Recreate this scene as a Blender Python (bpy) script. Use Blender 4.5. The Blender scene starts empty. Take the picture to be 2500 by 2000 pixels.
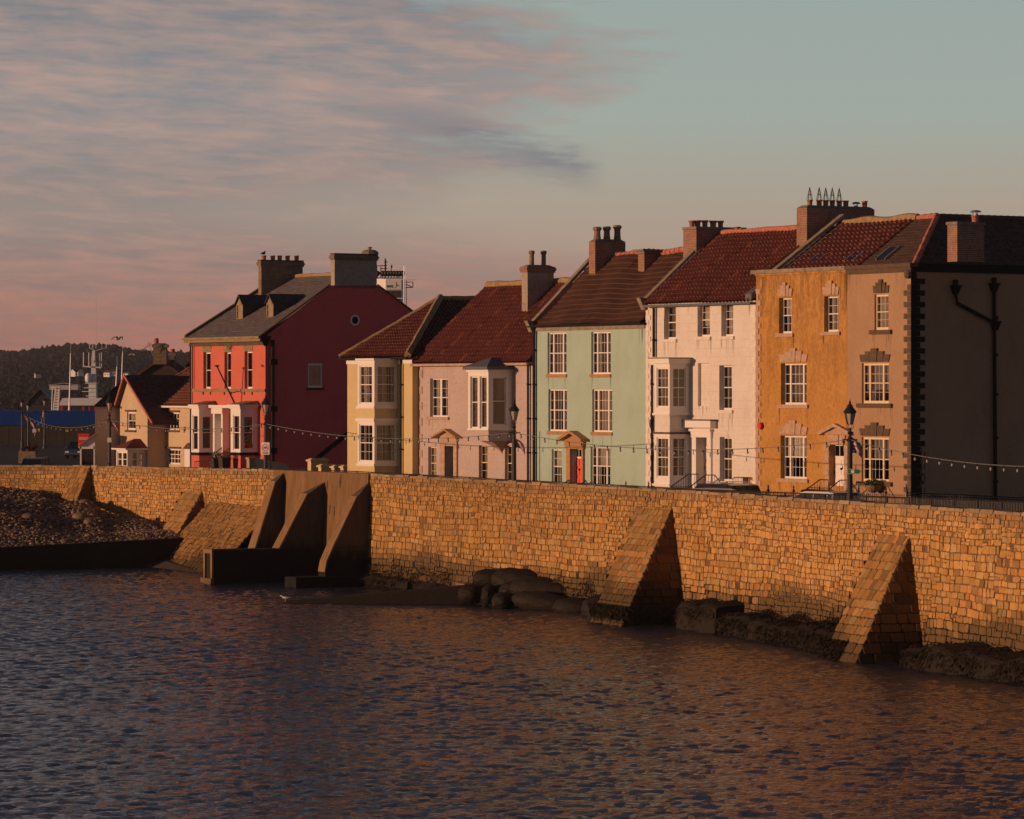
import bpy, bmesh, math, random
import numpy as np
from mathutils import Vector, Matrix
R = random.Random(7)
S = bpy.context.scene
COL = S.collection
PI = math.pi
# ------------------------------------------------------------------ camera
F = 9000.0; HC = 10.5; HY = 950.0       # focal length in photo pixels, eye height, horizon row
cam = bpy.data.cameras.new('camera'); co = bpy.data.objects.new('camera', cam); COL.objects.link(co)
co.location = (0, 0, HC); co.rotation_euler = (PI/2, 0, 0)
cam.sensor_width = 36; cam.lens = F/2500*36; cam.shift_x = 0; cam.shift_y = (HY-1000)/2500.0
cam.clip_end = 20000; cam.clip_start = 1
S.camera = co
S.render.resolution_x = 1024; S.render.resolution_y = 819
S.view_settings.view_transform = 'Standard'; S.view_settings.look = 'None'
S.view_settings.exposure = 0; S.view_settings.gamma = 1
# ------------------------------------------------------------------ frames
TA = math.atan2(5550, 9000)
tx, ty = math.sin(TA), -math.cos(TA)     # along the terrace, towards the right
mx, my = math.cos(TA), math.sin(TA)      # into the houses
D0 = F/54.0
CX, CY = 975*D0/F, D0
ROT = math.atan2(ty, tx)
ZG = 4.5
def t2w(u, v, z): return (CX+u*tx+v*mx, CY+u*ty+v*my, z)
def pf(x, v=0.0):
    k = (x-1250)/F
    return (k*(CY+v*my)-CX-v*mx)/(tx-k*ty)
def pz(u, v, y): return HC-(y-HY)*(CY+u*ty+v*my)/F
def px(x, y, v=0.0):
    u = pf(x, v); return u, pz(u, v, y)
def vsolve(x, u):        # v such that a point on plane u=const shows at column x
    k = (x-1250)/F
    return (k*(CY+u*ty)-CX-u*tx)/(mx-k*my)
def wp(x, y, D): return ((x-1250)*D/F, D, HC-(y-HY)*D/F)
# ------------------------------------------------------------------ materials
def rgb(r, g, b): return (r, g, b, 1)
class NT:
    def __init__(s, name):
        s.m = bpy.data.materials.new(name); s.m.use_nodes = True; s.t = s.m.node_tree
        s.p = s.t.nodes['Principled BSDF']; s.o = s.t.nodes['Material Output']
    def n(s, typ, **kw):
        n = s.t.nodes.new(typ)
        for k, v in kw.items():
            if k.startswith('i_'):
                n.inputs[k[2:].replace('_', ' ')].default_value = v
            else: setattr(n, k, v)
        return n
    def l(s, a, b): s.t.links.new(a, b)
    def math(s, op, a, b=None, c=None):
        n = s.n('ShaderNodeMath', operation=op)
        for i, x in enumerate((a, b, c)):
            if x is None: continue
            if isinstance(x, (int, float)): n.inputs[i].default_value = x
            else: s.l(x, n.inputs[i])
        return n.outputs[0]
    def mix(s, fac, a, b, mode='MIX'):
        n = s.n('ShaderNodeMix', data_type='RGBA', blend_type=mode)
        for sock, x in ((n.inputs[0], fac), (n.inputs[6], a), (n.inputs[7], b)):
            if isinstance(x, (int, float)): sock.default_value = x
            elif isinstance(x, tuple): sock.default_value = x if len(x) == 4 else x+(1,)
            else: s.l(x, sock)
        return n.outputs[2]
    def ramp(s, fac, stops, interp='LINEAR'):
        n = s.n('ShaderNodeValToRGB'); n.color_ramp.interpolation = interp
        e = n.color_ramp.elements
        while len(e) < len(stops): e.new(0.5)
        for i, (p, c) in enumerate(stops):
            e[i].position = p
            if isinstance(c, (int, float)): c = (c, c, c)
            e[i].color = c if len(c) == 4 else c+(1,)
        s.l(fac, n.inputs[0]); return n.outputs[0]
    def coord(s, scale=(1, 1, 1), which='Object'):
        c = s.n('ShaderNodeTexCoord'); mp = s.n('ShaderNodeMapping'); mp.inputs['Scale'].default_value = scale
        s.l(c.outputs[which], mp.inputs['Vector']); return mp.outputs[0]
    def noise(s, vec, scale, detail=4, rough=.55, dist=0):
        n = s.n('ShaderNodeTexNoise'); n.inputs['Scale'].default_value = scale; n.inputs['Detail'].default_value = detail
        n.inputs['Roughness'].default_value = rough; n.inputs['Distortion'].default_value = dist
        if vec is not None: s.l(vec, n.inputs['Vector'])
        return n.outputs[0]
    def bump(s, h, strength=.3, dist=.02):
        n = s.n('ShaderNodeBump'); n.inputs['Strength'].default_value = strength; n.inputs['Distance'].default_value = dist
        s.l(h, n.inputs['Height']); s.l(n.outputs[0], s.p.inputs['Normal'])
    def base(s, c):
        if isinstance(c, tuple): s.p.inputs['Base Color'].default_value = c if len(c) == 4 else c+(1,)
        else: s.l(c, s.p.inputs['Base Color'])
    def rough(s, r, spec=.3):
        s.p.inputs['Roughness'].default_value = r; s.p.inputs['Specular IOR Level'].default_value = spec
def mul(c, k): return tuple(min(1, x*k) for x in c[:3])
def plaster(name, c, dirt=.35, streak=.5, blocks=False, dirtcol=None, top=0):
    t = NT(name)
    dc = dirtcol or mul(c, .45)
    v1 = t.coord((1, 1, .34)); n1 = t.noise(v1, 2.0, 6, .68)
    n2 = t.noise(t.coord((1, 1, 1)), .55, 5, .6)
    n3 = t.noise(t.coord((1, 1, .6)), 9, 5, .7)
    n4 = t.noise(t.coord((1, 1, .5)), .75, 6, .7, .4)
    f1 = t.math('MULTIPLY', t.ramp(n4, [(.46, 0.), (.64, 1.)]), t.ramp(n1, [(.36, .15), (.62, 1.)]))
    f2 = t.ramp(n3, [(.46, 0.), (.68, 1.)])
    col = t.mix(t.math('MULTIPLY', t.ramp(n2, [(.3, 0.), (.7, 1.)]), .5), c, mul(c, .80))
    col = t.mix(t.math('MULTIPLY', f1, streak*.6), col, dc)
    if top:
        cx2 = t.n('ShaderNodeTexCoord'); sp2 = t.n('ShaderNodeSeparateXYZ'); t.l(cx2.outputs['Object'], sp2.inputs[0])
        g = t.math('MULTIPLY', t.ramp(t.math('DIVIDE', sp2.outputs[2], 12.0), [(.35, .12), (.98, 1.)]), t.ramp(t.noise(t.coord((1, 1, .42)), 2.6, 8, .75, .3), [(.44, 0.), (.62, 1.)]))
        col = t.mix(t.math('MULTIPLY', g, top), col, dc)
    col = t.mix(t.math('MULTIPLY', t.math('MULTIPLY', f2, n2), dirt*1.3), col, dc)
    h = n3
    if blocks:
        cx = t.n('ShaderNodeTexCoord'); sp = t.n('ShaderNodeSeparateXYZ'); t.l(cx.outputs['Object'], sp.inputs[0])
        cb = t.n('ShaderNodeCombineXYZ'); t.l(t.math('ADD', sp.outputs[0], sp.outputs[1]), cb.inputs[0]); t.l(sp.outputs[2], cb.inputs[1])
        b = t.n('ShaderNodeTexBrick'); b.inputs['Scale'].default_value = 1; b.inputs['Mortar Size'].default_value = .012
        b.inputs['Brick Width'].default_value = .95; b.inputs['Row Height'].default_value = .42
        t.l(cb.outputs[0], b.inputs['Vector'])
        fac = t.math('MULTIPLY', b.outputs['Fac'], t.ramp(n1, [(.38, .0), (.62, .55)]))
        col = t.mix(fac, col, mul(c, .5))
    t.base(col); t.rough(.9, .15); t.bump(h, .25, .02)
    return t.m
def simple(name, c, rough=.6, spec=.4, var=.25, scale=4, metal=0, bumpk=.1):
    t = NT(name)
    n = t.noise(t.coord(), scale, 5, .6)
    t.base(t.mix(t.ramp(n, [(.3, 0.), (.75, 1.)]), mul(c, 1+var*.4), mul(c, 1-var)))
    t.rough(rough, spec); t.p.inputs['Metallic'].default_value = metal
    if bumpk: t.bump(n, bumpk, .01)
    return t.m
def brick(name, c1, c2, mortar, w=.23, h=.085, soot=.5):
    t = NT(name)
    cx = t.n('ShaderNodeTexCoord'); sp = t.n('ShaderNodeSeparateXYZ'); t.l(cx.outputs['Object'], sp.inputs[0])
    cb = t.n('ShaderNodeCombineXYZ'); t.l(t.math('ADD', sp.outputs[0], sp.outputs[1]), cb.inputs[0]); t.l(sp.outputs[2], cb.inputs[1])
    b = t.n('ShaderNodeTexBrick'); b.inputs['Scale'].default_value = 1; b.inputs['Mortar Size'].default_value = .014
    b.inputs['Brick Width'].default_value = w; b.inputs['Row Height'].default_value = h; b.inputs['Bias'].default_value = -.1
    b.inputs['Color1'].default_value = c1+(1,); b.inputs['Color2'].default_value = c2+(1,); b.inputs['Mortar'].default_value = mortar+(1,)
    t.l(cb.outputs[0], b.inputs['Vector'])
    n = t.noise(t.coord(), 3.0, 6, .7)
    col = t.mix(t.math('MULTIPLY', t.ramp(n, [(.4, 0.), (.7, 1.)]), soot), b.outputs['Color'], mul(c1, .35))
    t.base(col); t.rough(.9, .15); t.bump(t.math('SUBTRACT', n, b.outputs['Fac']), .35, .02)
    return t.m
def vcol(name, rough=.85, spec=.2, nscale=6, nvar=.3, bumpk=.4, bd=.03):
    t = NT(name)
    a = t.n('ShaderNodeAttribute', attribute_name='Col')
    n = t.noise(t.coord(), nscale, 6, .65)
    k = t.ramp(n, [(.25, 1-nvar), (.75, 1+nvar*.3)])
    t.base(t.mix(1.0, a.outputs['Color'], k, 'MULTIPLY')); t.rough(rough, spec); t.bump(n, bumpk, bd)
    return t.m
def tide(name, c, zdark=1.7, dark=(.012, .010, .008), c2=None):
    t = NT(name)
    c2 = c2 or mul(c, .55)
    g = t.n('ShaderNodeNewGeometry'); sp = t.n('ShaderNodeSeparateXYZ'); t.l(g.outputs['Position'], sp.inputs[0])
    vv = t.n('ShaderNodeMapping'); vv.inputs['Scale'].default_value = (1, 1, .25); t.l(g.outputs['Position'], vv.inputs[0])
    n = t.noise(vv.outputs[0], 2.2, 6, .7); n2 = t.noise(g.outputs['Position'], 7, 5, .7)
    z = t.math('ADD', sp.outputs[2], t.math('MULTIPLY', t.math('SUBTRACT', n, .5), 1.8))
    f = t.math('SMOOTH_MIN', 1, t.math('MAXIMUM', 0, t.math('DIVIDE', t.math('SUBTRACT', zdark+.45, z), .9)), .05)
    col = t.mix(t.ramp(n, [(.3, 0.), (.72, 1.)]), c, c2)
    sv = t.n('ShaderNodeMapping'); sv.inputs['Scale'].default_value = (1, 1, .1); t.l(g.outputs['Position'], sv.inputs[0]); n5 = t.noise(sv.outputs[0], 4.5, 6, .7)
    col = t.mix(t.math('MULTIPLY', t.ramp(n5, [(.42, 0.), (.62, 1.)]), .55), col, mul(c, .38))
    col = t.mix(t.math('MULTIPLY', n2, .35), col, mul(c, .4))
    t.base(t.mix(f, col, dark)); t.rough(.85, .25); t.bump(n2, .7, .05)
    return t.m
def glass():
    t = NT('window_glass')
    t.t.nodes.remove(t.p)
    tr = t.n('ShaderNodeBsdfTransparent'); tr.inputs[0].default_value = (.78, .76, .74, 1)
    gl = t.n('ShaderNodeBsdfGlossy'); gl.inputs[0].default_value = (.9, .9, .9, 1); gl.inputs['Roughness'].default_value = .02
    n = t.noise(t.coord(), 1.3, 2); bp = t.n('ShaderNodeBump'); bp.inputs['Strength'].default_value = .12; bp.inputs['Distance'].default_value = .05
    t.l(n, bp.inputs['Height']); t.l(bp.outputs[0], gl.inputs['Normal'])
    fr = t.n('ShaderNodeFresnel'); fr.inputs[0].default_value = 1.5
    mx_ = t.n('ShaderNodeMixShader'); t.l(t.math('MULTIPLY', fr.outputs[0], 1.7), mx_.inputs[0]); t.l(tr.outputs[0], mx_.inputs[1]); t.l(gl.outputs[0], mx_.inputs[2])
    t.l(mx_.outputs[0], t.o.inputs[0])
    return t.m
M = {}
M['orange'] = plaster('ochre_render', (.56, .29, .085), .9, .8, dirtcol=(.19, .095, .035), top=.8)
M['grey'] = plaster('grey_brown_render', (.42, .265, .16), .4, .4)
M['white'] = plaster('white_masonry_paint', (.74, .68, .62), .35, .25, True, dirtcol=(.36, .27, .21))
M['green'] = plaster('pale_green_render', (.40, .53, .45), .3, .45, dirtcol=(.24, .33, .25))
M['pink'] = plaster('pink_stone_paint', (.53, .43, .40), .8, .3, True, dirtcol=(.30, .23, .23))
M['yellow'] = plaster('yellow_render', (.64, .51, .27), .3, .25)
M['red'] = plaster('red_render', (.62, .165, .12), .3, .35, dirtcol=(.42, .06, .04))
M['redside'] = plaster('glow_lifted_red_paint', (.72, .13, .135), .4, .35)  # side wall red raised above the front's, glow put into the colour
M['cream'] = plaster('cream_pebbledash', (.62, .47, .32), .6, .35)
M['creamgrey'] = plaster('grey_pebbledash', (.60, .53, .47), .4, .3)
M['sandst'] = plaster('sandstone', (.42, .33, .2), .7, .4)
M['tanst'] = simple('tan_stone', (.30, .22, .13), .85, .2, .5, 5)
M['pinkst'] = simple('pinkish_stone_trim', (.49, .33, .235), .85, .2, .35, 5)
M['dkst'] = simple('brown_stone_trim', (.125, .085, .058), .85, .2, .4, 5)
M['whst'] = simple('white_stone_trim', (.74, .68, .62), .85, .2, .25, 5)
M['wood'] = simple('white_painted_wood', (.78, .74, .70), .5, .4, .08, 8, bumpk=.03)
M['creamwood'] = simple('cream_painted_wood', (.74, .58, .36), .5, .4, .1, 8, bumpk=.03)
M['brownwood'] = simple('brown_painted_wood', (.42, .22, .09), .55, .4, .3, 5)
M['dkwood'] = simple('dark_timber', (.05, .04, .03), .7, .3, .4, 5)
M['black'] = simple('black_paint', (.014, .013, .012), .7, .15, .3, 8)
M['iron'] = simple('black_iron', (.022, .018, .016), .5, .5, .4, 10)
M['lead'] = simple('lead_sheet', (.12, .12, .135), .6, .4, .3, 5)
M['coral'] = simple('coral_red_door_paint', (.80, .10, .06), .4, .5, .12, 6)
M['curtain'] = simple('pale_curtain_cloth', (.55, .49, .42), .9, .1, .2, 6)
M['curtaind'] = simple('fawn_curtain_cloth', (.30, .24, .18), .9, .1, .3, 6)
M['curtaing'] = simple('grey_curtain_cloth', (.26, .25, .25), .9, .1, .25, 6)
M['curtainw'] = simple('white_net_cloth', (.66, .62, .56), .9, .1, .15, 6)
M['stain'] = simple('dark_rain_stain', (.20, .14, .10), .95, .05, .4, 5)
M['blind'] = simple('slatted_blind', (.42, .34, .22), .7, .2, .2, 6)
M['inside'] = simple('dim_room_backing', (.10, .085, .075), .9, .1, .4, 2)
M['tile'] = simple('red_pantile', (.155, .044, .037), .8, .2, .35, 2.5)
M['tile_edge'] = simple('pale_tile_edge', (.33, .15, .105), .85, .2, .5, 5)  # lower tile edges on the rib crests in a paler red
M['tile_odd'] = simple('replaced_orange_pantile', (.27, .085, .05), .85, .2, .4, 3)
M['tileb_odd'] = simple('replaced_red_pantile', (.19, .075, .05), .85, .2, .4, 3)
M['tile_pan'] = simple('shaded_pantile_channel', (.095, .032, .026), .9, .1, .4, 3)  # shade between the ribs put into the channel colour; also stray tiles
M['tileb_pan'] = simple('shaded_brown_pantile_channel', (.08, .042, .032), .9, .1, .4, 3)  # same rib shade painted into the brown channels
M['tileb_edge'] = simple('light_brown_tile_edge', (.30, .16, .11), .85, .2, .6, 3)  # lower edges paler than the brown tile
M['tileb'] = simple('brown_pantile', (.13, .062, .045), .85, .2, .5, 2.0)
M['tilec'] = simple('warm_brown_tile', (.22, .085, .055), .8, .2, .5, 3)
M['tiled'] = simple('dark_plain_tile', (.12, .075, .06), .85, .2, .55, 4)
M['ridge'] = simple('lichened_ridge_mortar', (.36, .25, .13), .9, .15, .45, 4)
M['ridger'] = simple('red_ridge_tile', (.50, .18, .12), .8, .2, .35, 6)
M['ridgep'] = simple('pale_stone_coping', (.30, .24, .19), .9, .15, .45, 4)
M['slate'] = simple('blue_grey_slate', (.16, .135, .13), .6, .35, .5, 3)
M['slated'] = simple('dark_slate', (.055, .05, .052), .6, .35, .5, 3)
M['brickr'] = brick('red_brick', (.33, .14, .09), (.24, .10, .07), (.36, .29, .22))
M['bricky'] = brick('sooty_yellow_brick', (.36, .25, .16), (.26, .18, .12), (.12, .10, .09), soot=.6)
M['brickd'] = brick('dark_brick', (.10, .07, .055), (.075, .055, .045), (.06, .05, .045))
M['cement'] = simple('flaunching_cement', (.24, .20, .17), .9, .2, .4, 5)
M['rendgrey'] = plaster('weathered_cement_render', (.40, .33, .27), .9, .5, dirtcol=(.12, .09, .07))
M['pot'] = simple('terracotta', (.42, .17, .11), .8, .2, .3, 6)
M['potd'] = simple('sooty_buff_pot', (.28, .20, .15), .8, .2, .5, 6)
M['steel'] = simple('grey_metal', (.28, .28, .28), .45, .5, .2, 6, .4)
M['glass'] = glass()
M['asphalt'] = simple('asphalt', (.05, .048, .046), .9, .2, .3, 8)
M['paving'] = simple('concrete_paving', (.22, .2, .17), .9, .2, .3, 3)
M['stone'] = vcol('sea_wall_stone', .9, .15, 7, .35, .5, .03)
M['mortar'] = tide('lime_mortar', (.27, .155, .07), 1.9)
M['conc'] = tide('board_marked_concrete', (.30, .175, .08), 1.6, c2=(.17, .095, .045))
M['concd'] = tide('shaded_concrete', (.15, .115, .09), 1.9, c2=(.085, .065, .052))  # buttress bodies: shade of the side faces put into the concrete colour
M['concp'] = tide('sunlit_concrete', (.36, .21, .10), .35, (.12, .08, .05), c2=(.24, .14, .07))  # lit faces and groyne end: sunlight put into a paler concrete
M['weedst'] = tide('weed_covered_concrete', (.14, .10, .062), 2.2, (.022, .016, .012))
M['weed'] = simple('dark_seaweed', (.024, .017, .009), .75, .25, .6, 12)
M['bag'] = simple('dark_wet_rock', (.022, .0155, .0115), .75, .25, .7, 9, bumpk=1.0)
M['shwhite'] = simple('white_ship_paint', (.74, .73, .73), .45, .5, .12, 3)
M['shred'] = simple('red_ship_paint', (.55, .05, .03), .45, .5, .2, 3)
M['blue'] = simple('blue_metal_sheet', (.07, .27, .60), .5, .4, .35, 2)
M['dkglass'] = simple('dark_tinted_glass', (.012, .013, .016), .08, .6, .2, 3, bumpk=0)
M['carpaint'] = simple('dark_car_paint', (.03, .026, .026), .25, .6, .2, 2, bumpk=0)
M['carsilver'] = simple('silver_car_paint', (.35, .34, .34), .3, .6, .1, 2, bumpk=0)
M['vanwhite'] = simple('white_van_paint', (.62, .6, .58), .35, .5, .1, 2, bumpk=0)
M['rubber'] = simple('tyre_rubber', (.02, .02, .02), .8, .2, .2, 5)
M['leaf'] = simple('leaves', (.06, .085, .03), .7, .2, .6, 3)
M['gold'] = simple('lantern_glass', (.42, .36, .28), .2, .5, .2, 3, bumpk=0)
M['signred'] = simple('red_sign', (.60, .04, .03), .5, .4, .1)
M['signwhite'] = simple('white_sign', (.75, .73, .7), .5, .4, .1)
M['signgreen'] = simple('green_sign', (.03, .16, .07), .5, .4, .1)
M['navy'] = simple('navy_paint', (.03, .05, .10), .5, .4, .1)
M['bulb'] = simple('clear_bulb_glass', (.36, .34, .32), .15, .5, .1, bumpk=0)
M['gull'] = simple('white_feathers', (.75, .73, .70), .8, .2, .1)
M['gullg'] = simple('grey_feathers', (.32, .32, .34), .8, .2, .1)
M['beak'] = simple('yellow_beak', (.6, .35, .05), .6, .3, .1)
M['flag'] = vcol('printed_cloth', .8, .15, 3, .1, .1)
M['pebble'] = vcol('beach_stones', .75, .3, 9, .3, .3)
M['skirt'] = simple('red_cloth', (.68, .09, .05), .85, .1, .3, 6)
# ------------------------------------------------------------------ mesh building
ORG = {}
class MB:
    def __init__(s): s.v = []; s.f = []; s.mi = []; s.c = None
    def poly(s, pts, m=0):
        i = len(s.v); s.v += [tuple(p) for p in pts]; s.f.append(tuple(range(i, i+len(pts)))); s.mi.append(m)
    def hexa(s, b, t, m=0):       # prism from bottom ring to top ring
        n = len(b); i = len(s.v); s.v += [tuple(p) for p in b]+[tuple(p) for p in t]
        s.f.append(tuple(range(i+n-1, i-1, -1))); s.f.append(tuple(range(i+n, i+2*n))); s.mi += [m, m]
        for k in range(n):
            j = (k+1) % n
            s.f.append((i+k, i+j, i+n+j, i+n+k)); s.mi.append(m)
    def box(s, x0, x1, y0, y1, z0, z1, m=0, mp=None):
        q = [(x0, y0), (x1, y0), (x1, y1), (x0, y1)]
        b = [(a, c, z0) for a, c in q]; t = [(a, c, z1) for a, c in q]
        if mp: b = [mp(*p) for p in b]; t = [mp(*p) for p in t]
        s.hexa(b, t, m)
    def tube(s, pts, r, n=6, m=0, cap=True):
        pts = [Vector(p) for p in pts]; rs = r if isinstance(r, (list, tuple)) else [r]*len(pts)
        rings = []
        for k, p in enumerate(pts):
            a = pts[max(k-1, 0)]; b = pts[min(k+1, len(pts)-1)]
            d = (b-a).normalized(); up = Vector((0, 0, 1)) if abs(d.z) < .95 else Vector((1, 0, 0))
            e1 = d.cross(up).normalized(); e2 = d.cross(e1)
            i = len(s.v)
            for j in range(n):
                an = 2*PI*j/n; s.v.append(tuple(p+e1*(rs[k]*math.cos(an))+e2*(rs[k]*math.sin(an))))
            rings.append(i)
        for a, b in zip(rings, rings[1:]):
            for j in range(n):
                jj = (j+1) % n; s.f.append((a+j, a+jj, b+jj, b+j)); s.mi.append(m)
        if cap:
            s.f.append(tuple(rings[0]+j for j in range(n))); s.f.append(tuple(rings[-1]+j for j in range(n-1, -1, -1))); s.mi += [m, m]
    def lathe(s, x, y, prof, n=10, m=0, a0=0):
        rings = []
        for r, z in prof:
            i = len(s.v); rings.append(i)
            for j in range(n):
                an = 2*PI*j/n+a0; s.v.append((x+r*math.cos(an), y+r*math.sin(an), z))
        for a, b in zip(rings, rings[1:]):
            for j in range(n):
                jj = (j+1) % n; s.f.append((a+j, a+jj, b+jj, b+j)); s.mi.append(m)
        s.f.append(tuple(rings[0]+j for j in range(n-1, -1, -1))); s.f.append(tuple(rings[-1]+j for j in range(n))); s.mi += [m, m]
    def blob(s, c, r, mat3=None, jit=.0, sub=2, m=0, rnd=R):
        bm = bmesh.new(); bmesh.ops.create_icosphere(bm, subdivisions=sub, radius=1)
        i = len(s.v)
        for v in bm.verts:
            k = 1+rnd.uniform(-jit, jit); p = Vector((v.co.x*r[0]*k, v.co.y*r[1]*k, v.co.z*r[2]*k))
            if mat3: p = mat3 @ p
            s.v.append((p.x+c[0], p.y+c[1], p.z+c[2]))
        for f in bm.faces: s.f.append(tuple(i+v.index for v in f.verts)); s.mi.append(m)
        bm.free()
    def build(s, name, mat, parent=None, smooth=False, recalc=True, clip=None, label=None):
        me = bpy.data.meshes.new(name)
        o = ORG.get(parent.name, (0, 0, 0)) if parent else (0, 0, 0)
        vs = [(a-o[0], b-o[1], c-o[2]) for a, b, c in s.v] if parent else s.v
        me.from_pydata(vs, [], s.f)
        for q in (mat if isinstance(mat, (list, tuple)) else [mat]): me.materials.append(M[q] if isinstance(q, str) else q)
        if any(s.mi): me.polygons.foreach_set('material_index', s.mi)
        if s.c is not None:
            at = me.color_attributes.new('Col', 'FLOAT_COLOR', 'POINT')
            at.data.foreach_set('color', np.array(s.c, dtype=np.float32).ravel())
        if recalc or clip:
            bm = bmesh.new(); bm.from_mesh(me)
            for pc, pn in (clip or []):
                bmesh.ops.bisect_plane(bm, geom=bm.verts[:]+bm.edges[:]+bm.faces[:], plane_co=(pc[0]-o[0], pc[1]-o[1], pc[2]-o[2]), plane_no=pn, clear_outer=True, dist=1e-5)
            if recalc: bmesh.ops.recalc_face_normals(bm, faces=bm.faces[:])
            bm.to_mesh(me); bm.free()
        if smooth: me.polygons.foreach_set('use_smooth', [True]*len(me.polygons))
        me.update()
        ob = bpy.data.objects.new(name, me); COL.objects.link(ob)
        if parent: ob.parent = parent; ORG[ob.name] = o
        if label: ob['label'] = label
        return ob
def tag(o, label, cat, group=None, kind=None):
    o['label'] = label; o['category'] = cat
    if group: o['group'] = group
    if kind: o['kind'] = kind
    return o
def thing(name, label, cat, group=None, tloc=None, wloc=None, rot=None):
    o = bpy.data.objects.new(name, None); COL.objects.link(o); o.empty_display_size = .3
    if tloc is not None:
        o.location = t2w(*tloc); o.rotation_euler = (0, 0, ROT); ORG[o.name] = tuple(tloc)
    else:
        o.location = wloc; ORG[o.name] = tuple(wloc) if rot is None else (0, 0, 0)
        if rot is not None: o.rotation_euler = (0, 0, rot)
    return tag(o, label, cat, group)
def copy_tree(o, parent=None):
    c = o.copy(); COL.objects.link(c)
    if parent: c.parent = parent
    for ch in list(o.children): copy_tree(ch, c)
    return c
def structure(mb, name, mat, **k):
    o = mb.build(name, mat, **k); o['kind'] = 'structure'; return o
def text_mesh(body, size, depth=.01, bold=0):
    cu = bpy.data.curves.new('lettering', 'FONT'); cu.body = body; cu.size = size; cu.extrude = depth; cu.align_x = 'CENTER'; cu.align_y = 'CENTER'; cu.offset = bold
    ob = bpy.data.objects.new('lettering', cu); COL.objects.link(ob)
    dg = bpy.context.evaluated_depsgraph_get(); me = bpy.data.meshes.new_from_object(ob.evaluated_get(dg))
    bpy.data.objects.remove(ob); return me
# ------------------------------------------------------------------ house kit (terrace frame u, v, z)
def front(v0): return lambda a, d, z: (a, v0+d, z)           # a = u, d = depth inwards
def side(u1): return lambda a, d, z: (u1-d, a, z)            # faces +u ; a = v
def wall_panel(mb, mp, a0, a1, z0, z1, opens, rev=.16, m=0):
    us = sorted({a0, a1, *[o[0] for o in opens], *[o[1] for o in opens]}); zs = sorted({z0, z1, *[o[2] for o in opens], *[o[3] for o in opens]})
    us = [q for q in us if a0 <= q <= a1]; zs = [q for q in zs if z0 <= q <= z1]
    for ua, ub in zip(us, us[1:]):
        for za, zb in zip(zs, zs[1:]):
            c = ((ua+ub)/2, (za+zb)/2)
            if any(o[0] < c[0] < o[1] and o[2] < c[1] < o[3] for o in opens): continue
            mb.poly([mp(ua, 0, za), mp(ub, 0, za), mp(ub, 0, zb), mp(ua, 0, zb)], m)
    for o_ in opens:
        a, b, c, d = o_[:4]; rev = o_[4] if len(o_) > 4 else rev
        mb.poly([mp(a, 0, c), mp(a, rev, c), mp(a, rev, d), mp(a, 0, d)], m); mb.poly([mp(b, 0, c), mp(b, 0, d), mp(b, rev, d), mp(b, rev, c)], m)
        mb.poly([mp(a, 0, d), mp(a, rev, d), mp(b, rev, d), mp(b, 0, d)], m); mb.poly([mp(a, 0, c), mp(b, 0, c), mp(b, rev, c), mp(a, rev, c)], m)
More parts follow.
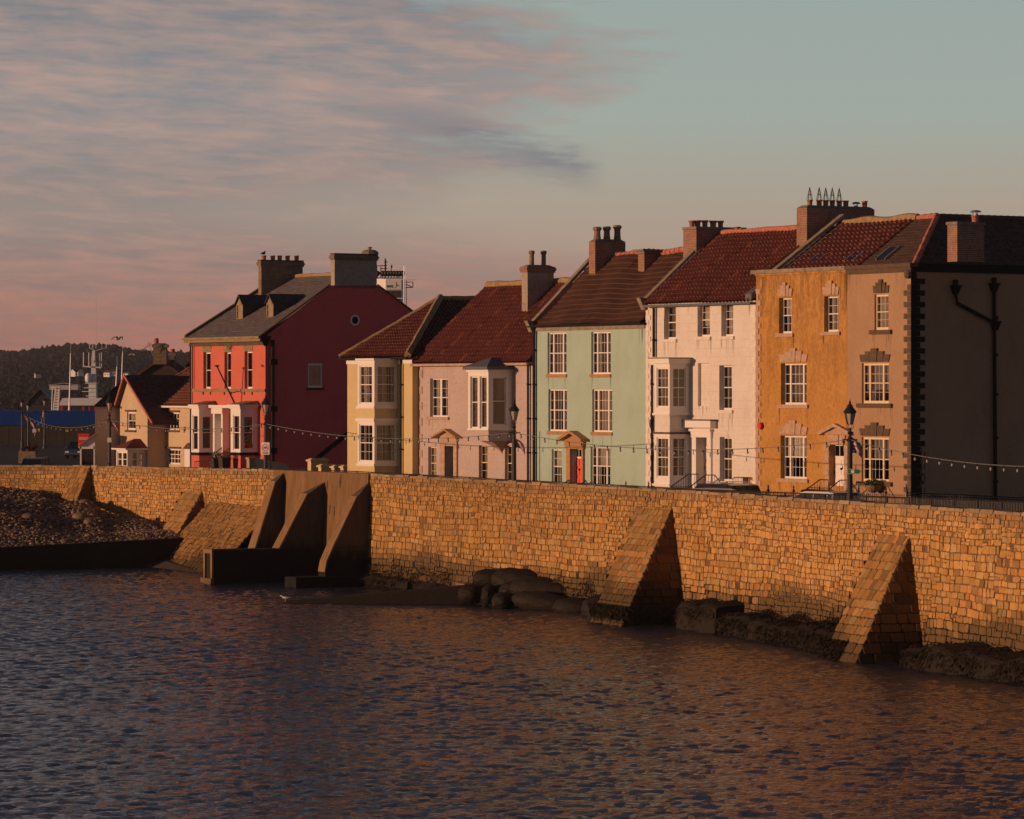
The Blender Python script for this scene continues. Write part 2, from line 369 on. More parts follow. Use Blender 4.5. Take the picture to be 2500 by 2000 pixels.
def window(parent, mp, a, b, c, d, kind='sash', cols=3, rows=2, frame='wood', rev=.12, drape='drapes', sill=None, inner=True, fw=.055, dmat='curtain'):
    mb = MB(); f = fw; r0, r1 = rev, rev+.07
    B = lambda x0, x1, z0, z1, y0=r0, y1=r1: mb.box(x0, x1, y0, y1, z0, z1, 0, mp)
    B(a, a+f, c, d); B(b-f, b, c, d); B(a+f, b-f, d-f*1.4, d); B(a+f, b-f, c, c+f*1.6)
    ia, ib, ic, idd = a+f, b-f, c+f*1.6, d-f*1.4
    def sash(x0, x1, z0, z1, cols, rows):
        zm = (z0+z1)/2; bt = .018
        B(x0, x1, zm-.025, zm+.025, r0+.008, r1-.004)
        y0, y1 = r0+.018, r1-.012
        for q in range(1, cols):
            xx = x0+(x1-x0)*q/cols; B(xx-bt/2, xx+bt/2, z0, zm-.025, y0+.012, y1+.008); B(xx-bt/2, xx+bt/2, zm+.025, z1, y0, y1)
        for za, zb, dy in ((z0, zm-.025, .013), (zm+.025, z1, .001)):
            for q in range(1, rows):
                zz = za+(zb-za)*q/rows; B(x0, x1, zz-bt/2, zz+bt/2, y0+dy+.003, y1+dy-.004)
    if kind == 'sash': sash(ia, ib, ic, idd, cols, rows)
    elif kind == 'tri':
        w = ib-ia; m1, m2 = ia+w*.23, ib-w*.23; mw = .11
        B(m1-mw/2, m1+mw/2, ic, idd, r0-.012, r1); B(m2-mw/2, m2+mw/2, ic, idd, r0-.012, r1)
        sash(ia, m1-mw/2, ic, idd, 1, rows); sash(m1+mw/2, m2-mw/2, ic, idd, cols, rows); sash(m2+mw/2, ib, ic, idd, 1, rows)
    elif kind == 'double':
        mm = (ia+ib)/2; B(mm-.09, mm+.09, ic, idd, r0-.012, r1); sash(ia, mm-.09, ic, idd, cols, rows); sash(mm+.09, ib, ic, idd, cols, rows)
    elif kind == 'grid':
        for q in range(1, cols):
            xx = ia+(ib-ia)*q/cols; B(xx-.03, xx+.03, ic, idd, r0+.006, r1-.004)
        for q in range(1, rows):
            zz = ic+(idd-ic)*q/rows; B(ia, ib, zz-.025, zz+.025, r0+.012, r1-.008)
    w = mb.build('window', frame, parent)
    g = MB(); g.poly([mp(ia, r0+.045, ic), mp(ib, r0+.045, ic), mp(ib, r0+.045, idd), mp(ia, r0+.045, idd)]); g.build('pane', 'glass', w, recalc=False)
    if drape:
        k = MB(); W = ib-ia; flip = R.random()
        if drape == 'net' and flip < .3: drape = 'half2'
        if drape == 'net' and flip > .72: drape = 'gap'
        if dmat in ('curtain', 'curtaind') and R.random() < .5: dmat = R.choice(('curtain', 'curtaind', 'curtaing', 'curtainw'))
        def cloth(x0, x1, z0, z1, y=.22, pitch=.13):
            n = max(4, int((x1-x0)/pitch*4)); i = len(k.v)
            for q in range(n+1):
                xx = x0+(x1-x0)*q/n; yy = rev+y+.03*math.sin(q*PI/2)+R.uniform(-.008, .008)
                k.v += [mp(xx, yy, z0), mp(xx+R.uniform(-.01, .01), yy, z1)]
            for q in range(n): k.f.append((i+2*q, i+2*q+2, i+2*q+3, i+2*q+1)); k.mi.append(0)
        nm = 'curtain'
        if drape == 'drapes':
            e = W*R.uniform(.22, .34); cloth(ia, ia+e, ic, idd); cloth(ib-e*R.uniform(.7, 1.1), ib, ic, idd)
        elif drape == 'net': cloth(ia, ib, ic, idd, .15, .1)
        elif drape == 'half2': cloth(ia, ib, ic+(idd-ic)*R.uniform(.3, .6), idd, .15, .4); e = W*R.uniform(.15, .25); cloth(ia, ia+e, ic, idd, .24)
        elif drape == 'gap': e = W*R.uniform(.36, .46); cloth(ia, ia+e, ic, idd, .18, .09); cloth(ib-e, ib, ic, idd, .18, .09)
        elif drape == 'half': cloth(ia, ib, ic+(idd-ic)*R.uniform(.45, .6), idd, .15, .5)
        elif drape == 'blind':
            nm = 'blind'; n = int((idd-ic)/.055)
            for q in range(n):
                zz = ic+(idd-ic)*q/n; k.poly([mp(ia, rev+.12, zz), mp(ib, rev+.12, zz), mp(ib, rev+.155, zz+.034), mp(ia, rev+.155, zz+.034)])
        k.build(nm, dmat, w, recalc=False)
    if sill:
        sm, sh, sp_, ov = sill; q = MB(); q.box(a-ov, b+ov, -sp_, rev-.002, c-sh, c-.002, 0, mp); q.build('sill', sm, w)
    return w
def pantiles(parent, name, mat, u0, u1, ve, ze, vr, zr, pitch=.27, row=.32, amp=.045, step=.04, wob=0, clip=None, axis='u', seed=1):
    # slope from the eave (ve, ze) to the ridge (vr, zr), tiles running across u0..u1 (axis 'v' swaps the roles of u and v)
    mb = MB(); L = math.hypot(vr-ve, zr-ze); sv, sz = (vr-ve)/L, (zr-ze)/L; nv, nz = -sz*(1 if vr > ve else 1), sv
    if nz < 0: nv, nz = -nv, -nz
    ncol = max(1, int(round((u1-u0)/pitch))); per = 6 if amp > .001 else 1; nrow = max(1, int(round(L/row)))
    us = np.linspace(u0, u1, ncol*per+1); rr = random.Random(seed)
    ph = np.arange(ncol*per+1) % per/per*2*PI
    prof = amp*np.sin(ph)+amp*.35*np.sin(2*ph+.6) if per > 1 else np.zeros(len(us))
    wp_ = [rr.uniform(0, 6.28) for _ in range(4)]
    lines = []
    for r in range(nrow):
        lines.append((L*r/nrow, step)); lines.append((L*(r+1)/nrow, 0.))
    i0 = len(mb.v); nu = len(us)
    cj = np.repeat(np.array([[rr.uniform(-1, 1) for _ in range(ncol+1)] for _ in range(nrow)]), per, axis=1)[:, :nu] if step > 0 else np.zeros((nrow, nu))
    for li, (s_, off) in enumerate(lines):
        h = prof+off+(cj[li//2]*.012*(1 if off else .3))
        if wob: h = h+wob*(np.sin(us*.9+wp_[0]+s_*.25)+.7*np.sin(us*.43+wp_[1]-s_*.6)+.5*np.sin(us*1.9+wp_[2]+s_*.9))
        for q in range(nu):
            a = us[q]; bv = ve+sv*s_+nv*h[q]; z = ze+sz*s_+nz*h[q]
            mb.v.append((a, bv, z) if axis == 'u' else (bv, a, z))
    for k in range(len(lines)-1):
        for q in range(nu-1):
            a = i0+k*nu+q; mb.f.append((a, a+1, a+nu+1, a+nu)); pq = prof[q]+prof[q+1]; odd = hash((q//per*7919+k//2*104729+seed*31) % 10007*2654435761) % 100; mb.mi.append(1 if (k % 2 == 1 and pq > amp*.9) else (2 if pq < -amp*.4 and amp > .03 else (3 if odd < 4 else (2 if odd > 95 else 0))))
    return mb.build(name, [mat, mat+'_edge', mat+'_pan', mat+'_odd'] if mat+'_edge' in M else mat, parent, recalc=False, clip=clip)
def ridge_line(parent, name, mat, p0, p1, r=.14, n=14, bumpy=.02):
    mb = MB(); p0, p1 = Vector(p0), Vector(p1)
    pts = [p0.lerp(p1, k/n)+Vector((0, 0, R.uniform(-bumpy, bumpy))) for k in range(n+1)]
    mb.tube(pts, [r*R.uniform(.9, 1.1) for _ in pts], 8)
    return mb.build(name, mat, parent)
def bar(mb, p0, p1, w, h, m=0):        # rectangular coping bar between two points (terrace frame), width along u
    a, b = Vector(p0), Vector(p1)
    mb.hexa([(a.x-w/2, a.y, a.z-h/2), (a.x+w/2, a.y, a.z-h/2), (b.x+w/2, b.y, b.z-h/2), (b.x-w/2, b.y, b.z-h/2)],
            [(a.x-w/2, a.y, a.z+h/2), (a.x+w/2, a.y, a.z+h/2), (b.x+w/2, b.y, b.z+h/2), (b.x-w/2, b.y, b.z+h/2)], m)
def chimney(parent, x0, x1, x2, ytop, vf, zb, mat, pots=(), cap='dome', band=None, capmat='cement'):
    ua, ub = pf(x0, vf), pf(x1, vf); vb = vsolve(x2, ub); zt = pz(ub, vf, ytop)
    mb = MB(); mb.box(ua, ub, vf, vb, zb, zt-.14)
    if band: mb.box(ua-.07, ub+.07, vf-.07, vb+.07, zt-.42, zt-.1, 1); mb.box(ua-.11, ub+.11, vf-.11, vb+.11, zt-.30, zt-.18, 1)
    if cap == 'dome':
        e = .05 if band else .0
        q0 = [(ua-e, vf-e, zt-.13), (ub+e, vf-e, zt-.13), (ub+e, vb+e, zt-.13), (ua-e, vb+e, zt-.13)]; i = .18
        mb.hexa(q0, [(ua+i, vf+i, zt), (ub-i, vf+i, zt), (ub-i, vb-i, zt), (ua+i, vb-i, zt)], 2)
    else: mb.box(ua-.05, ub+.05, vf-.05, vb+.05, zt-.13, zt, 2)
    ch = mb.build('chimney', [mat, band or mat, capmat], parent)
    um = (ua+ub)/2
    for pd in pots:
        xp, yt, r, kind = pd
        vv = vsolve(xp, um); z1 = pz(um, vv, yt); h = z1-zt
        k = MB(); mat_ = 'pot'
        if kind in ('pot', 'cowl'):
            k.lathe(um, vv, [(r*.85, zt-.03), (r*.95, zt+h*.5), (r*.9, z1-.08), (r*1.12, z1-.06), (r*1.12, z1), (r*.8, z1), (r*.75, z1-.1)], 10)
        elif kind == 'tall':
            mat_ = 'potd'; k.lathe(um, vv, [(r*1.0, zt-.03), (r*.95, zt+h*.7), (r*.95, z1-.2), (r*1.25, z1-.16), (r*1.25, z1-.05), (r*.9, z1)], 10)
        elif kind == 'octo':
            mat_ = 'potd'; k.lathe(um, vv, [(r*1.15, zt-.03), (r*1.1, zt+h*.15), (r*1.0, zt+h*.3), (r*.95, z1-.24), (r*1.1, z1-.2), (r*1.35, z1-.14), (r*1.35, z1-.06), (r*1.0, z1)], 8)
        elif kind == 'flared': k.lathe(um, vv, [(r*.8, zt-.03), (r*.85, zt+h*.6), (r*1.15, zt+h*.85), (r*1.15, z1), (r*.8, z1)], 10)
        elif kind == 'mush':
            mat_ = 'steel'; k.lathe(um, vv, [(r*.6, zt-.03), (r*.6, z1-.2), (r*.7, z1-.18)], 8); k.lathe(um, vv, [(r*1.4, z1-.1), (r*1.0, z1-.02), (r*.3, z1)], 8)
            for q in range(3): k.tube([(um+r*.5*math.cos(q*2.1), vv+r*.5*math.sin(q*2.1), z1-.2), (um+r*.9*math.cos(q*2.1), vv+r*.9*math.sin(q*2.1), z1-.08)], .015, 4)
        elif kind == 'finial':
            mat_ = 'cement'; k.lathe(um, vv, [(r*1.9, zt-.02), (r*1.8, zt+h*.3), (r*1.2, zt+h*.55), (r*.3, zt+h*.62), (r*.3, zt+h*.75), (r*.55, zt+h*.88), (r*.3, z1)], 10)
        p = k.build('chimney_pot', mat_, ch, smooth=False)
        if kind == 'cowl':
            w = MB(); zc = z1+.62
            for q in range(6):
                an = q*PI/3; w.tube([(um+r*math.cos(an), vv+r*math.sin(an), z1), (um, vv, zc)], .013, 4)
            w.tube([(um+r*.62*math.cos(q*PI/4), vv+r*.62*math.sin(q*PI/4), z1+.25) for q in range(9)], .012, 4)
            w.build('wire_cowl', 'iron', ch)
    return ch, (ua, ub, vf, vb, zt)
def drainpipe(parent, u, v, z0, z1, r=.055, mat='black', head=False, mp=None):
    mb = MB(); mb.tube([(u, v-.13, z0), (u, v-.13, z1)], r, 8)
    z = z0+.8
    while z < z1: mb.lathe(u, v-.13, [(r*1.35, z), (r*1.35, z+.09)], 8); mb.box(u-.1, u+.1, v-.13, v, z+.02, z+.06); z += 1.8
    if head: mb.hexa([(u-.1, v-.22, z1-.05), (u+.1, v-.22, z1-.05), (u+.1, v-.03, z1-.05), (u-.1, v-.03, z1-.05)], [(u-.18, v-.28, z1+.25), (u+.18, v-.28, z1+.25), (u+.18, v-.01, z1+.25), (u-.18, v-.01, z1+.25)])
    return mb.build('drainpipe', mat, parent)
def quoins(parent, mp, a_edge, sgn, z0, z1, mat, h=.27, wl=.48, ws=.26, proud=.03, label=None):
    mb = MB(); z = z0; k = 0
    while z+h < z1:
        w = wl if k % 2 else ws
        a0, a1 = (a_edge, a_edge+w) if sgn > 0 else (a_edge-w, a_edge)
        mb.box(a0, a1, -proud-(.012 if k % 2 else 0), .0, z+.008, z+h-.008, 0, mp); z += h; k += 1
    return mb.build('quoins', mat, parent)
def drips(parent, mat, specs, seed=1, v=0.0):
    # rain stains: narrow tapering dirt runs below sills and cornices, 3 mm proud of the wall
    mb = MB(); rr = random.Random(seed)
    for a, b, z, n, L in specs:
        for _ in range(n):
            x = rr.choice((a+abs(rr.gauss(0, .1)), b-abs(rr.gauss(0, .1)), rr.uniform(a, b))); w = rr.uniform(.012, .04); l = L*rr.uniform(.3, 1); d = rr.uniform(-.03, .03)
            mb.poly([(x-w, v-.004, z), (x+w, v-.004, z), (x+w*.7+d*.5, v-.004, z-l*.5), (x+d, v-.004, z-l), (x-w*.8+d*.5, v-.004, z-l*.45)])
    o = mb.build('rain_stains', mat, parent, recalc=False); o['kind'] = 'stuff'; return o
def keystones(parent, mp, a, b, z, H, mat, n=5, proud=.05):
    mb = MB(); c = (a+b)/2; w = (b-a)
    hs = [.55, .78, 1.0, .78, .55] if n == 5 else [1, 1, 1]
    ext = .10
    for k in range(n):
        b0, b1 = a-.03+(w+.06)*k/n, a-.03+(w+.06)*(k+1)/n
        t0, t1 = c+(b0-c)*(1+ext*hs[k]*2.0), c+(b1-c)*(1+ext*hs[k]*2.0)
        zz = z+H*hs[k]; g = .008; pr = proud+(.045 if k == n//2 else (.02 if k % 2 else 0))
        mb.hexa([mp(b0+g, .0, z), mp(b1-g, .0, z), mp(b1-g, -pr, z), mp(b0+g, -pr, z)], [mp(t0+g, .0, zz), mp(t1-g, .0, zz), mp(t1-g, -pr, zz), mp(t0+g, -pr, zz)])
    return mb.build('lintel', mat, parent)
# ================================================================== HOUSES
def op(x0, x1, y0, y1, v=0.0):
    a, b = pf(x0, v), pf(x1, v); um = (a+b)/2
    return (a, b, pz(um, v, y1), pz(um, v, y0))
def slope_pt(x, y, rf):
    ve, ze, vr, zr = rf; lo, hi = ve-2, vr+4
    g = lambda v: pz(pf(x, v), v, y)-(ze+(v-ve)*(zr-ze)/(vr-ve))
    sl = g(lo) > 0
    for _ in range(50):
        m = (lo+hi)/2
        if (g(m) > 0) == sl: lo = m
        else: hi = m
    v = (lo+hi)/2; return pf(x, v), v, ze+(v-ve)*(zr-ze)/(vr-ve)
def house(label, cat, u0, u1, v0=0.0): return thing('terraced_house', label, cat, 'houses along the terrace', tloc=((u0+u1)/2, v0, ZG))
def gable_pts(u, prof, z0=ZG): return [(u, prof[0][0], z0)]+[(u, v, z) for v, z in prof]+[(u, prof[-1][0], z0)]
def walls(parent, mat, u0, u1, ztop, opens, v0=0.0, depth=8.0, prof=None, left=True, right=True, rev=.16, eps=.004, extra=None):
    mb = MB(); wall_panel(mb, front(v0), u0+eps, u1-eps, ZG-.3, ztop, opens, rev)
    prof = prof or [(v0, ztop), (v0+depth, ztop)]
    for u, on in ((u0+eps, left), (u1-eps, right)):
        if on: mb.poly(gable_pts(u, prof, ZG-.3))
    vb = prof[-1][0]; mb.poly([(u0+eps, vb, ZG-.3), (u1-eps, vb, ZG-.3), (u1-eps, vb, prof[-1][1]), (u0+eps, vb, prof[-1][1])])
    if extra: extra(mb)
    return mb.build('wall', mat, parent, recalc=False)
def rafters_fill(parent, u0, u1, v0, ze, vr, zr, vb):   # plain back slope, seen only from elsewhere
    mb = MB(); mb.poly([(u0, vr, zr), (u1, vr, zr), (u1, vb, ze), (u0, vb, ze)]); mb.poly([(u0, v0, ze-.12), (u1, v0, ze-.12), (u1, vr, zr-.12), (u0, vr, zr-.12)])
    return mb.build('back_roof', 'tiled', parent, recalc=False)
def bay_dims(xl, xa, xj):
    u1 = pf(xj, 0); lo, hi = 0.0, 3.0
    for _ in range(40):
        d = (lo+hi)/2
        if pf(xa, -d) < u1: lo = d     # deeper bay moves the arris left
        else: hi = d
    return pf(xl, -d), u1, d
def bay_box(mb, u0, u1, d, z0, z1, fo=(), so=(), rev=.05, m=0, v0=0):
    wall_panel(mb, front(v0-d), u0, u1, z0, z1, fo, rev, m); wall_panel(mb, side(u1), v0-d, v0, z0, z1, so, rev, m)
    mb.poly([(u0, v0-d, z0), (u0, v0, z0), (u0, v0, z1), (u0, v0-d, z1)], m)
    for z in (z0, z1): mb.poly([(u0, v0-d, z), (u1, v0-d, z), (u1, v0, z), (u0, v0, z)], m)
def bay_room(parent, u0, u1, d, z0, z1, v0=0):  # dark sheets behind the panes stand in for the unlit room
    mb = MB(); mb.poly([(u0+.05, v0-.015, z0), (u1-.05, v0-.015, z0), (u1-.05, v0-.015, z1), (u0+.05, v0-.015, z1)]); mb.poly([(u0+.06, v0-d+.08, z0), (u0+.06, v0-.015, z0), (u0+.06, v0-.015, z1), (u0+.06, v0-d+.08, z1)]); mb.build('bay_dark_backing', 'inside', parent, recalc=False)
def sop(x0, x1, y0, y1, u):
    a, b = vsolve(x0, u), vsolve(x1, u); m = (a+b)/2
    return (a, b, pz(u, m, y1), pz(u, m, y0))
def handrail(label, pts_list, group='iron handrails beside the front steps'):
    o0 = pts_list[0][0]
    t = thing('handrail', label, 'handrail', group, tloc=(o0[0], o0[1], ZG)); mb = MB(); b = MB()
    for pts in pts_list:
        mb.tube(pts, .028, 6)
        P = [Vector(p) for p in pts]
        for p, q in zip(P, P[1:]):
            n = max(1, int((q-p).length/.22))
            for k in range(n+1):
                c = p.lerp(q, k/n); b.tube([(c.x, c.y, c.z), (c.x, c.y, max(ZG, c.z-.95))], .012, 4)
    mb.build('rail', 'iron', t); b.build('baluster', 'iron', t); return t
# ---------------------------------------------------------------- grey-brown corner house and ochre house
UB = pf(2068); UO = pf(1846); ZP = 16.22
RF = (.35, 16.0, 4.0, 18.5)
hg = house('tall grey-brown rendered corner house with a big dark side wall and stone quoins', 'house', UB, 0)
og1 = op(2135, 2169, 718.6, 805.5); og2 = op(2104, 2170, 886.7, 985); og3 = op(2103.6, 2170, 1067.6, 1176)
walls(hg, 'grey', UB, 0, ZP-.25, [og1, og2, og3], depth=11, left=False, rev=.18)
for o, kd, c in ((og1, 'sash', 3), (og2, 'tri', 3), (og3, 'tri', 3)):
    window(hg, front(0), *o, kind=kd, cols=c, frame='creamwood', rev=.10, drape='net', dmat='curtaind', sill=('dkst', .2, .12, .28), fw=.075)
    keystones(hg, front(0), o[0], o[1], o[3]+.06, .62, 'dkst', 5)
quoins(hg, front(0), -.0, -1, ZG, ZP-.75, 'dkst', .262, .52, .27, .03)
quoins(hg, side(0), .28, 1, ZG, ZP-.6, 'black', .262, .47, .2, .03)
mb = MB(); mb.box(-.002, .035, -.03, .28, ZG, ZP-.25); mb.build('corner_pilaster', 'black', hg)
mb = MB(); mb.lathe(-.17, -.04, [(.10, ZP-.72), (.2, ZP-.62), (.2, ZP-.42), (.14, ZP-.3)], 10); mb.build('corbel', 'dkst', hg)
mb = MB(); mb.box(UB+.01, .06, -.10, .0, ZP-.42, ZP-.2); mb.box(UB+.01, .12, -.17, .30, ZP-.2, ZP-.02)
mb.build('cornice', 'dkst', hg)
mb = MB(); mb.box(-.28, .10, .302, 11, ZP-.2, ZP-.03); mb.box(-.28, .05, .03, 11, ZP-.42, ZP-.203); mb.build('side_cornice', 'black', hg)
# cast iron pipes with hopper heads on the side wall
def gp(x, y): v = vsolve(x, 0.13); return (0.13, v, pz(.13, v, y))
mb = MB(); h1 = gp(2333, 700); h2 = gp(2427, 695); h3 = gp(2430, 788)
def hopper(p):
    mb.hexa([(.04, p[1]-.1, p[2]-.35), (.2, p[1]-.1, p[2]-.35), (.2, p[1]+.1, p[2]-.35), (.04, p[1]+.1, p[2]-.35)], [(.003, p[1]-.2, p[2]), (.3, p[1]-.2, p[2]), (.3, p[1]+.2, p[2]), (.003, p[1]+.2, p[2])])
    mb.box(.002, .32, p[1]-.23, p[1]+.23, p[2]+.002, p[2]+.07); mb.box(.05, .2, p[1]-.09, p[1]+.1, p[2]+.07, p[2]+.32)
for h in (h1, h2, h3): hopper(h)
mb.tube([(.13, h1[1], h1[2]-.3), (.13, h1[1]+.1, h1[2]-.75), (.13, h3[1]-.35, h3[2]+.12), (.13, h3[1], h3[2]-.1)], .085, 8)
mb.tube([(.13, h2[1], h2[2]-.3), (.13, h3[1]+.02, ZG)], .085, 8)
for z in (6.2, 8.2, 10.2, 12.0): mb.lathe(.13, h3[1]+.02, [(.12, z), (.12, z+.12)], 8)
mb.build('soil_pipe', 'black', hg)
hipn = Vector((3.65, 2.9, 0)); hipc = (-.3, .35, 0)
us = pf(2240, 4)
pantiles(hg, 'roof', 'tiled', us, 0, *RF, pitch=.19, row=.24, amp=.022, step=.03, clip=[(hipc, hipn)], seed=3)
pantiles(hg, 'side_roof', 'tiled', -1, 11, -.3, 16.0, -3.2, 18.5, pitch=.3, row=.36, amp=.03, step=.035, clip=[(hipc, -hipn)], axis='v', seed=4)
mb = MB(); mb.poly([(-3.2, 4, 18.5), (-6, 7, 16), (-6, 11, 16), (-3.2, 11, 18.5)]); mb.poly([(us, 4, 18.5), (-3.2, 4, 18.5), (-6, 7, 16), (us, 7.6, 16)]); mb.poly([(-.3, 11, 16), (-3.2, 11, 18.5), (-6, 11, 16)]); mb.build('back_roof', 'tiled', hg, recalc=False)
M['st_or'] = simple('soot_run_on_ochre', (.36, .185, .06), .95, .05, .3, 5); M['st_gr'] = simple('damp_run_on_grey', (.31, .20, .125), .95, .05, .3, 5); M['st_wh'] = simple('rust_run_on_white', (.52, .43, .36), .95, .05, .3, 5); M['st_gn'] = simple('damp_run_on_green', (.33, .43, .36), .95, .05, .3, 5); M['st_pk'] = simple('damp_run_on_pink', (.40, .31, .28), .95, .05, .3, 5)
drips(hg, 'st_gr', [(o[0]-.25, o[1]+.25, o[2]-.2, 7, 1.1) for o in (og1, og2, og3)]+[(UB, -.4, ZP-.45, 14, .9)], 1)
ridge_line(hg, 'hip_ridge', 'ridger', (-.28, .36, 16.08), (-3.2, 4, 18.58), .15)
ridge_line(hg, 'ridge', 'ridger', (-3.2, 4, 18.55), (pf(2236, 4), 4, 18.5), .15)
mb = MB()
for k in range(18): v = 4.1+k*.38; mb.tube([(-3.2, v, 18.53), (-3.2, v+.36, 18.53)], [.13, .15], 8)
mb.build('side_ridge', 'tiled', hg)
chimney(hg, 2313, 2337, 2403, 541, .55, 16.2, 'brickr', pots=[(2382, 513, 0.192, 'mush'), (2381, 526, 0.173, 'pot')], cap='flat', capmat='cement')
def skylight(parent, x0, x1, y0, y1, rf):
    a = slope_pt(x0, y1, rf); b = slope_pt(x1, y0, rf); w = .62
    ve, ze, vr, zr = rf; L = math.hypot(vr-ve, zr-ze); n = Vector((0, -(zr-ze)/L, (vr-ve)/L))
    um = (a[0]+b[0])/2
    P = lambda u, q, h: tuple(Vector((u, *q[1:]))+n*h)
    mb = MB()
    for u0, u1 in ((um-w/2-.07, um-w/2), (um+w/2, um+w/2+.07)): mb.hexa([P(u0, a, 0), P(u1, a, 0), P(u1, b, 0), P(u0, b, 0)], [P(u0, a, .13), P(u1, a, .13), P(u1, b, .13), P(u0, b, .13)])
    s = mb.build('skylight', 'steel', parent); g = MB(); g.poly([P(um-w/2, a, .1), P(um+w/2, a, .1), P(um+w/2, b, .1), P(um-w/2, b, .1)]); g.build('pane', 'dkglass', s, recalc=False)
skylight(hg, 2148, 2190, 607, 637, RF)
ho = house('ochre rendered house with soot streaks, stepped keystones and red pantile roof', 'house', UO, UB)
oo = [op(1902, 1933, 727, 814), op(2012, 2047, 723, 810), op(1906.5, 1969, 887, 988), op(1905.6, 1969, 1064, 1169)]
od = op(2026, 2063, 1086, 1187)
walls(ho, 'orange', UO, UB, ZP-.25, oo+[od+(.3,)], depth=9, right=False, rev=.30, prof=[(0, ZP-.25), (.3, 16.0), (4, 18.45), (8, 16)])
for k, o in enumerate(oo):
    window(ho, front(0), *o, kind='sash' if k < 2 else 'tri', cols=3, rev=.22, drape='net', dmat='curtaind', sill=('pinkst', .17, .10, .18), fw=.06)
    keystones(ho, front(0), o[0], o[1], o[3]+.06, .66, 'pinkst', 5)
drips(ho, 'st_or', [(o[0]-.15, o[1]+.15, o[2]-.17, 8, 1.2) for o in oo]+[(UO+.5, UB, ZP-.35, 46, 2.2)], 2)
quoins(ho, front(0), UO, 1, ZG, ZP-.9, 'pinkst', .27, .42, .22, .03)
mb = MB(); mb.box(UO-.02, UB-.002, -.07, .0, ZP-.30, ZP-.2); mb.build('string_course', 'orange', ho); mb = MB(); mb.box(UO-.28, UB-.002, -.14, .30, ZP-.2, ZP-.02); mb.build('cornice', 'ridgep', ho)
# door with pedimented rusticated surround
mb = MB(); a, b, c, d = od; e = .42
z = ZG; k = 0
while z < d-.1:
    w = e if k % 2 else e*.72
    for x0, x1 in ((a-w, a-.001), (b+.001, b+w)): mb.box(x0, x1, -.06-(.02 if k % 2 else 0), .0, z+.01, z+.27)
    z += .28; k += 1
zt = pz((a+b)/2, 0, 1060); za = pz((a+b)/2, -.15, 1034)
mb.box(a-e, b+e, -.09, 0, zt-.0, zt+.12); um = (a+b)/2
for sg in (-1, 1):
    mb.hexa([(um, -.24, za-.16), (um, 0, za-.16), (um, 0, za), (um, -.24, za)], [(um+sg*(b-a+1.2)/2, -.24, zt-.06), (um+sg*(b-a+1.2)/2, 0, zt-.06), (um+sg*(b-a+1.2)/2, 0, zt+.12), (um+sg*(b-a+1.2)/2, -.24, zt+.12)])
mb.poly([(a-e, -.05, zt+.1), (b+e, -.05, zt+.1), (um, -.05, za-.1)])
mb.build('door_surround', 'pinkst', ho); keystones(ho, front(-.0), a+.05, b-.05, d+.02, zt-d-.06, 'pinkst', 3, .07)
def panel_door(parent, a, b, c, d, mat, v, panels=3, fan=0.0, fanmat='wood'):
    mb = MB(); zt = d-fan; mb.box(a, b, v, v+.05, c, zt)
    w = (b-a); ph = (zt-c)/panels
    for q in range(panels):
        for s in (0, 1):
            x0 = a+.09+s*(w/2-.03); x1 = x0+w/2-.15; mb.box(x0, x1, v-.025, v-.001, c+ph*q+.1, c+ph*(q+1)-.07)
    dd = mb.build('door', mat, parent)
    if fan:
        k = MB(); k.box(a, b, v-.02, v+.06, zt+.001, zt+.09); k.box(a, a+.05, v-.01, v+.05, zt+.09, d); k.box(b-.05, b, v-.01, v+.05, zt+.09, d); k.box(a+.05, b-.05, v-.01, v+.05, d-.05, d)
        for q in (1, 2): xx = a+w*q/3; k.box(xx-.015, xx+.015, v, v+.04, zt+.09, d-.05)
        f = k.build('fanlight', fanmat, dd); g = MB(); g.poly([(a+.05, v+.02, zt+.09), (b-.05, v+.02, zt+.09), (b-.05, v+.02, d-.05), (a+.05, v+.02, d-.05)]); 
        o2 = g.build('fanlight_pane', 'glass', dd, recalc=False)
    k = MB(); k.lathe((a+b)/2, v-.06, [(.05, (c+zt)/2+.1), (.06, (c+zt)/2+.16), (.03, (c+zt)/2+.2)], 8); k.box(a+.06, a+.1, v-.05, v-.026, (c+zt)/2-.1, (c+zt)/2+.05); k.build('knocker', 'iron', dd)
    return dd
panel_door(ho, a, b, c, d, 'wood', .28, 3, .62)
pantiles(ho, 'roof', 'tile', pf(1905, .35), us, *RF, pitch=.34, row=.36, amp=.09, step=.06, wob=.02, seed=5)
rafters_fill(ho, UO, us, .4, 16.0, 4.0, 18.5, 8.2)
mb = MB(); n = 30
pts = [Vector((us+.05+(pf(2010, 4)-us)*k/n, 4, 18.52+.05*math.sin(k*.5))) for k in range(n+1)]
mb.tube(pts, [.2]*len(pts), 8); mb.build('ridge', 'ridge', ho)
skylight(ho, 1986, 2008, 626, 645, RF); skylight(ho, 2073, 2100, 621, 641, RF)
mb = MB(); uv = pf(1903, .3); bar(mb, (uv, -.0, 16.15), (uv, 4.0, 18.85), .34, .16); mb.build('verge_coping', 'ridgep', ho)
mb = MB(); uv2 = uv+.26; bar(mb, (uv2, .3, 16.12), (uv2, 4.0, 18.63), .2, .03); mb.build('lead_flashing', 'lead', ho)
chimney(ho, 1945, 1970, 2135, 500, 2.55, 16.6, 'brickr', pots=[(1977, 488, 0.144, 'cowl'), (2000, 488, 0.144, 'cowl'), (2016, 489, 0.144, 'cowl'), (2032, 489, 0.144, 'cowl'), (2049, 490, 0.144, 'cowl'), (2065, 490, 0.144, 'pot'), (2090, 493, 0.160, 'mush'), (2111, 491, 0.144, 'pot')])
al = thing('alarm_box', 'round red burglar alarm box on the quoins between white and ochre houses', 'alarm box', tloc=(pf(1856, -.1), -.05, pz(pf(1856), 0, 1040)))
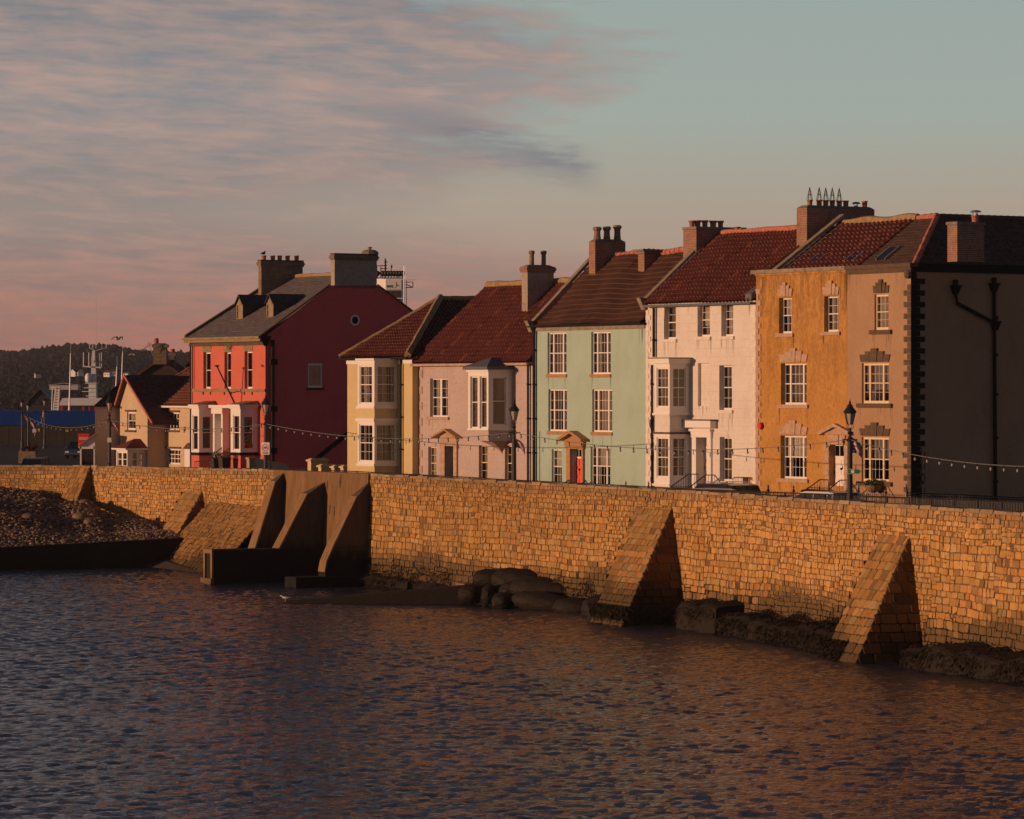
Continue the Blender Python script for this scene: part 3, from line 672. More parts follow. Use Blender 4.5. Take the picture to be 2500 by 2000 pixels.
mb = MB(); p = ORG[al.name]; cc = [(p[0]+.17*math.cos(q*PI/8), p[2]+.17*math.sin(q*PI/8)) for q in range(16)]
mb.hexa([(x, -.06, z) for x, z in cc], [(p[0]+(x-p[0])*.9, -.17, p[2]+(z-p[2])*.9) for x, z in cc]); mb.build('cover', 'signred', al)
mb = MB(); mb.box(p[0]-.12, p[0]+.12, -.059, -.035, p[2]-.1, p[2]+.1); mb.build('backplate', 'steel', al)
# ---------------------------------------------------------------- white house
UW = pf(1577); zew = 14.8
hw = house('white painted stone house with a two storey bay and blind niche', 'house', UW, UO)
Rw = 4.2; zrw = pz(pf(1943, Rw), Rw, 560)
ow = [op(1621, 1650, 747, 828), op(1703, 1733, 741, 822), op(1761, 1790, 738, 821), op(1756, 1787, 892, 1001), op(1757, 1787, 1067, 1175)]
nich = op(1704, 1732, 887, 992); odw = op(1703, 1729, 1068, 1186); obw = op(1813, 1842, 1165, 1200)
bu0, bu1, bd = bay_dims(1597, 1635, 1684)
walls(hw, 'white', UW, UO, zew-.05, ow+[nich+(.16,), odw+(.46,), obw+(.34,)], rev=.31, prof=[(0, zew-.05), (Rw, zrw-.1), (2*Rw, zew)], right=False)
mb = MB(); a, b, c, d = nich; mb.poly([(a, .16, c), (b, .16, c), (b, .16, d), (a, .16, d)]); mb.build('blind_niche', 'white', hw)
for k, o in enumerate(ow): window(hw, front(0), *o, kind='sash', cols=1 if k < 3 else 3, rows=2, rev=.24, drape='net' if k != 3 else 'drapes', dmat='curtain' if k < 3 else 'curtaind', sill=('whst', .16, .10, .12), fw=.06)
drips(hw, 'st_wh', [(o[0]-.1, o[1]+.1, o[2]-.16, 7, 1.0) for o in ow]+[(UW+.6, UO-.5, zew-.2, 14, .7), (nich[0], nich[1], nich[2], 4, .8)], 3)
mb = MB(); zc = ow[3][2]-.2; xc = ow[3][1]-.25
for k in range(9): dx, dx2 = .05*math.sin(k*1.9)+k*-.012, .05*math.sin((k+1)*1.9)-(k+1)*.012; mb.poly([(xc+dx, -.005, zc-k*.15), (xc+dx+.022, -.005, zc-k*.15), (xc+dx2+.022, -.005, zc-(k+1)*.15), (xc+dx2, -.005, zc-(k+1)*.15)])
mb.build('wall_crack', 'stain', hw, recalc=False)
quoins(hw, front(0), UW+.03, 1, ZG, zew-.2, 'whst', .27, .42, .25, .03); quoins(hw, front(0), UO-.01, -1, ZG, zew-.2, 'whst', .27, .42, .25, .025)
# bay
zc0, zc1 = pz(bu1, -.5, 888), pz(bu1, -.5, 877); zs1 = pz(bu1, -bd, 1009); zp0 = pz(bu1, -bd, 1060); zb0 = pz(bu1, -bd, 1182)
sidew = lambda x0, x1, y0, y1: sop(x0, x1, y0, y1, bu1)
frw = lambda x0, x1, y0, y1: op(x0, x1, y0, y1, -bd)
f1, f2 = frw(1603, 1631, 898, 995), frw(1603, 1631, 1068, 1166); s1, s2 = sidew(1643, 1675, 898, 996), sidew(1643, 1674, 1068, 1165)
mb = MB(); bay_box(mb, bu0, bu1, bd, zs1, zc0, [f1], [s1]); bay_box(mb, bu0, bu1, bd, zb0, zp0, [f2], [s2]); mb.build('bay_window', 'wood', hw, recalc=False); bay_room(hw, bu0, bu1, bd, zb0, zc0)
mb = MB(); bay_box(mb, bu0+.02, bu1-.02, bd-.02, zp0+.09, zs1-.10); mb.build('bay_panel', 'white', hw, recalc=False); mb = MB(); bay_box(mb, bu0+.02, bu1-.02, bd-.02, ZG-.2, zb0-.1); mb.build('bay_wall', 'white', hw, recalc=False)
mb = MB()
for z, e, h in ((zs1, .07, .10), (zb0, .08, .11)): mb = MB(); mb.box(bu0-e, bu1+e, -bd-e, -.001, z-h, z+.0); mb.build('bay_sill', 'wood', hw)
mb = MB(); mb.box(bu0-.14, bu1+.14, -bd-.14, -.001, zc0+.001, zc0+.16); mb.box(bu0-.2, bu1+.2, -bd-.2, -.002, zc0+.162, zc0+.25); mb.build('bay_cornice', 'wood', hw)
mb = MB(); mb.box(bu0-.22, bu1+.22, -bd-.22, -.001, zc0+.252, zc0+.30); mb.box(bu0-.04, bu1+.06, -bd-.05, -.001, zp0+.0, zp0+.088); mb.build('bay_roof', 'tiled', hw)
for mp, o, c in ((front(-bd), f1, 3), (front(-bd), f2, 3), (side(bu1), s1, 2), (side(bu1), s2, 2)): window(hw, mp, *o, cols=c, rows=2, rev=.05, drape='blind', dmat='blind', fw=.05)
# door
a, b, c, d = odw; mb = MB(); zf = pz(a, 0, 1053); zh = pz(a, 0, 1044)
mb.box(a-.36, a-.001, -.1, 0, ZG, d); mb.box(b+.001, b+.36, -.1, 0, ZG, d); mb.box(a-.40, b+.40, -.14, 0, d+.001, zf); mb.box(a-.46, b+.46, -.22, 0, zf+.001, zf+.12)
mb.build('door_surround', 'wood', hw)
mb = MB(); mb.box(a-.75, b+.75, -.40, 0, zh+.0, zh+.34); mb.build('door_hood', 'wood', hw)
mb = MB(); mb.box(a-.7, b+.8, -.45, 0, zh+.342, zh+.41); mb.build('hood_flashing', 'lead', hw)
panel_door(hw, a, b, c, d, 'creamgrey', .45, 3, .55)
mb = MB(); a, b, c, d = obw; mb.box(a, b, .3, .35, c, d); 
for q in range(4): xx = a+(b-a)*(q+.5)/4; mb.box(xx-.03, xx+.03, .27, .299, c, d)
mb.build('basement_hatch', 'brownwood', hw)
drainpipe(hw, pf(1596, -.13), 0, zc0+.35, zew-.25, .07); drainpipe(hw, pf(1594.5, -.13)-.1, 0, ZG, zc0-.05, .06)
RW = (-.28, zew-.05, Rw, zrw)
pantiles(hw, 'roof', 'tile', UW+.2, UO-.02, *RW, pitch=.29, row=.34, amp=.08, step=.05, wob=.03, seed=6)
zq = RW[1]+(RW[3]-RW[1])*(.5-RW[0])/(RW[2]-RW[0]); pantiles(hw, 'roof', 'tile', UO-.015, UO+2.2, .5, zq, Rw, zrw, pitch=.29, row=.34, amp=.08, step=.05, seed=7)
rafters_fill(hw, UW, UO, 0, zew, Rw, zrw, 2*Rw)
ridge_line(hw, 'ridge', 'ridger', (pf(1765, Rw), Rw, zrw+.05), (UO+2.0, Rw, zrw+.05), .16, bumpy=.012)
mb = MB(); mb.box(UW+.25, UO, -.36, -.24, zew-.22, zew-.10); mb.build('gutter', 'lead', hw)
chimney(hw, 1668, 1700, 1790, 553, 2.9, 16.6, 'brickr', pots=[(1689, 539, 0.168, 'flared'), (1703, 538, 0.184, 'flared'), (1721, 538, 0.168, 'flared'), (1741, 539, 0.192, 'flared'), (1759, 539, 0.160, 'flared')], cap='flat')
chimney(hw, 1790, 1794, 1822, 562, 6.0, 17.4, 'brickr', pots=[(1800, 554, 0.160, 'flared'), (1815, 556, 0.160, 'flared')], cap='flat')
mb = MB(); u = UO-.25; bar(mb, (u, -.28, zew+.12), (u, .35, zew+.55), .5, .3); mb.build('lead_valley', 'lead', hw)
# ---------------------------------------------------------------- green house
UG = pf(1303); zeg = pz(pf(1440), 0, 796)
hgr = house('pale green rendered house with coral red front door', 'house', UG, UW)
Rg = 4.0; zrg = pz(pf(1575, Rg), Rg, 620)
og = [op(1336.8, 1383, 812, 913.5), op(1443.5, 1491, 810, 913.6), op(1338.7, 1384, 950.5, 1053), op(1445.8, 1494.5, 950.7, 1055), op(1347, 1371.6, 1097, 1182), op(1442, 1490, 1091, 1186)]
odg = op(1396, 1424, 1096, 1188)
zfg = zeg-.2
walls(hgr, 'green', UG, UW, zfg, og+[odg+(.34,)], rev=.18, prof=[(0, zfg), (Rg, zrg-.1), (2*Rg, zfg)], right=False)
for k, o in enumerate(og): window(hgr, front(0), *o, kind='sash' if k == 4 else 'tri', cols=3, rows=2, rev=.11, drape='drapes' if k == 1 else 'net', dmat='curtaind' if k in (0, 2) else 'curtain', sill=('brownwood', .17, .08, .05) if k < 4 else None, fw=.055)
mb = MB(); mb.box(UG+.01, UW-.01, -.09, 0, zfg, zeg+.0); mb.build('eaves_course', 'ridgep', hgr); drips(hgr, 'st_gn', [(o[0], o[1], o[2]-.17, 6, 1.0) for o in og[:4]]+[(UG+.3, UW-.3, zfg, 18, 1.2)], 4)
mb = MB(); mb.box(UG-.1, UW+.05, -.38, -.24, zeg+.0, zeg+.11); mb.build('gutter', 'black', hgr)
RG = (-.30, zeg+.05, Rg, zrg)
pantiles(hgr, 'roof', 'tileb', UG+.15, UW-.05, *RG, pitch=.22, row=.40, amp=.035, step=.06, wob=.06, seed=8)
rafters_fill(hgr, UG, UW, 0, zeg, Rg, zrg, 2*Rg)
mb = MB(); k0 = pf(1478, Rg); n = int((UW-k0-.3)/.42)
for k in range(n): u = k0+k*.42; zz = zrg+.05+.05*math.sin(k*.7+2); mb.tube([(u, Rg, zz), (u+.40, Rg, zz+.02)], [.15, .17], 8)
mb.build('ridge', 'ridger', hgr)
def verge(parent, u, ve, ze, vr, zr, w=.32, kneel=True, mat='ridgep'):
    mb = MB(); bar(mb, (u, ve, ze+.14), (u, vr, zr+.16), w, .22)
    if kneel: mb.hexa([(u-w/2, ve-.12, ze-.35), (u+w/2, ve-.12, ze-.35), (u+w/2, ve+.3, ze-.35), (u-w/2, ve+.3, ze-.35)], [(u-w/2, ve-.42, ze+.25), (u+w/2, ve-.42, ze+.25), (u+w/2, ve+.3, ze+.25), (u-w/2, ve+.3, ze+.25)])
    return mb.build('verge_coping', mat, parent)
verge(hgr, UG+.02, -.1, zeg+.1, Rg, zrg+.12)
verge(hw, UW-.02, -.05, zew+.02, Rw, zrw+.02)
mb = MB(); bar(mb, (UW+.24, -.2, zew+.06), (UW+.24, Rw, zrw+.08), .22, .04); mb.build('lead_flashing', 'lead', hw)
chimney(hgr, 1438, 1453, 1527, 583, 2.75, 16.2, 'brickr', pots=[(1458, 554, 0.177, 'octo'), (1481.5, 553, 0.170, 'octo'), (1507, 550, 0.177, 'octo')])
c_, q_ = chimney(hgr, 1558, 1573, 1622, 613, 3.0, 16.4, 'brickr', cap='flat')
mb = MB(); mb.box(q_[0]-.25, q_[1]+.2, q_[2]-.2, q_[3]+.3, q_[4]+.002, q_[4]+.09); mb.build('chimney_slab', 'cement', c_)
drainpipe(hgr, pf(1303.5, -.13), 0, ZG, zeg-.05, .075, head=True)
mb = MB(); u = pf(1318); mb.box(u-.02, u+.02, -.03, 0, ZG, pz(u, 0, 1053)); mb.build('cable', 'steel', hgr)
a, b, c, d = odg; um = (a+b)/2
mb = MB(); zt = pz(um, 0, 1072); zl = pz(um, 0, 1088); za = pz(um, -.4, 1052)
mb.box(a-.36, a-.001, -.12, 0, ZG, d); mb.box(b+.001, b+.14, -.12, 0, ZG, d); mb.box(a-.38, b+.20, -.16, 0, d+.001, zl); mb.box(a-.44, b+.24, -.2, 0, zl+.001, zt)
mb.poly([(a-.5, -.18, zt), (b+.3, -.18, zt), (um, -.18, za-.12)])
mb.build('door_surround', 'brownwood', hgr)
mb = MB()
for x in (a-.72, b+.52): mb.hexa([(um, -.5, za-.13), (um, 0, za-.13), (um, 0, za), (um, -.5, za)], [(x, -.5, zt-.13), (x, 0, zt-.13), (x, 0, zt+.02), (x, -.5, zt+.02)])
mb.build('pediment', 'brownwood', hgr)
da, db = pf(1407, .3), pf(1426, .3); panel_door(hgr, da, db, c, d, 'coral', .3, 3, .5, 'wood')
mb = MB(); mb.box(a, da-.01, .28, .33, c, d); mb.build('door_side_panel', 'wood', hgr)
# ---------------------------------------------------------------- pink house
UP = pf(1020); zep = pz(pf(1160), 0, 886)
hp = house('pinkish painted stone house with a projecting oriel window', 'house', UP, UG)
lo, hi = 1, 9
for _ in range(40):
    m = (lo+hi)/2
    if pf(1200, m) > pf(1014, -.3): lo = m
    else: hi = m
Rp = m; Rp = 4.6; zrp = pz(pf(1200, Rp), Rp, 697)
opk = [op(1050, 1093, 924, 1018), op(1045.5, 1065.5, 1091, 1172), op(1169, 1190, 1087.6, 1172), op(1232.5, 1252, 1087.6, 1176)]
odp = op(1089, 1110, 1089, 1172)
walls(hp, 'pink', UP, UG, zep-.05, opk+[odp+(.42,)], rev=.23, prof=[(0, zep-.05), (Rp, zrp-.08), (2*Rp, zep)])
for k, o in enumerate(opk): window(hp, front(0), *o, kind='double' if k == 0 else 'sash', cols=2, rows=2, rev=.16, drape='net' if k else 'drapes', sill=('pinkst', .16, .12, .2) if k == 0 else None, fw=.05, frame='wood' if k == 0 else 'creamwood', dmat='curtaind')
drips(hp, 'st_pk', [(o[0]-.2, o[1]+.2, o[2]-.16, 6, .8) for o in opk[:1]]+[(UP+.5, UG-.3, zep-.1, 16, .9)], 5)
quoins(hp, front(0), UP+.03, 1, ZG, zep-.3, 'pinkst', .44, .48, .22, .025)
ou0, ou1, od_ = bay_dims(1143, 1192.4, 1251)
zt, zb = pz(ou1, -od_, 908), pz(ou1, -od_, 1048); zpn = pz(ou1, -od_, 1077)
g1, g2 = op(1148, 1166, 919, 1046, -od_), op(1171, 1188, 919, 1046, -od_); g3 = sop(1204, 1237, 921, 1039, ou1)
mb = MB(); bay_box(mb, ou0, ou1, od_, zb, zt, [g1, g2], [g3], rev=.12); mb.build('oriel', 'wood', hp, recalc=False); bay_room(hp, ou0, ou1, od_, zb, zt)
mb = MB(); bay_box(mb, ou0+.03, ou1-.03, od_-.03, zpn, zb-.07); 
mb.build('oriel_base', 'pink', hp, recalc=False)
mb = MB(); mb.box(ou0-.06, ou1+.06, -od_-.06, -.001, zb-.07, zb); mb.build('oriel_sill', 'wood', hp); mb = MB(); mb.box(ou0-.08, ou1+.08, -od_-.08, -.001, zt+.001, zt+.12); mb.build('oriel_trim', 'wood', hp)
mb = MB(); e = .22
base = [(ou0-e, -od_-e), (ou1+e, -od_-e), (ou1+e, 0), (ou0-e, 0)]
mb.hexa([(x, y, zt+.122) for x, y in base], [(x, y, zt+.28) for x, y in base]); ap = zt+.78
um = (ou0+ou1)/2; i = [(*base[0], zt+.282), (*base[1], zt+.282), (*base[2], zt+.282), (*base[3], zt+.282)]
A = (um, -od_*.45, ap); B_ = (um, 0, ap)
mb.poly([i[0], i[1], A]); mb.poly([i[1], i[2], B_, A]); mb.poly([i[3], i[0], A, B_]); mb.build('oriel_roof', 'lead', hp)
mb = MB(); zk = pz(um, -.3, 1110); prev = None
for k in range(7):
    f = k/6; w = (1-f)**1.6; z = zpn-(zpn-zk)*f; r = [(um-w*.75, 0, z), (um+w*.75, 0, z), (um+w*.6, -w*od_*.7, z), (um-w*.6, -w*od_*.7, z)]
    if prev:
        for q in range(4): mb.poly([prev[q], prev[(q+1) % 4], r[(q+1) % 4], r[q]])
    prev = r
mb.build('corbel', 'pinkst', hp)
for mp, o in ((front(-od_), g1), (front(-od_), g2), (side(ou1), g3)): window(hp, mp, *o, cols=1, rows=1, rev=.1, drape='blind', dmat='blind', fw=.05)
a, b, c, d = odp; um = (a+b)/2; mb = MB(); zt_ = pz(um, 0, 1067); za = pz(um, -.4, 1047)
mb.box(a-.5, a-.001, -.1, 0, ZG, d); mb.box(b+.001, b+.36, -.1, 0, ZG, d); mb.box(a-.5, b+.36, -.1, 0, d+.001, zt_); mb.poly([(a-.6, -.12, zt_), (b+.5, -.12, zt_), (um, -.12, za-.1)]); mb.build('door_surround', 'pinkst', hp)
mb = MB()
for x in (a-.95, b+.75): mb.hexa([(um, -.42, za-.1), (um, 0, za-.1), (um, 0, za), (um, -.42, za)], [(x, -.42, zt_-.08), (x, 0, zt_-.08), (x, 0, zt_+.04), (x, -.42, zt_+.04)])
mb.build('pediment', 'brownwood', hp)
panel_door(hp, a, b, c, d, 'dkwood', .4, 3, .9, 'brownwood')
RP = (-.32, zep-.0, Rp, zrp)
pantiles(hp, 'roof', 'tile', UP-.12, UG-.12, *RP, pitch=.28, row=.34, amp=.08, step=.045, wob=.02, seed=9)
rafters_fill(hp, UP, UG, 0, zep, Rp, zrp, 2*Rp)
mb = MB(); mb.box(UP-.15, UG-.05, -.42, -.28, zep-.16, zep-.03); mb.build('gutter', 'pinkst', hp)
ridge_line(hp, 'ridge', 'ridge', (UP-.12, Rp, zrp+.03), (UG+.2, Rp, zrp+.05), .2, 20, .015)
chimney(hp, 1274, 1288, 1352, 646, 2.7, 14.6, 'rendgrey', band='brickr', pots=[(1298, 612, 0.140, 'tall'), (1327, 612, 0.140, 'tall')])
drainpipe(hp, pf(1289, -.13), 0, ZG, zep-.15, .06, head=False)
# ---------------------------------------------------------------- yellow house
VY = -.42; UY = pf(848, VY); UY1 = pf(1007, VY); zey = pz(pf(920, VY), VY, 874)
hy = house('yellow rendered house with a two storey box bay and hipped roof', 'house', UY, UY1, VY)
yu0, yu1, yd = None, None, None
def bay_dims_v(xl, xa, xj, v0):
    u1 = pf(xj, v0); lo, hi = 0., 3.
    for _ in range(40):
        d = (lo+hi)/2
        if pf(xa, v0-d) < u1: lo = d
        else: hi = d
    return pf(xl, v0-d), u1, d
yu0, yu1, yd = bay_dims_v(873, 914, 970, VY)
walls(hy, 'yellow', UY, UY1, zey-.18, [], v0=VY, depth=12)
mb = MB(); mb.box(UY-.02, UY1+.03, VY-.06, VY, zey-.34, zey-.12); mb.build('eaves_course', 'wood', hy)
yf1, yf2 = op(877.7, 908, 893, 986, VY-yd), op(877, 909, 1036, 1127, VY-yd)
ys1, ys2 = sop(921, 965, 893, 985, yu1), sop(919, 965, 1036, 1128, yu1)
zz = lambda y: pz(yu1, VY-yd, y)
mb = MB(); bay_box(mb, yu0, yu1, yd, zz(992), zz(880), [yf1], [ys1], v0=VY); bay_box(mb, yu0, yu1, yd, zz(1133), zz(1030), [yf2], [ys2], v0=VY); mb.build('bay_window', 'wood', hy, recalc=False); bay_room(hy, yu0, yu1, yd, zz(1133), zz(880), VY)
mb = MB(); bay_box(mb, yu0+.02, yu1-.02, yd-.02, zz(1022), zz(998), v0=VY); mb.build('bay_panel', 'yellow', hy, recalc=False); mb = MB(); bay_box(mb, yu0+.02, yu1-.02, yd-.02, ZG-.2, zz(1139), v0=VY); mb.build('bay_wall', 'yellow', hy, recalc=False)
mb = MB()
for y0, y1, e in ((998, 992, .07), (1139, 1133, .07), (1030, 1022, .1), (880, 875, .1)): mb = MB(); mb.box(yu0-e, yu1+e, VY-yd-e, VY-.001, zz(y0), zz(y1)); mb.build('bay_sill' if e < .08 else 'bay_cornice', 'wood', hy)
for mp, o in ((front(VY-yd), yf1), (front(VY-yd), yf2), (side(yu1), ys1), (side(yu1), ys2)): window(hy, mp, *o, cols=3, rows=2, rev=.05, drape='net' if mp(0, 1, 0)[0] else 'drapes', dmat='curtain', fw=.05)
VA = 4.6; UA = pf(1075, VA); ZA = pz(UA, VA, 729)
e = .35; ze = zey+.02
RY = (VY-e, ze, VA, ZA)
eL, eR = UY-.3, UY1+.12
hl = Vector((VA-VY+e, -(UA-eL), 0)); hr = Vector((VA-VY+e, (eR-UA), 0))
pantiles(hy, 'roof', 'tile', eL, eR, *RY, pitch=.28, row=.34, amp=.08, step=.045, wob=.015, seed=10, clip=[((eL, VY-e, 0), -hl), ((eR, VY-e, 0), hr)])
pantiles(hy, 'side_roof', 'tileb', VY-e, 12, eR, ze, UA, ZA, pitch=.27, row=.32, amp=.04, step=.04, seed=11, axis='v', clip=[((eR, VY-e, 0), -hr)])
mb = MB(); mb.poly([(eL, VY-e, ze), (UA, VA, ZA), (UA, 12, ZA), (eL, 12, ze)]); mb.build('back_roof', 'tileb', hy, recalc=False)
ridge_line(hy, 'hip_ridge', 'ridge', (eR-.05, VY-e, ze+.1), (UA, VA, ZA+.08), .2); ridge_line(hy, 'hip_ridge', 'ridge', (eL, VY-e, ze+.06), (UA, VA, ZA+.06), .13)
ridge_line(hy, 'ridge', 'ridge', (UA, VA, ZA+.02), (UA, 12, ZA+.02), .16)
mb = MB(); mb.box(eL-.1, yu0, VY-e-.12, VY-e, ze-.12, ze-.0); mb.box(yu1+.1, eR, VY-e-.12, VY-e, ze-.12, ze-.0); mb.build('gutter', 'black', hy)
drainpipe(hy, pf(978.5, VY-.13), VY, ZG, ze-.1, .065)
# ---------------------------------------------------------------- red house
VR = 4.0; UR0 = pf(467, VR); UR1 = pf(648, VR); zer = pz(pf(556, VR), VR, 824)
hr_ = house('coral red two storey house with deep red side wall and slate roof', 'house', UR0, UR1, VR)
VRr = VR+6.5; ZRr = pz(pf(800, VRr), VRr, 672)
orr = [op(496.5, 514.5, 860, 949, VR), op(548, 564, 860, 949, VR), op(597, 616, 858, 949, VR)]
ord_ = op(541, 557, 1012, 1126, VR)
gw = sop(752, 787, 887, 947, UR1); rw_v = vsolve(866, UR1); rw_z = pz(UR1, rw_v, 782)
prof = [(VR, zer), (vsolve(805, UR1), pz(UR1, vsolve(805, UR1), 697)), (vsolve(922, UR1), pz(UR1, vsolve(922, UR1), 697)), (VRr*2-VR, zer)]
mb = MB(); wall_panel(mb, front(VR), UR0, UR1-.002, ZG-.3, zer, [o+(.27,) for o in orr]+[ord_+(.12,)], .27); mb.build('wall', 'red', hr_, recalc=False)
mb = MB(); wall_panel(mb, side(UR1), VR, VRr*2-VR, ZG-.3, zer, [gw], .1)
mb.poly([(UR1, v, z) for v, z in [(VR, zer), prof[1], prof[2], (VRr*2-VR, zer)]])
mb.poly([(UR0, v, z) for v, z in [(VR, ZG), (VR, zer-.4), (prof[1][0], prof[1][1]-.5), (prof[2][0], prof[2][1]-.5), (VRr*2-VR, zer-.4), (VRr*2-VR, ZG)]]); vb = VRr*2-VR
mb.poly([(UR0, vb, ZG), (UR1, vb, ZG), (UR1, vb, zer), (UR0, vb, zer)]); mb.build('side_wall', 'redside', hr_, recalc=False)
for o in orr:
    window(hr_, front(VR), *o, kind='sash', cols=1, rows=1, rev=.2, drape=None, fw=.07, sill=None)
    mb = MB(); n = 6
    for k in range(n):
        a0, a1 = o[0]-.04+(o[1]-o[0]+.08)*k/n, o[0]-.04+(o[1]-o[0]+.08)*(k+1)/n; c0 = (o[0]+o[1])/2; t = 1.14
        mb.hexa([(a0+.004, VR-.03, o[3]+.01), (a1-.004, VR-.03, o[3]+.01), (a1-.004, VR, o[3]+.01), (a0+.004, VR, o[3]+.01)], [(c0+(a0-c0)*t, VR-.03, o[3]+.40), (c0+(a1-c0)*t-.006, VR-.03, o[3]+.40), (c0+(a1-c0)*t-.006, VR, o[3]+.40), (c0+(a0-c0)*t, VR, o[3]+.40)])
    mb.build('lintel', 'tanst', hr_)
zs = orr[0][2]; mb = MB(); mb.box(UR0-.06, UR1+.06, VR-.09, VR, zs-.2, zs-.02); mb.box(UR1-.01, UR1+.06, VR, VR+.12, zs-.2, zs-.02)
for o in orr:
    for x in (o[0], o[1]): mb.hexa([(x-.04, VR-.06, zs-.4), (x+.04, VR-.06, zs-.4), (x+.04, VR, zs-.4), (x-.04, VR, zs-.4)], [(x-.07, VR-.1, zs-.202), (x+.07, VR-.1, zs-.202), (x+.07, VR, zs-.202), (x-.07, VR, zs-.202)])
mb.build('string_course', 'tanst', hr_)
window(hr_, side(UR1), *gw, kind='plain', cols=1, rows=1, rev=.04, drape='net', dmat='curtaind', sill=('black', .12, .08, .1), fw=.09)
mb = MB(); ring = lambda r: [(rw_v+r*math.cos(q*PI/12), rw_z+r*math.sin(q*PI/12)) for q in range(24)]
r0, r1 = ring(.24), ring(.33)
for k in range(24):
    j = (k+1) % 24; mb.hexa([(UR1-.01, *r0[k]), (UR1-.01, *r1[k]), (UR1-.01, *r1[j]), (UR1-.01, *r0[j])], [(UR1+.06, *r0[k]), (UR1+.06, *r1[k]), (UR1+.06, *r1[j]), (UR1+.06, *r0[j])])
rwin = mb.build('round_window', 'wood', hr_); mb = MB(); mb.poly([(UR1+.02, *p) for p in r0]); mb.build('pane', 'black', rwin, recalc=False)
mb = MB(); mb.tube([(UR1+.14, vsolve(663, UR1), ZG), (UR1+.14, vsolve(663, UR1), zer-.2)], .13, 8); v_ = vsolve(663, UR1)
for z in (6.5, 9.1, 12.0): mb.box(UR1+.0, UR1+.3, v_-.2, v_+.25, z, z+.35)
mb.build('drainpipe', 'black', hr_)
mb = MB(); va, vb2_ = vsolve(770, UR1), vsolve(849, UR1); za_, zb_ = pz(UR1, va, 1120), pz(UR1, vb2_, 1057)
mb.hexa([(UR1+.001, va, za_-.18), (UR1+.12, va, za_-.18), (UR1+.12, vb2_, zb_-.18), (UR1+.001, vb2_, zb_-.18)], [(UR1+.001, va, za_+.12), (UR1+.12, va, za_+.12), (UR1+.12, vb2_, zb_+.12), (UR1+.001, vb2_, zb_+.12)]); mb.build('sloping_bar', 'black', hr_)  # black bar slanting across the side wall
mb = MB(); mb.tube([(UR0+.14, VR-.12, ZG), (UR0+.14, VR-.12, zer-.3)], .05, 8); mb.tube([(UR0+.42, VR-.10, zs), (UR0+.42, VR-.10, zer-.3)], .03, 6); mb.build('drainpipe', 'black', hr_)
mb = MB(); mb.box(UR0-.1, UR1-.003, VR-.14, VR, zer-.52, zer-.36); mb.box(UR0-.05, UR1-.003, VR-.10, VR-.001, zer-.358, zer-.30); mb.build('frieze', 'dkst', hr_)
mb = MB(); mb.box(UR0-.3, UR1+.02, VR-.40, VR, zer-.30, zer-.12); mb.box(UR0-.38, UR1+.05, VR-.52, VR-.1, zer-.118, zer+.02); mb.build('cornice', 'tanst', hr_)
mb = MB(); mb.hexa([(UR1+.0, VR-.1, zer-.6), (UR1+.12, VR-.1, zer-.6), (UR1+.12, VR+.05, zer-.6), (UR1, VR+.05, zer-.6)], [(UR1+.0, VR-.5, zer+.03), (UR1+.14, VR-.5, zer+.03), (UR1+.14, VR+.35, zer+.03), (UR1, VR+.35, zer+.03)]); mb.build('eaves_bracket', 'black', hr_)
RR = (VR-.45, zer-.0, VRr, ZRr)
pantiles(hr_, 'roof', 'slate', UR0-.15, UR1+.02, *RR, pitch=.3, row=.24, amp=0, step=.014, wob=.008, seed=12)
mb = MB(); mb.poly([(UR0, VRr, ZRr), (UR1, VRr, ZRr), (UR1, vb+.3, zer), (UR0, vb+.3, zer)]); mb.build('back_roof', 'slate', hr_, recalc=False)
mb = MB(); bar(mb, (UR0-.08, VR-.4, zer+.1), (UR0-.08, VRr, ZRr+.1), .25, .22); mb.build('verge_coping', 'dkst', hr_)
mb = MB(); bar(mb, (UR1+.02, VR-.4, zer+.02), (UR1+.02, prof[1][0], prof[1][1]+.04), .14, .10); mb.build('verge_slates', 'tiled', hr_)
mb = MB(); bar(mb, (UR1+.02, prof[2][0], prof[2][1]+.02), (UR1+.02, vb+.2, zer-.02), .14, .10); mb.build('verge_slates', 'tiled', hr_)
ridge_line(hr_, 'ridge', 'ridge', (UR0, VRr, ZRr+.06), (UR1-.3, VRr, ZRr+.06), .12)
chimney(hr_, 631, 638, 739, 634, 8.2, 15.3, 'bricky', band='bricky', pots=[(644, 624, 0.166, 'pot'), (666, 624, 0.158, 'pot'), (683, 624, 0.158, 'pot'), (702, 624, 0.158, 'pot'), (724, 624, 0.158, 'pot')], cap='flat', capmat='dkst')
chimney(hr_, 808, 817, 920, 618, vsolve(817, UR1), prof[1][1]-.15, 'rendgrey', band='bricky', pots=[(903, 603, 0.300, 'finial')], cap='flat', capmat='dkst')
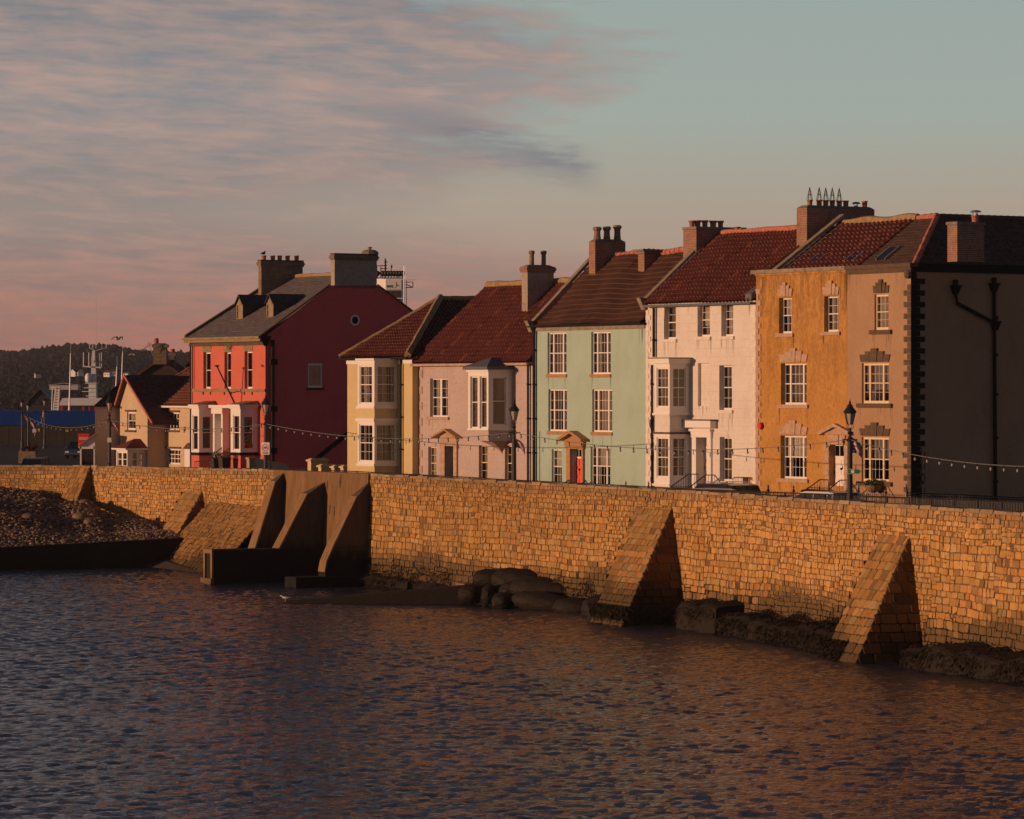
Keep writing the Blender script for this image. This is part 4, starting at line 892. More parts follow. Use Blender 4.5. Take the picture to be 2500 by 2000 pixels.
for (xa, xb, yb, yap, yev, xk) in ((578.5, 594, 778, 722, 742, 657), (652, 668.5, 774.5, 720, 740, 737)):
    u, v, z = slope_pt((xa+xb)/2, yb, RR); a, b = pf(xa, v), pf(xb, v); zE = pz(u, v, yev); zAp = pz(u, v, yap); um = (a+b)/2
    sl = (RR[3]-RR[1])/(RR[2]-RR[0]); vE = v+(zE-z)/sl; vAp = v+(zAp-z)/sl
    mb = MB(); dm = .08
    for x in (a, b): mb.poly([(x, v, z-.1), (x, vE, zE), (x, v, zE)])
    mb.poly([(a, v, zE), (b, v, zE), (um, v, zAp-.05)], 1)
    for s, x in ((-1, a-.1), (1, b+.1)):
        mb.hexa([(x, v-.15, zE-.06), (um, v-.15, zAp), (um, vAp, zAp), (x, vE, zE-.06)], [(x, v-.15, zE+.0), (um, v-.15, zAp+.07), (um, vAp, zAp+.07), (x, vE, zE+.0)], 0)
    dmr = mb.build('dormer', ['slated', 'tanst'], hr_, recalc=False)
    mb = MB(); mb.box(a, a+.09, v-.04, v, z-.1, zE); mb.box(b-.09, b, v-.04, v, z-.1, zE); mb.box(a+.09, b-.09, v-.04, v, zE-.1, zE); mb.box(a+.09, b-.09, v-.05, v, z-.1, z+.02); mb.box(a+.09, b-.09, v-.02, v, (z+zE)/2-.03, (z+zE)/2+.03); mb.build('dormer_frame', 'tanst', dmr)
    mb = MB(); mb.poly([(a+.05, v+.03, z-.1), (b-.05, v+.03, z-.1), (b-.05, v+.03, zE), (a+.05, v+.03, zE)]); mb.build('dormer_pane', 'curtaind', dmr, recalc=False)
for (xl, xa, xj, fx, sx) in ((467, 486, 526, (470, 483), (494, 517)), (563, 587, 630, (569, 584), (595, 620))):
    u0, u1, dd = bay_dims_v(xl, xa, xj, VR); zz = lambda y: pz(u1, VR-dd, y)
    f = op(fx[0], fx[1], 1013, 1100, VR-dd); s_ = sop(sx[0], sx[1], 1015, 1098, u1)
    mb = MB(); bay_box(mb, u0, u1, dd, zz(1105), zz(998), [f], [s_], v0=VR); mb.build('bay_window', 'wood', hr_, recalc=False); bay_room(hr_, u0, u1, dd, zz(1105), zz(998), VR)
    mb = MB(); bay_box(mb, u0+.02, u1-.02, dd-.02, ZG-.2, zz(1112), v0=VR); mb.build('bay_wall', 'red', hr_, recalc=False)
    mb = MB(); mb.box(u0-.06, u1+.06, VR-dd-.06, VR-.001, zz(1112), zz(1105)); mb.build('bay_sill', 'black', hr_)
    mb = MB(); mb.box(u0-.08, u1+.08, VR-dd-.08, VR-.001, zz(998)+.001, zz(992)); mb.box(u0-.16, u1+.16, VR-dd-.16, VR-.002, zz(992)+.001, zz(988)); mb.build('bay_cornice', 'wood', hr_)
    mb = MB(); q = [(u0-.18, VR-dd-.18), (u1+.18, VR-dd-.18), (u1+.18, VR), (u0-.18, VR)]
    mb.hexa([(x, y, zz(988)+.002) for x, y in q], [(u0-.05, VR-.12, zz(979)), (u1+.05, VR-.12, zz(979)), (u1+.05, VR, zz(979)), (u0-.05, VR, zz(979))]); mb.build('bay_roof', 'tanst', hr_)
    for mp, o in ((front(VR-dd), f), (side(u1), s_)): window(hr_, mp, *o, cols=1, rows=1, rev=.05, drape='drapes' if mp(0, 1, 0)[0] == 0 else None, fw=.06)
    RB = (u0, u1, dd)
a, b, c, d = ord_; mb = MB(); zz = lambda y: pz(a, VR, y)
for x0, x1 in ((a-.22, a), (b, b+.22)): mb.box(x0, x1, VR-.5, VR, ZG, zz(1010))
mb.box(a-.32, b+.3, VR-.58, VR, zz(1010), zz(996)); mb.box(a-.45, RB[0], VR-.7, VR, zz(996)+.001, zz(989)); mb.build('door_surround', 'wood', hr_)
panel_door(hr_, a, b, c, d, 'wood', VR+.1, 3, .5)
def dress_in_window():
    u0, u1, dd = RB; va, vb_ = vsolve(600, u1), vsolve(613, u1); u = u1-.35; vm = (va+vb_)/2
    zt, zw, zb = pz(u, vm, 1063), pz(u, vm, 1076), pz(u, vm, 1096)
    t = thing('dress_form', 'dark topped shop mannequin in a red skirt inside the red house bay window', 'mannequin', tloc=(u, vm, zb))
    mb = MB(); mb.lathe(u, vm, [(.05, zw+.02), (.14, zw+.1), (.16, zw+.28), (.17, zt-.1), (.06, zt), (.05, zt+.1), (.07, zt+.2), (.03, zt+.26)], 12); mb.build('torso', 'dkwood', t, smooth=True)
    mb = MB(); n = 24
    for k in range(n):
        A, B2 = 2*PI*k/n, 2*PI*(k+1)/n; r = lambda q: .27+.05*math.sin(q*7); zlow = lambda q: zb+.08*math.sin(q*5)
        mb.poly([(u+.15*math.cos(A), vm+.15*math.sin(A), zw+.03), (u+.15*math.cos(B2), vm+.15*math.sin(B2), zw+.03), (u+r(B2)*math.cos(B2), vm+r(B2)*math.sin(B2), zlow(B2)), (u+r(A)*math.cos(A), vm+r(A)*math.sin(A), zlow(A))])
    mb.build('skirt', 'skirt', t)
dress_in_window()
# flagpole on the red house
fp = thing('flagpole', 'bare dark flagpole leaning out from the red house above its door', 'flagpole', tloc=(pf(570, VR-.5), VR-.4, pz(pf(570, VR), VR, 986)))
p0 = ORG[fp.name]; 
lo, hi = -1, 4
for _ in range(40):
    m = (lo+hi)/2
    if pf(530, p0[1]-m) < p0[0]: lo = m
    else: hi = m
p1 = (p0[0], p0[1]-m, pz(p0[0], p0[1]-m, 895)); mb = MB(); mb.tube([p0, p1], [.06, .045], 8); mb.build('pole', 'dkwood', fp)
mb = MB(); mb.lathe(p1[0], p1[1], [(.1, p1[2]-.02), (.16, p1[2]+.02), (.12, p1[2]+.09)], 10); mb.build('finial', 'dkwood', fp)
mb = MB(); pm = Vector(p0).lerp(Vector(p1), .28); mb.tube([pm, (p0[0], VR, pm.z+.15)], .025, 6); mb.build('stay', 'iron', fp)
# ================================================================== SEA WALL
WPT = [(-60, 243.5, 5.5), (-45, 241.8, 5.5)]
for x, D, y in ((45, 240, 1136), (160, 238, 1136.5), (272, 235, 1138), (440, 226.5, 1142), (525, 220.5, 1144), (600, 215, 1145.5), (672, 209, 1147), (792, 202.5, 1152.5), (916, 196.5, 1157), (1148, 186, 1170), (1316, 179, 1179), (1548, 170, 1191), (1745, 162.5, 1201.5), (1956, 154, 1217), (2128, 147.5, 1228), (2256, 143, 1236), (2455, 136.5, 1249)):
    WPT.append(((x-1250)*D/F, D, HC-(y-HY)*D/F))
WPT += [(20.6, 130.5, 5.95), (23.2, 123, 5.95), (26.5, 112, 5.95)]
_w = np.array(WPT); _d = np.concatenate([[0], np.cumsum(np.hypot(np.diff(_w[:, 0]), np.diff(_w[:, 1])))])
def _smooth():
    s = np.linspace(0, _d[-1], 700); X = np.interp(s, _d, _w[:, 0]); Y = np.interp(s, _d, _w[:, 1]); Z = np.interp(s, _d, _w[:, 2])
    k = np.ones(31)/31
    f = lambda a: np.convolve(np.pad(a, 15, mode='reflect', reflect_type='odd'), k, 'valid')
    return f(X), f(Y), f(Z)
WX, WY, WZ = _smooth()
WS = np.concatenate([[0], np.cumsum(np.hypot(np.diff(WX), np.diff(WY)))])
WPX = 1250+F*WX/WY
def s_at(x): return float(np.interp(x, WPX, WS))
def cur(s):
    X, Y, Z = np.interp(s, WS, WX), np.interp(s, WS, WY), np.interp(s, WS, WZ)
    e = .8; dx = np.interp(s+e, WS, WX)-np.interp(s-e, WS, WX); dy = np.interp(s+e, WS, WY)-np.interp(s-e, WS, WY); L = math.hypot(dx, dy)
    return float(X), float(Y), float(Z), float(dx/L), float(dy/L)     # tangent; outward normal = (ty,-tx)
def wallP(s, z, out=0.0, bat=.055):
    X, Y, Z, a, b = cur(s); o = out+bat*max(0, Z-z); return (X+b*o, Y-a*o, z)     # tangent (a,b): outward = (b,-a)
def zpix(s, out, y):
    p = wallP(s, 3, out); return HC-(y-HY)*p[1]/F
def stone_patch(mb, P, b0, b1, ar, ch=(.26, .38), wl=(.3, .75), gap=.010, dep=(.005, .05), jit=.02, colf=None, tall=0, seed=1, drop=.0, down=False):
    rr = random.Random(seed)
    if mb.c is None: mb.c = []
    b = b0
    while b < b1-.06:
        t = (b-b0)/(b1-b0)
        h = rr.uniform(*ch(t)) if callable(ch) else rr.uniform(*ch)
        if b+h > b1-.08: h = b1-b
        a0, a1 = ar(b+h*.5); a = a0+rr.uniform(-.0, .0)
        while a < a1-.05:
            W = rr.uniform(*(wl(t) if callable(wl) else wl))
            if a+W > a1-.12: W = a1-a
            cells = [(a, a+W, b, b+h)]
            ts = tall(t) if callable(tall) else tall
            if rr.random() < ts:
                if rr.random() < .5: m = b+h*rr.uniform(.35, .65); cells = [(a, a+W, b, m), (a, a+W, m, b+h)]
                else: m = a+W*rr.uniform(.3, .7); cells = [(a, m, b, b+h), (m, a+W, b, b+h)]
            for x0, x1, z0, z1 in cells:
                if rr.random() < drop: continue
                j = lambda: rr.uniform(-jit, jit); w_, h_ = x1-x0, z1-z0; c = min(w_, h_)*rr.uniform(.07, .22); g = gap
                q = [(x0+g+c, z0+g), (x1-g-c, z0+g), (x1-g, z0+g+c), (x1-g, z1-g-c), (x1-g-c, z1-g), (x0+g+c, z1-g), (x0+g, z1-g-c), (x0+g, z0+g+c)]
                q = [(u+j(), v+j()) for u, v in q]; cx, cz = (x0+x1)/2, (z0+z1)/2; d = rr.uniform(*dep); tl = rr.uniform(-.02, .02); tl2 = rr.uniform(-.02, .02)
                i = len(mb.v); ins = .93
                mb.v += [P(u, v, -.03) for u, v in q]+[P(cx+(u-cx)*ins, cz+(v-cz)*ins, d+tl*(u-cx)/w_+tl2*(v-cz)/h_) for u, v in q]
                mb.f.append(tuple(i+8+k for k in range(8))); mb.mi.append(0)
                for k in range(8): kk = (k+1) % 8; mb.f.append((i+k, i+kk, i+8+kk, i+8+k)); mb.mi.append(0)
                col = colf(cx, cz, rr); e = mul(col, .86)
                mb.c += [e+(1,)]*8+[tuple(col[:3])+(1,)]*8
            a += W
        b += h
def stone_col(x, z, rr, zt=6.0, tide_z=2.15, warm=1.0):
    k = rr.uniform(.66, 1.02); q = rr.random()
    c = (.60, .335, .115)
    if q < .16: c = (.58, .285, .09)
    elif q < .28: c = (.53, .345, .15)
    elif q < .34: c = (.36, .21, .085)
    n = math.sin(x*.37+z*1.3)*.5+math.sin(x*.13-z*.7+1)*.5
    k *= 1+.08*n
    big = math.sin(x*.21+1.3)*math.sin(z*.9+x*.11)+math.sin(x*.07+z*.35); k *= 1-.11*max(-.6, min(1.6, big))
    if zt-z < .55: c = tuple(a*.72+.035 for a in c)
    t = max(0, min(1, (tide_z+.35*math.sin(x*.31)+.2*math.sin(x*.97)+rr.uniform(-.2, .2)-z)/.75))
    c = tuple(a*k for a in c); dk = (.15, .095, .042)
    return tuple(a*(1-t)+b*t for a, b in zip(c, dk))
sC0, sC1 = s_at(674), s_at(905); sEnd = WS[-1]-.5
def backing(mb, s0, s1, zb, n, out=0.0, thick=.55):
    ss = np.linspace(s0, s1, n)
    for p, q in zip(ss, ss[1:]):
        zp, zq = cur(p)[2], cur(q)[2]
        mb.poly([wallP(p, zb, out), wallP(q, zb, out), wallP(q, zq, out), wallP(p, zp, out)])
        mb.poly([wallP(p, zp, out), wallP(q, zq, out), wallP(q, zq, -thick), wallP(p, zp, -thick)])
        mb.poly([wallP(p, zp, -thick), wallP(q, zq, -thick), wallP(q, ZG-.5, -thick, 0), wallP(p, ZG-.5, -thick, 0)])
def stone_wall(name_label, s0, s1, zb, seed):
    t = thing('sea_wall', name_label, 'sea wall', 'lengths of sea wall', wloc=wallP((s0+s1)/2, 0))
    mb = MB(); backing(mb, s0, s1, zb-.6, max(8, int((s1-s0)/1.2))); mb.build('mortar_core', 'mortar', t, recalc=False)
    mb = MB(); zt = lambda s: cur(s)[2]
    # coursed masonry in normalised height so that the courses follow the coping
    ref = 5.95
    wv = lambda a, b: (.035*math.sin(a*.45+b*.9)+.02*math.sin(a*1.1-b*1.7+2)+.012*math.sin(a*2.3+b))*max(0, min(1, (ref-.2-b)*1.5))
    P = lambda a, b, o: wallP(a, b+wv(a, b)+(zt(a)-ref)*max(0, min(1, (b-1)/4)), o)
    rs = random.Random(seed); cuts = [s0]
    while cuts[-1] < s1-9: cuts.append(cuts[-1]+rs.uniform(4.5, 9))
    cuts.append(s1)
    for ci, (ca, cb) in enumerate(zip(cuts, cuts[1:])): k_ = rs.uniform(.62, .98); stone_patch(mb, P, zb, ref-.12, lambda b: (ca+.25*math.sin(b*2.1+ci), cb+.25*math.sin(b*2.1+ci+1) if cb < s1 else cb), ch=lambda t: (.25*k_, .40*k_) if t < .72 else (.17, .30), wl=lambda t: (.22*k_, .66*k_) if t < .72 else (.16, .46), tall=lambda t: .05 if t < .5 else (.15 if t < .72 else .35), jit=.022, colf=stone_col, seed=seed+ci*7, drop=.016)
    mb.build('masonry', 'stone', t, recalc=False)
    mb = MB(); mb.c = []; rr = random.Random(seed+5); s = s0
    while s < s1-.2:
        w = min(rr.uniform(.5, 1.1), s1-s); zz = zt(s+w/2); h = rr.uniform(.07, .14); k = rr.uniform(.7, 1.05)
        c = rr.choice([(.40, .28, .16), (.34, .24, .15), (.44, .31, .17)]); oo = rr.uniform(.0, .05)
        b = [wallP(s+.012, zz-.12, oo+.04), wallP(s+w-.012, zz-.12, oo+.04), wallP(s+w-.012, zz-.12, -.6), wallP(s+.012, zz-.12, -.6)]
        f = [wallP(s+.03, zz+h-.1, oo-.0), wallP(s+w-.03, zz+h-.1+rr.uniform(-.03, .03), oo-.0), wallP(s+w-.03, zz+h-.09, -.58), wallP(s+.03, zz+h-.09, -.58)]
        mb.hexa(b, f); mb.c += [tuple(q*k for q in c)+(1,)]*8; s += w
    mb.build('coping', 'stone', t, recalc=False)
    return t
wallL = stone_wall('left stretch of pale stone sea wall above the shingle beach', s_at(-130), sC0, .6, 21)
wallR = stone_wall('long right stretch of golden stone sea wall below the terrace', sC1, sEnd, .5, 22)
# concrete panel between the two
tc = thing('concrete_wall', 'board-marked concrete section of sea wall with three tall buttresses', 'sea wall', 'lengths of sea wall', wloc=wallP((sC0+sC1)/2, 0))
mb = MB(); backing(mb, sC0+.003, sC1-.003, -1, 14, .13, .6); 
for sE in (sC0+.003, sC1-.003): z_ = cur(sE)[2]; mb.poly([wallP(sE, -1, .13), wallP(sE, z_, .13), wallP(sE, z_, -.5), wallP(sE, -1, -.5)])
mb.build('wall_face', 'conc', tc, recalc=False)
mb = MB()
for x, y in ((837, 1180), (838, 1170), (806, 1186), (826, 1248), (815, 1245)):
    s = s_at(x); z = zpix(s, .15, y); mb.box(s-.08, s+.08, .0, .02, z-.25, z+.25, 0, lambda a, d, zz: wallP(a, zz, .132+d))
mb.build('fixing_plate', 'dkst', tc)
# ------------------------------------------------------------------ buttresses
def wedge_frame(s):
    X, Y, Z, a, b = cur(s); o = Vector((b, -a, 0)); t = Vector((a, b, 0)); o0 = Vector((X, Y, 0))
    return lambda u, p, z: tuple(o0+t*u+o*p+Vector((0, 0, z)))
def solve_p(fr, u, x):
    lo, hi = -.5, 7
    for _ in range(40):
        m = (lo+hi)/2; q = fr(u, m, 0)
        if 1250+F*q[0]/q[1] > x: lo = m
        else: hi = m
    return lo
def stone_buttress(label, TL, TR, arris, joint, left, seed, ch=(.28, .36), tide_z=1.4):
    # pixel control points: top corners on the wall, foot of the outer right edge, of the right joint with the wall, of the outer left edge
    sl, sr = s_at(TL[0]), s_at(TR[0]); fr = wedge_frame(sr); W = sr-sl; zt = zpix(sr, .1, TR[1])
    zj = zpix(s_at(joint[0]), 0, joint[1]); fR = (s_at(joint[0])-sr)/(zt-zj)          # right flare per metre of drop
    p, za = 1.0, 1.0
    for _ in range(8):
        p = solve_p(fr, fR*(zt-za), arris[0]); za = HC-(arris[1]-HY)*fr(fR*(zt-za), p, 0)[1]/F
    k = (p-.12)/(zt-za); zb = za
    def solve_u(pp, x):
        lo, hi = -8, 8
        for _ in range(50):
            m = (lo+hi)/2; q = fr(m, pp, 0)
            if 1250+F*q[0]/q[1] < x: lo = m
            else: hi = m
        return lo
    for _ in range(8):
        pp = .12+k*(zt-zb); ul = solve_u(pp, left[0]); zb = HC-(left[1]-HY)*fr(ul, pp, 0)[1]/F
    fL = (ul+W)/(zt-zb); zlow = -.6
    pr = lambda z: .12+k*(zt-z)
    uR = lambda z: fR*(zt-z); uL = lambda z: -W+fL*(zt-z)
    t = thing('stone_buttress', label, 'buttress', 'stone buttresses on the sea wall', wloc=fr(-W/2, pr(0)/2, 0))
    q4 = lambda z, e: [fr(uL(z)+e, -.5, z), fr(uR(z)-e, -.5, z), fr(uR(z)-e, pr(z)-.022, z), fr(uL(z)+e, pr(z)-.022, z)]
    mb = MB(); mb.hexa(q4(zlow, .012), q4(zt, .012)); mb.build('core', 'mortar', t, recalc=False)
    L = math.hypot(1, k); nx, nz = 1/L, k/L
    P = lambda a, b, o: fr(a, pr(b)+o*nx, b+o*nz)
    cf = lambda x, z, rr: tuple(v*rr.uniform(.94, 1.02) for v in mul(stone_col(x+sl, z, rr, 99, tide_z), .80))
    mb = MB(); stone_patch(mb, P, zlow+.2, zt, lambda b: (uL(b), uR(b)), ch=ch, wl=(.3, .62), gap=.007, dep=(-.012, .016), jit=.012, colf=cf, seed=seed); mb.build('sloping_face', 'stone', t, recalc=False)
    P2 = lambda a, b, o: fr(uR(b)+o, a, b)
    cs = lambda x, z, rr: mul(stone_col(x+sl, z, rr, 99, tide_z), .36)  # side stones darkened, their shade put into the stone colour
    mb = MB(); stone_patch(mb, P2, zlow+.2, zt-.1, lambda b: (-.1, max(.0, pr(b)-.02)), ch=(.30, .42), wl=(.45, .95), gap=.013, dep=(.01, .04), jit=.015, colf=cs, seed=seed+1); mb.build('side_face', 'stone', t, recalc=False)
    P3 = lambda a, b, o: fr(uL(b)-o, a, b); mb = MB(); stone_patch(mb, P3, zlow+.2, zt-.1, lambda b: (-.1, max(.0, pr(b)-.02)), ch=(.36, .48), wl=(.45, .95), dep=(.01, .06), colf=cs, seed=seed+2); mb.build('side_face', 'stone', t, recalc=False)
    return t, fr, W, pr, uL, uR
b1 = stone_buttress('small weathered stone buttress at the far left, standing in the shingle', (172, 1139), (223, 1139), (189, 1219), (228, 1217), (148, 1219), 31, tide_z=.2)
b2 = stone_buttress('low stone buttress with its foot in the shingle, left of the concrete ones', (450, 1198), (498, 1200), (440, 1292), (518, 1288), (401, 1284), 33, tide_z=.5)
b6 = stone_buttress('broad stone buttress behind the dark boulders, below the white house', (1557, 1243), (1645, 1241), (1545, 1462), (1680, 1462), (1467, 1450), 35, (.24, .32), 2.0)
b7 = stone_buttress('rightmost stone buttress with large blocks in its shaded side', (2152, 1308), (2226, 1310), (2131, 1520), (2263, 1523), (2050, 1514), 37, (.30, .40), 1.7)
mb = MB(); t, fr, W, pr, uL6, uR6 = b6; rr = random.Random(2); q = lambda z, e: [fr(uL6(.9)-e, -.2, z), fr(uR6(.9)+e, -.2, z), fr(uR6(.9)+e, pr(.9)+e+.15, z), fr(uL6(.9)-e, pr(.9)+e+.25, z)]
mb.hexa(q(-1, .35), q(.85, .12)); mb.build('plinth', 'weedst', t)
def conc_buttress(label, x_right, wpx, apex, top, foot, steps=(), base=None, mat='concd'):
    # apex=(y) on wall, top=(x,y) arris start, foot=(x,y) arris end ; wpx: width of lit face in metres
    s = s_at(x_right); fr = wedge_frame(s); W = wpx
    z_ap = zpix(s, .15, apex)
    def pt(x, y):
        p = solve_p(fr, 0, x); return p, HC-(y-HY)*fr(0, p, 0)[1]/F
    prof = [(-.3, z_ap), (.2, z_ap), pt(*top)]+[pt(*q) for q in steps]+[pt(*foot)]
    prof += [(prof[-1][0]+.05, -1), (-.3, -1)]
    t = thing('concrete_buttress', label, 'buttress', 'concrete buttresses on the sea wall', wloc=fr(-W/2, 1, 0))
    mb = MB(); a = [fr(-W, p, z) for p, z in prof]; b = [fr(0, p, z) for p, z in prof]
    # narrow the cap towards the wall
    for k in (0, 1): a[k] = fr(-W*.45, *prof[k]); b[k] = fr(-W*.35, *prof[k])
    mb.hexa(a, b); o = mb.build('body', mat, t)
    bv = o.modifiers.new('bevel', 'BEVEL'); bv.width = .04; bv.segments = 2; bv.limit_method = 'ANGLE'
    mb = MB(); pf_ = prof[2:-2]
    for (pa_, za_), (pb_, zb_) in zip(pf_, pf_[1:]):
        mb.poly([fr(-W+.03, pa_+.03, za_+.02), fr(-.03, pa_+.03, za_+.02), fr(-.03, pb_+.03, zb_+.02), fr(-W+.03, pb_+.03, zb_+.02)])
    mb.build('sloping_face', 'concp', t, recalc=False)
    # joints and shutter marks, slightly proud
    mb = MB()
    for f in (.35, .7):
        z = prof[2][1]*(1-f)+prof[-3][1]*f; mb.box(.0, .012, .1, prof[2][0]*(1-f)+prof[-3][0]*f-.05, z-.02, z+.02, 0, lambda u, p, zz: fr(u, p, zz))
    mb.build('shutter_joint', 'dkst', t)
    if base:
        mb = MB(); mb.box(-W-.3, .25, -.2, base[0], -1, base[1], 0, fr); mb.build('footing', mat, t)
    return t, fr, W
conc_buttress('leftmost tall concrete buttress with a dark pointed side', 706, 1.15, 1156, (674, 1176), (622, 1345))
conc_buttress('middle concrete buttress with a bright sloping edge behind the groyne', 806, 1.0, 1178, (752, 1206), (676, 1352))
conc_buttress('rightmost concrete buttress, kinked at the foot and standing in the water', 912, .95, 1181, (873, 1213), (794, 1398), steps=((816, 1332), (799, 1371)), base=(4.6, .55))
# sloping stone apron between the small buttress and the concrete ones
sA0, sA1 = s_at(520), s_at(676); ap = thing('stone_apron', 'sloping stone apron at the wall foot beside the leftmost concrete buttress', 'apron', wloc=wallP((sA0+sA1)/2, 1))
pa = lambda z: max(.25, .25+(3.75-z)*.95)
PA = lambda a, b, o: wallP(a, b+o*.6, pa(b)+o*.7, 0)
mb = MB()
for k in range(10):
    q, r_ = sA0+(sA1-sA0)*k/10, sA0+(sA1-sA0)*(k+1)/10; mb.poly([PA(q, -.5, -.02), PA(r_, -.5, -.02), PA(r_, 3.75, -.02), PA(q, 3.75, -.02)])
mb.poly([wallP(sA0, -.5, -.1, 0), PA(sA0, -.5, -.02), PA(sA0, 3.75, -.02), wallP(sA0, 3.75, -.1, 0)]); mb.poly([wallP(sA0, 3.75, -.1, 0), wallP(sA1, 3.75, -.1, 0), PA(sA1, 3.75, 0), PA(sA0, 3.75, 0)])
mb.build('core', 'mortar', ap, recalc=False)
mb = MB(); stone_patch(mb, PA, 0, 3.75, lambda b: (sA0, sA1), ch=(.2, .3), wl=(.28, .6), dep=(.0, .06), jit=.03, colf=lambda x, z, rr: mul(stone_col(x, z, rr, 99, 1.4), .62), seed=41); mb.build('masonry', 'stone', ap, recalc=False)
# ------------------------------------------------------------------ groynes, ramp, ledges
def long_box(label, name, cat, L0, L1, zt0, zt1, th, mat='weedst', group=None, zb=-1.0, toe=0):
    a, b = Vector((*L0, 0)), Vector((*L1, 0)); d = (b-a).normalized(); n = Vector((-d.y, d.x, 0)); n = n if n.y > 0 else -n
    t = thing(name, label, cat, group, wloc=((a.x+b.x)/2, (a.y+b.y)/2, 0)); mb = MB(); N = 14
    for k in range(N):
        p, q = a.lerp(b, k/N), a.lerp(b, (k+1)/N); zp, zq = zt0+(zt1-zt0)*k/N, zt0+(zt1-zt0)*(k+1)/N
        Q = lambda v, z, o: (v.x+n.x*o, v.y+n.y*o, z)
        mb.poly([Q(p, zb, -toe), Q(q, zb, -toe), Q(q, zq, 0), Q(p, zp, 0)]); mb.poly([Q(p, zp, 0), Q(q, zq, 0), Q(q, zq, th), Q(p, zp, th)]); mb.poly([Q(p, zb, th), Q(p, zp, th), Q(q, zq, th), Q(q, zb, th)])
        if k == 0: mb.poly([Q(p, zb, -toe), Q(p, zp, 0), Q(p, zp, th), Q(p, zb, th)])
        if k == N-1: mb.poly([Q(q, zb, -toe), Q(q, zb, th), Q(q, zq, th), Q(q, zq, 0)])
    mb.build('wall_body', mat, t); return t, d, n
G1a = wp(-60, 1340, 213.2); G1b = wp(560, 1308, 219.6)
long_box('long dark groyne wall holding back the shingle at the left', 'groyne', 'groyne', G1a[:2], G1b[:2], 1.26, 1.77, .7, 'weedst', 'groynes below the sea wall')
# second groyne runs out from the concrete wall, with a lit end post
s2 = s_at(812); fr2 = wedge_frame(s2); p_end = solve_p(fr2, 0, 505); zg2 = HC-(1343-HY)*fr2(0, p_end, 0)[1]/F
g2 = thing('groyne', 'short dark groyne with a framed pale end post among the concrete buttresses', 'groyne', 'groynes below the sea wall', wloc=fr2(-.6, p_end/2, 0))
mb = MB(); mb.box(-1.25, 0, -.2, p_end-.02, -1, zg2, 0, fr2); mb.build('wall_body', 'weedst', g2)
mb = MB()
for u0, u1, z0, z1 in ((-1.25, -1.03, .3, zg2-.2), (-.22, 0, .3, zg2-.2), (-1.25, 0, zg2-.2, zg2+.03)): mb.box(u0, u1, p_end-.018, p_end+.08, z0, z1, 0, fr2)
mb.box(-1.4, .12, p_end-.018, p_end+.2, -1, .3, 0, fr2); mb.build('end_post', 'concp', g2)
# low ramp running out from the boulders
r0 = wp(690, 1473, 180.5); r1 = wp(1140, 1474, 180.3)
t, d, n = long_box('low dark concrete ramp sloping down into the water', 'slipway', 'slipway', r0[:2], r1[:2], .05, HC-(1431-HY)*180.3/F, 1.6, 'weedst', None, toe=.25)
def ledge(label, x0, x1, out0, out1, z, ztoe=-1, seed=1):
    s0, s1 = s_at(x0), s_at(x1); rr = random.Random(seed); t = thing('concrete_ledge', label, 'ledge', 'weedy ledges at the wall foot', wloc=wallP((s0+s1)/2, 0)); N = max(4, int((s1-s0)/.7))
    ss = [s0+(s1-s0)*k/N for k in range(N+1)]; mb = MB()
    o = [out0+(out1-out0)*k/N+rr.uniform(-.22, .22) for k in range(N+1)]; zt = [z+rr.uniform(-.16, .13) for _ in ss]
    Q = lambda k, zz, e: wallP(ss[k], zz, e, 0)
    for k in range(N):
        mb.poly([Q(k, -1, o[k]+.18), Q(k+1, -1, o[k+1]+.18), Q(k+1, zt[k+1]-.08, o[k+1]+.05), Q(k, zt[k]-.08, o[k]+.05)])
        mb.poly([Q(k, zt[k]-.08, o[k]+.05), Q(k+1, zt[k+1]-.08, o[k+1]+.05), Q(k+1, zt[k+1], o[k+1]-.1), Q(k, zt[k], o[k]-.1)])
        mb.poly([Q(k, zt[k], o[k]-.1), Q(k+1, zt[k+1], o[k+1]-.1), Q(k+1, zt[k+1]+.12, 0), Q(k, zt[k]+.12, 0)])
    for k in (0, N): mb.poly([Q(k, -1, -.1), Q(k, -1, o[k]+.18), Q(k, zt[k]-.08, o[k]+.05), Q(k, zt[k], o[k]-.1), Q(k, zt[k]+.1, 0)])
    mb.build('slab', 'weedst', t, recalc=False)
    return s0, s1, o, zt
L1_ = ledge('flat topped concrete ledge right of the broad stone buttress', 1738, 1832, 1.75, 1.75, 1.15, seed=3)
L2_ = ledge('long weed-hung ledge between the two right-hand stone buttresses', 1833, 2165, 1.6, 1.9, .78, seed=4)
L3_ = ledge('weedy ledge at the far right under the rightmost buttress', 2342, 2700, 2.2, 1.85, .85, seed=5)
L4_ = ledge('narrow weedy ledge at the wall foot left of the boulders', 900, 1020, .7, .6, .55, seed=6)
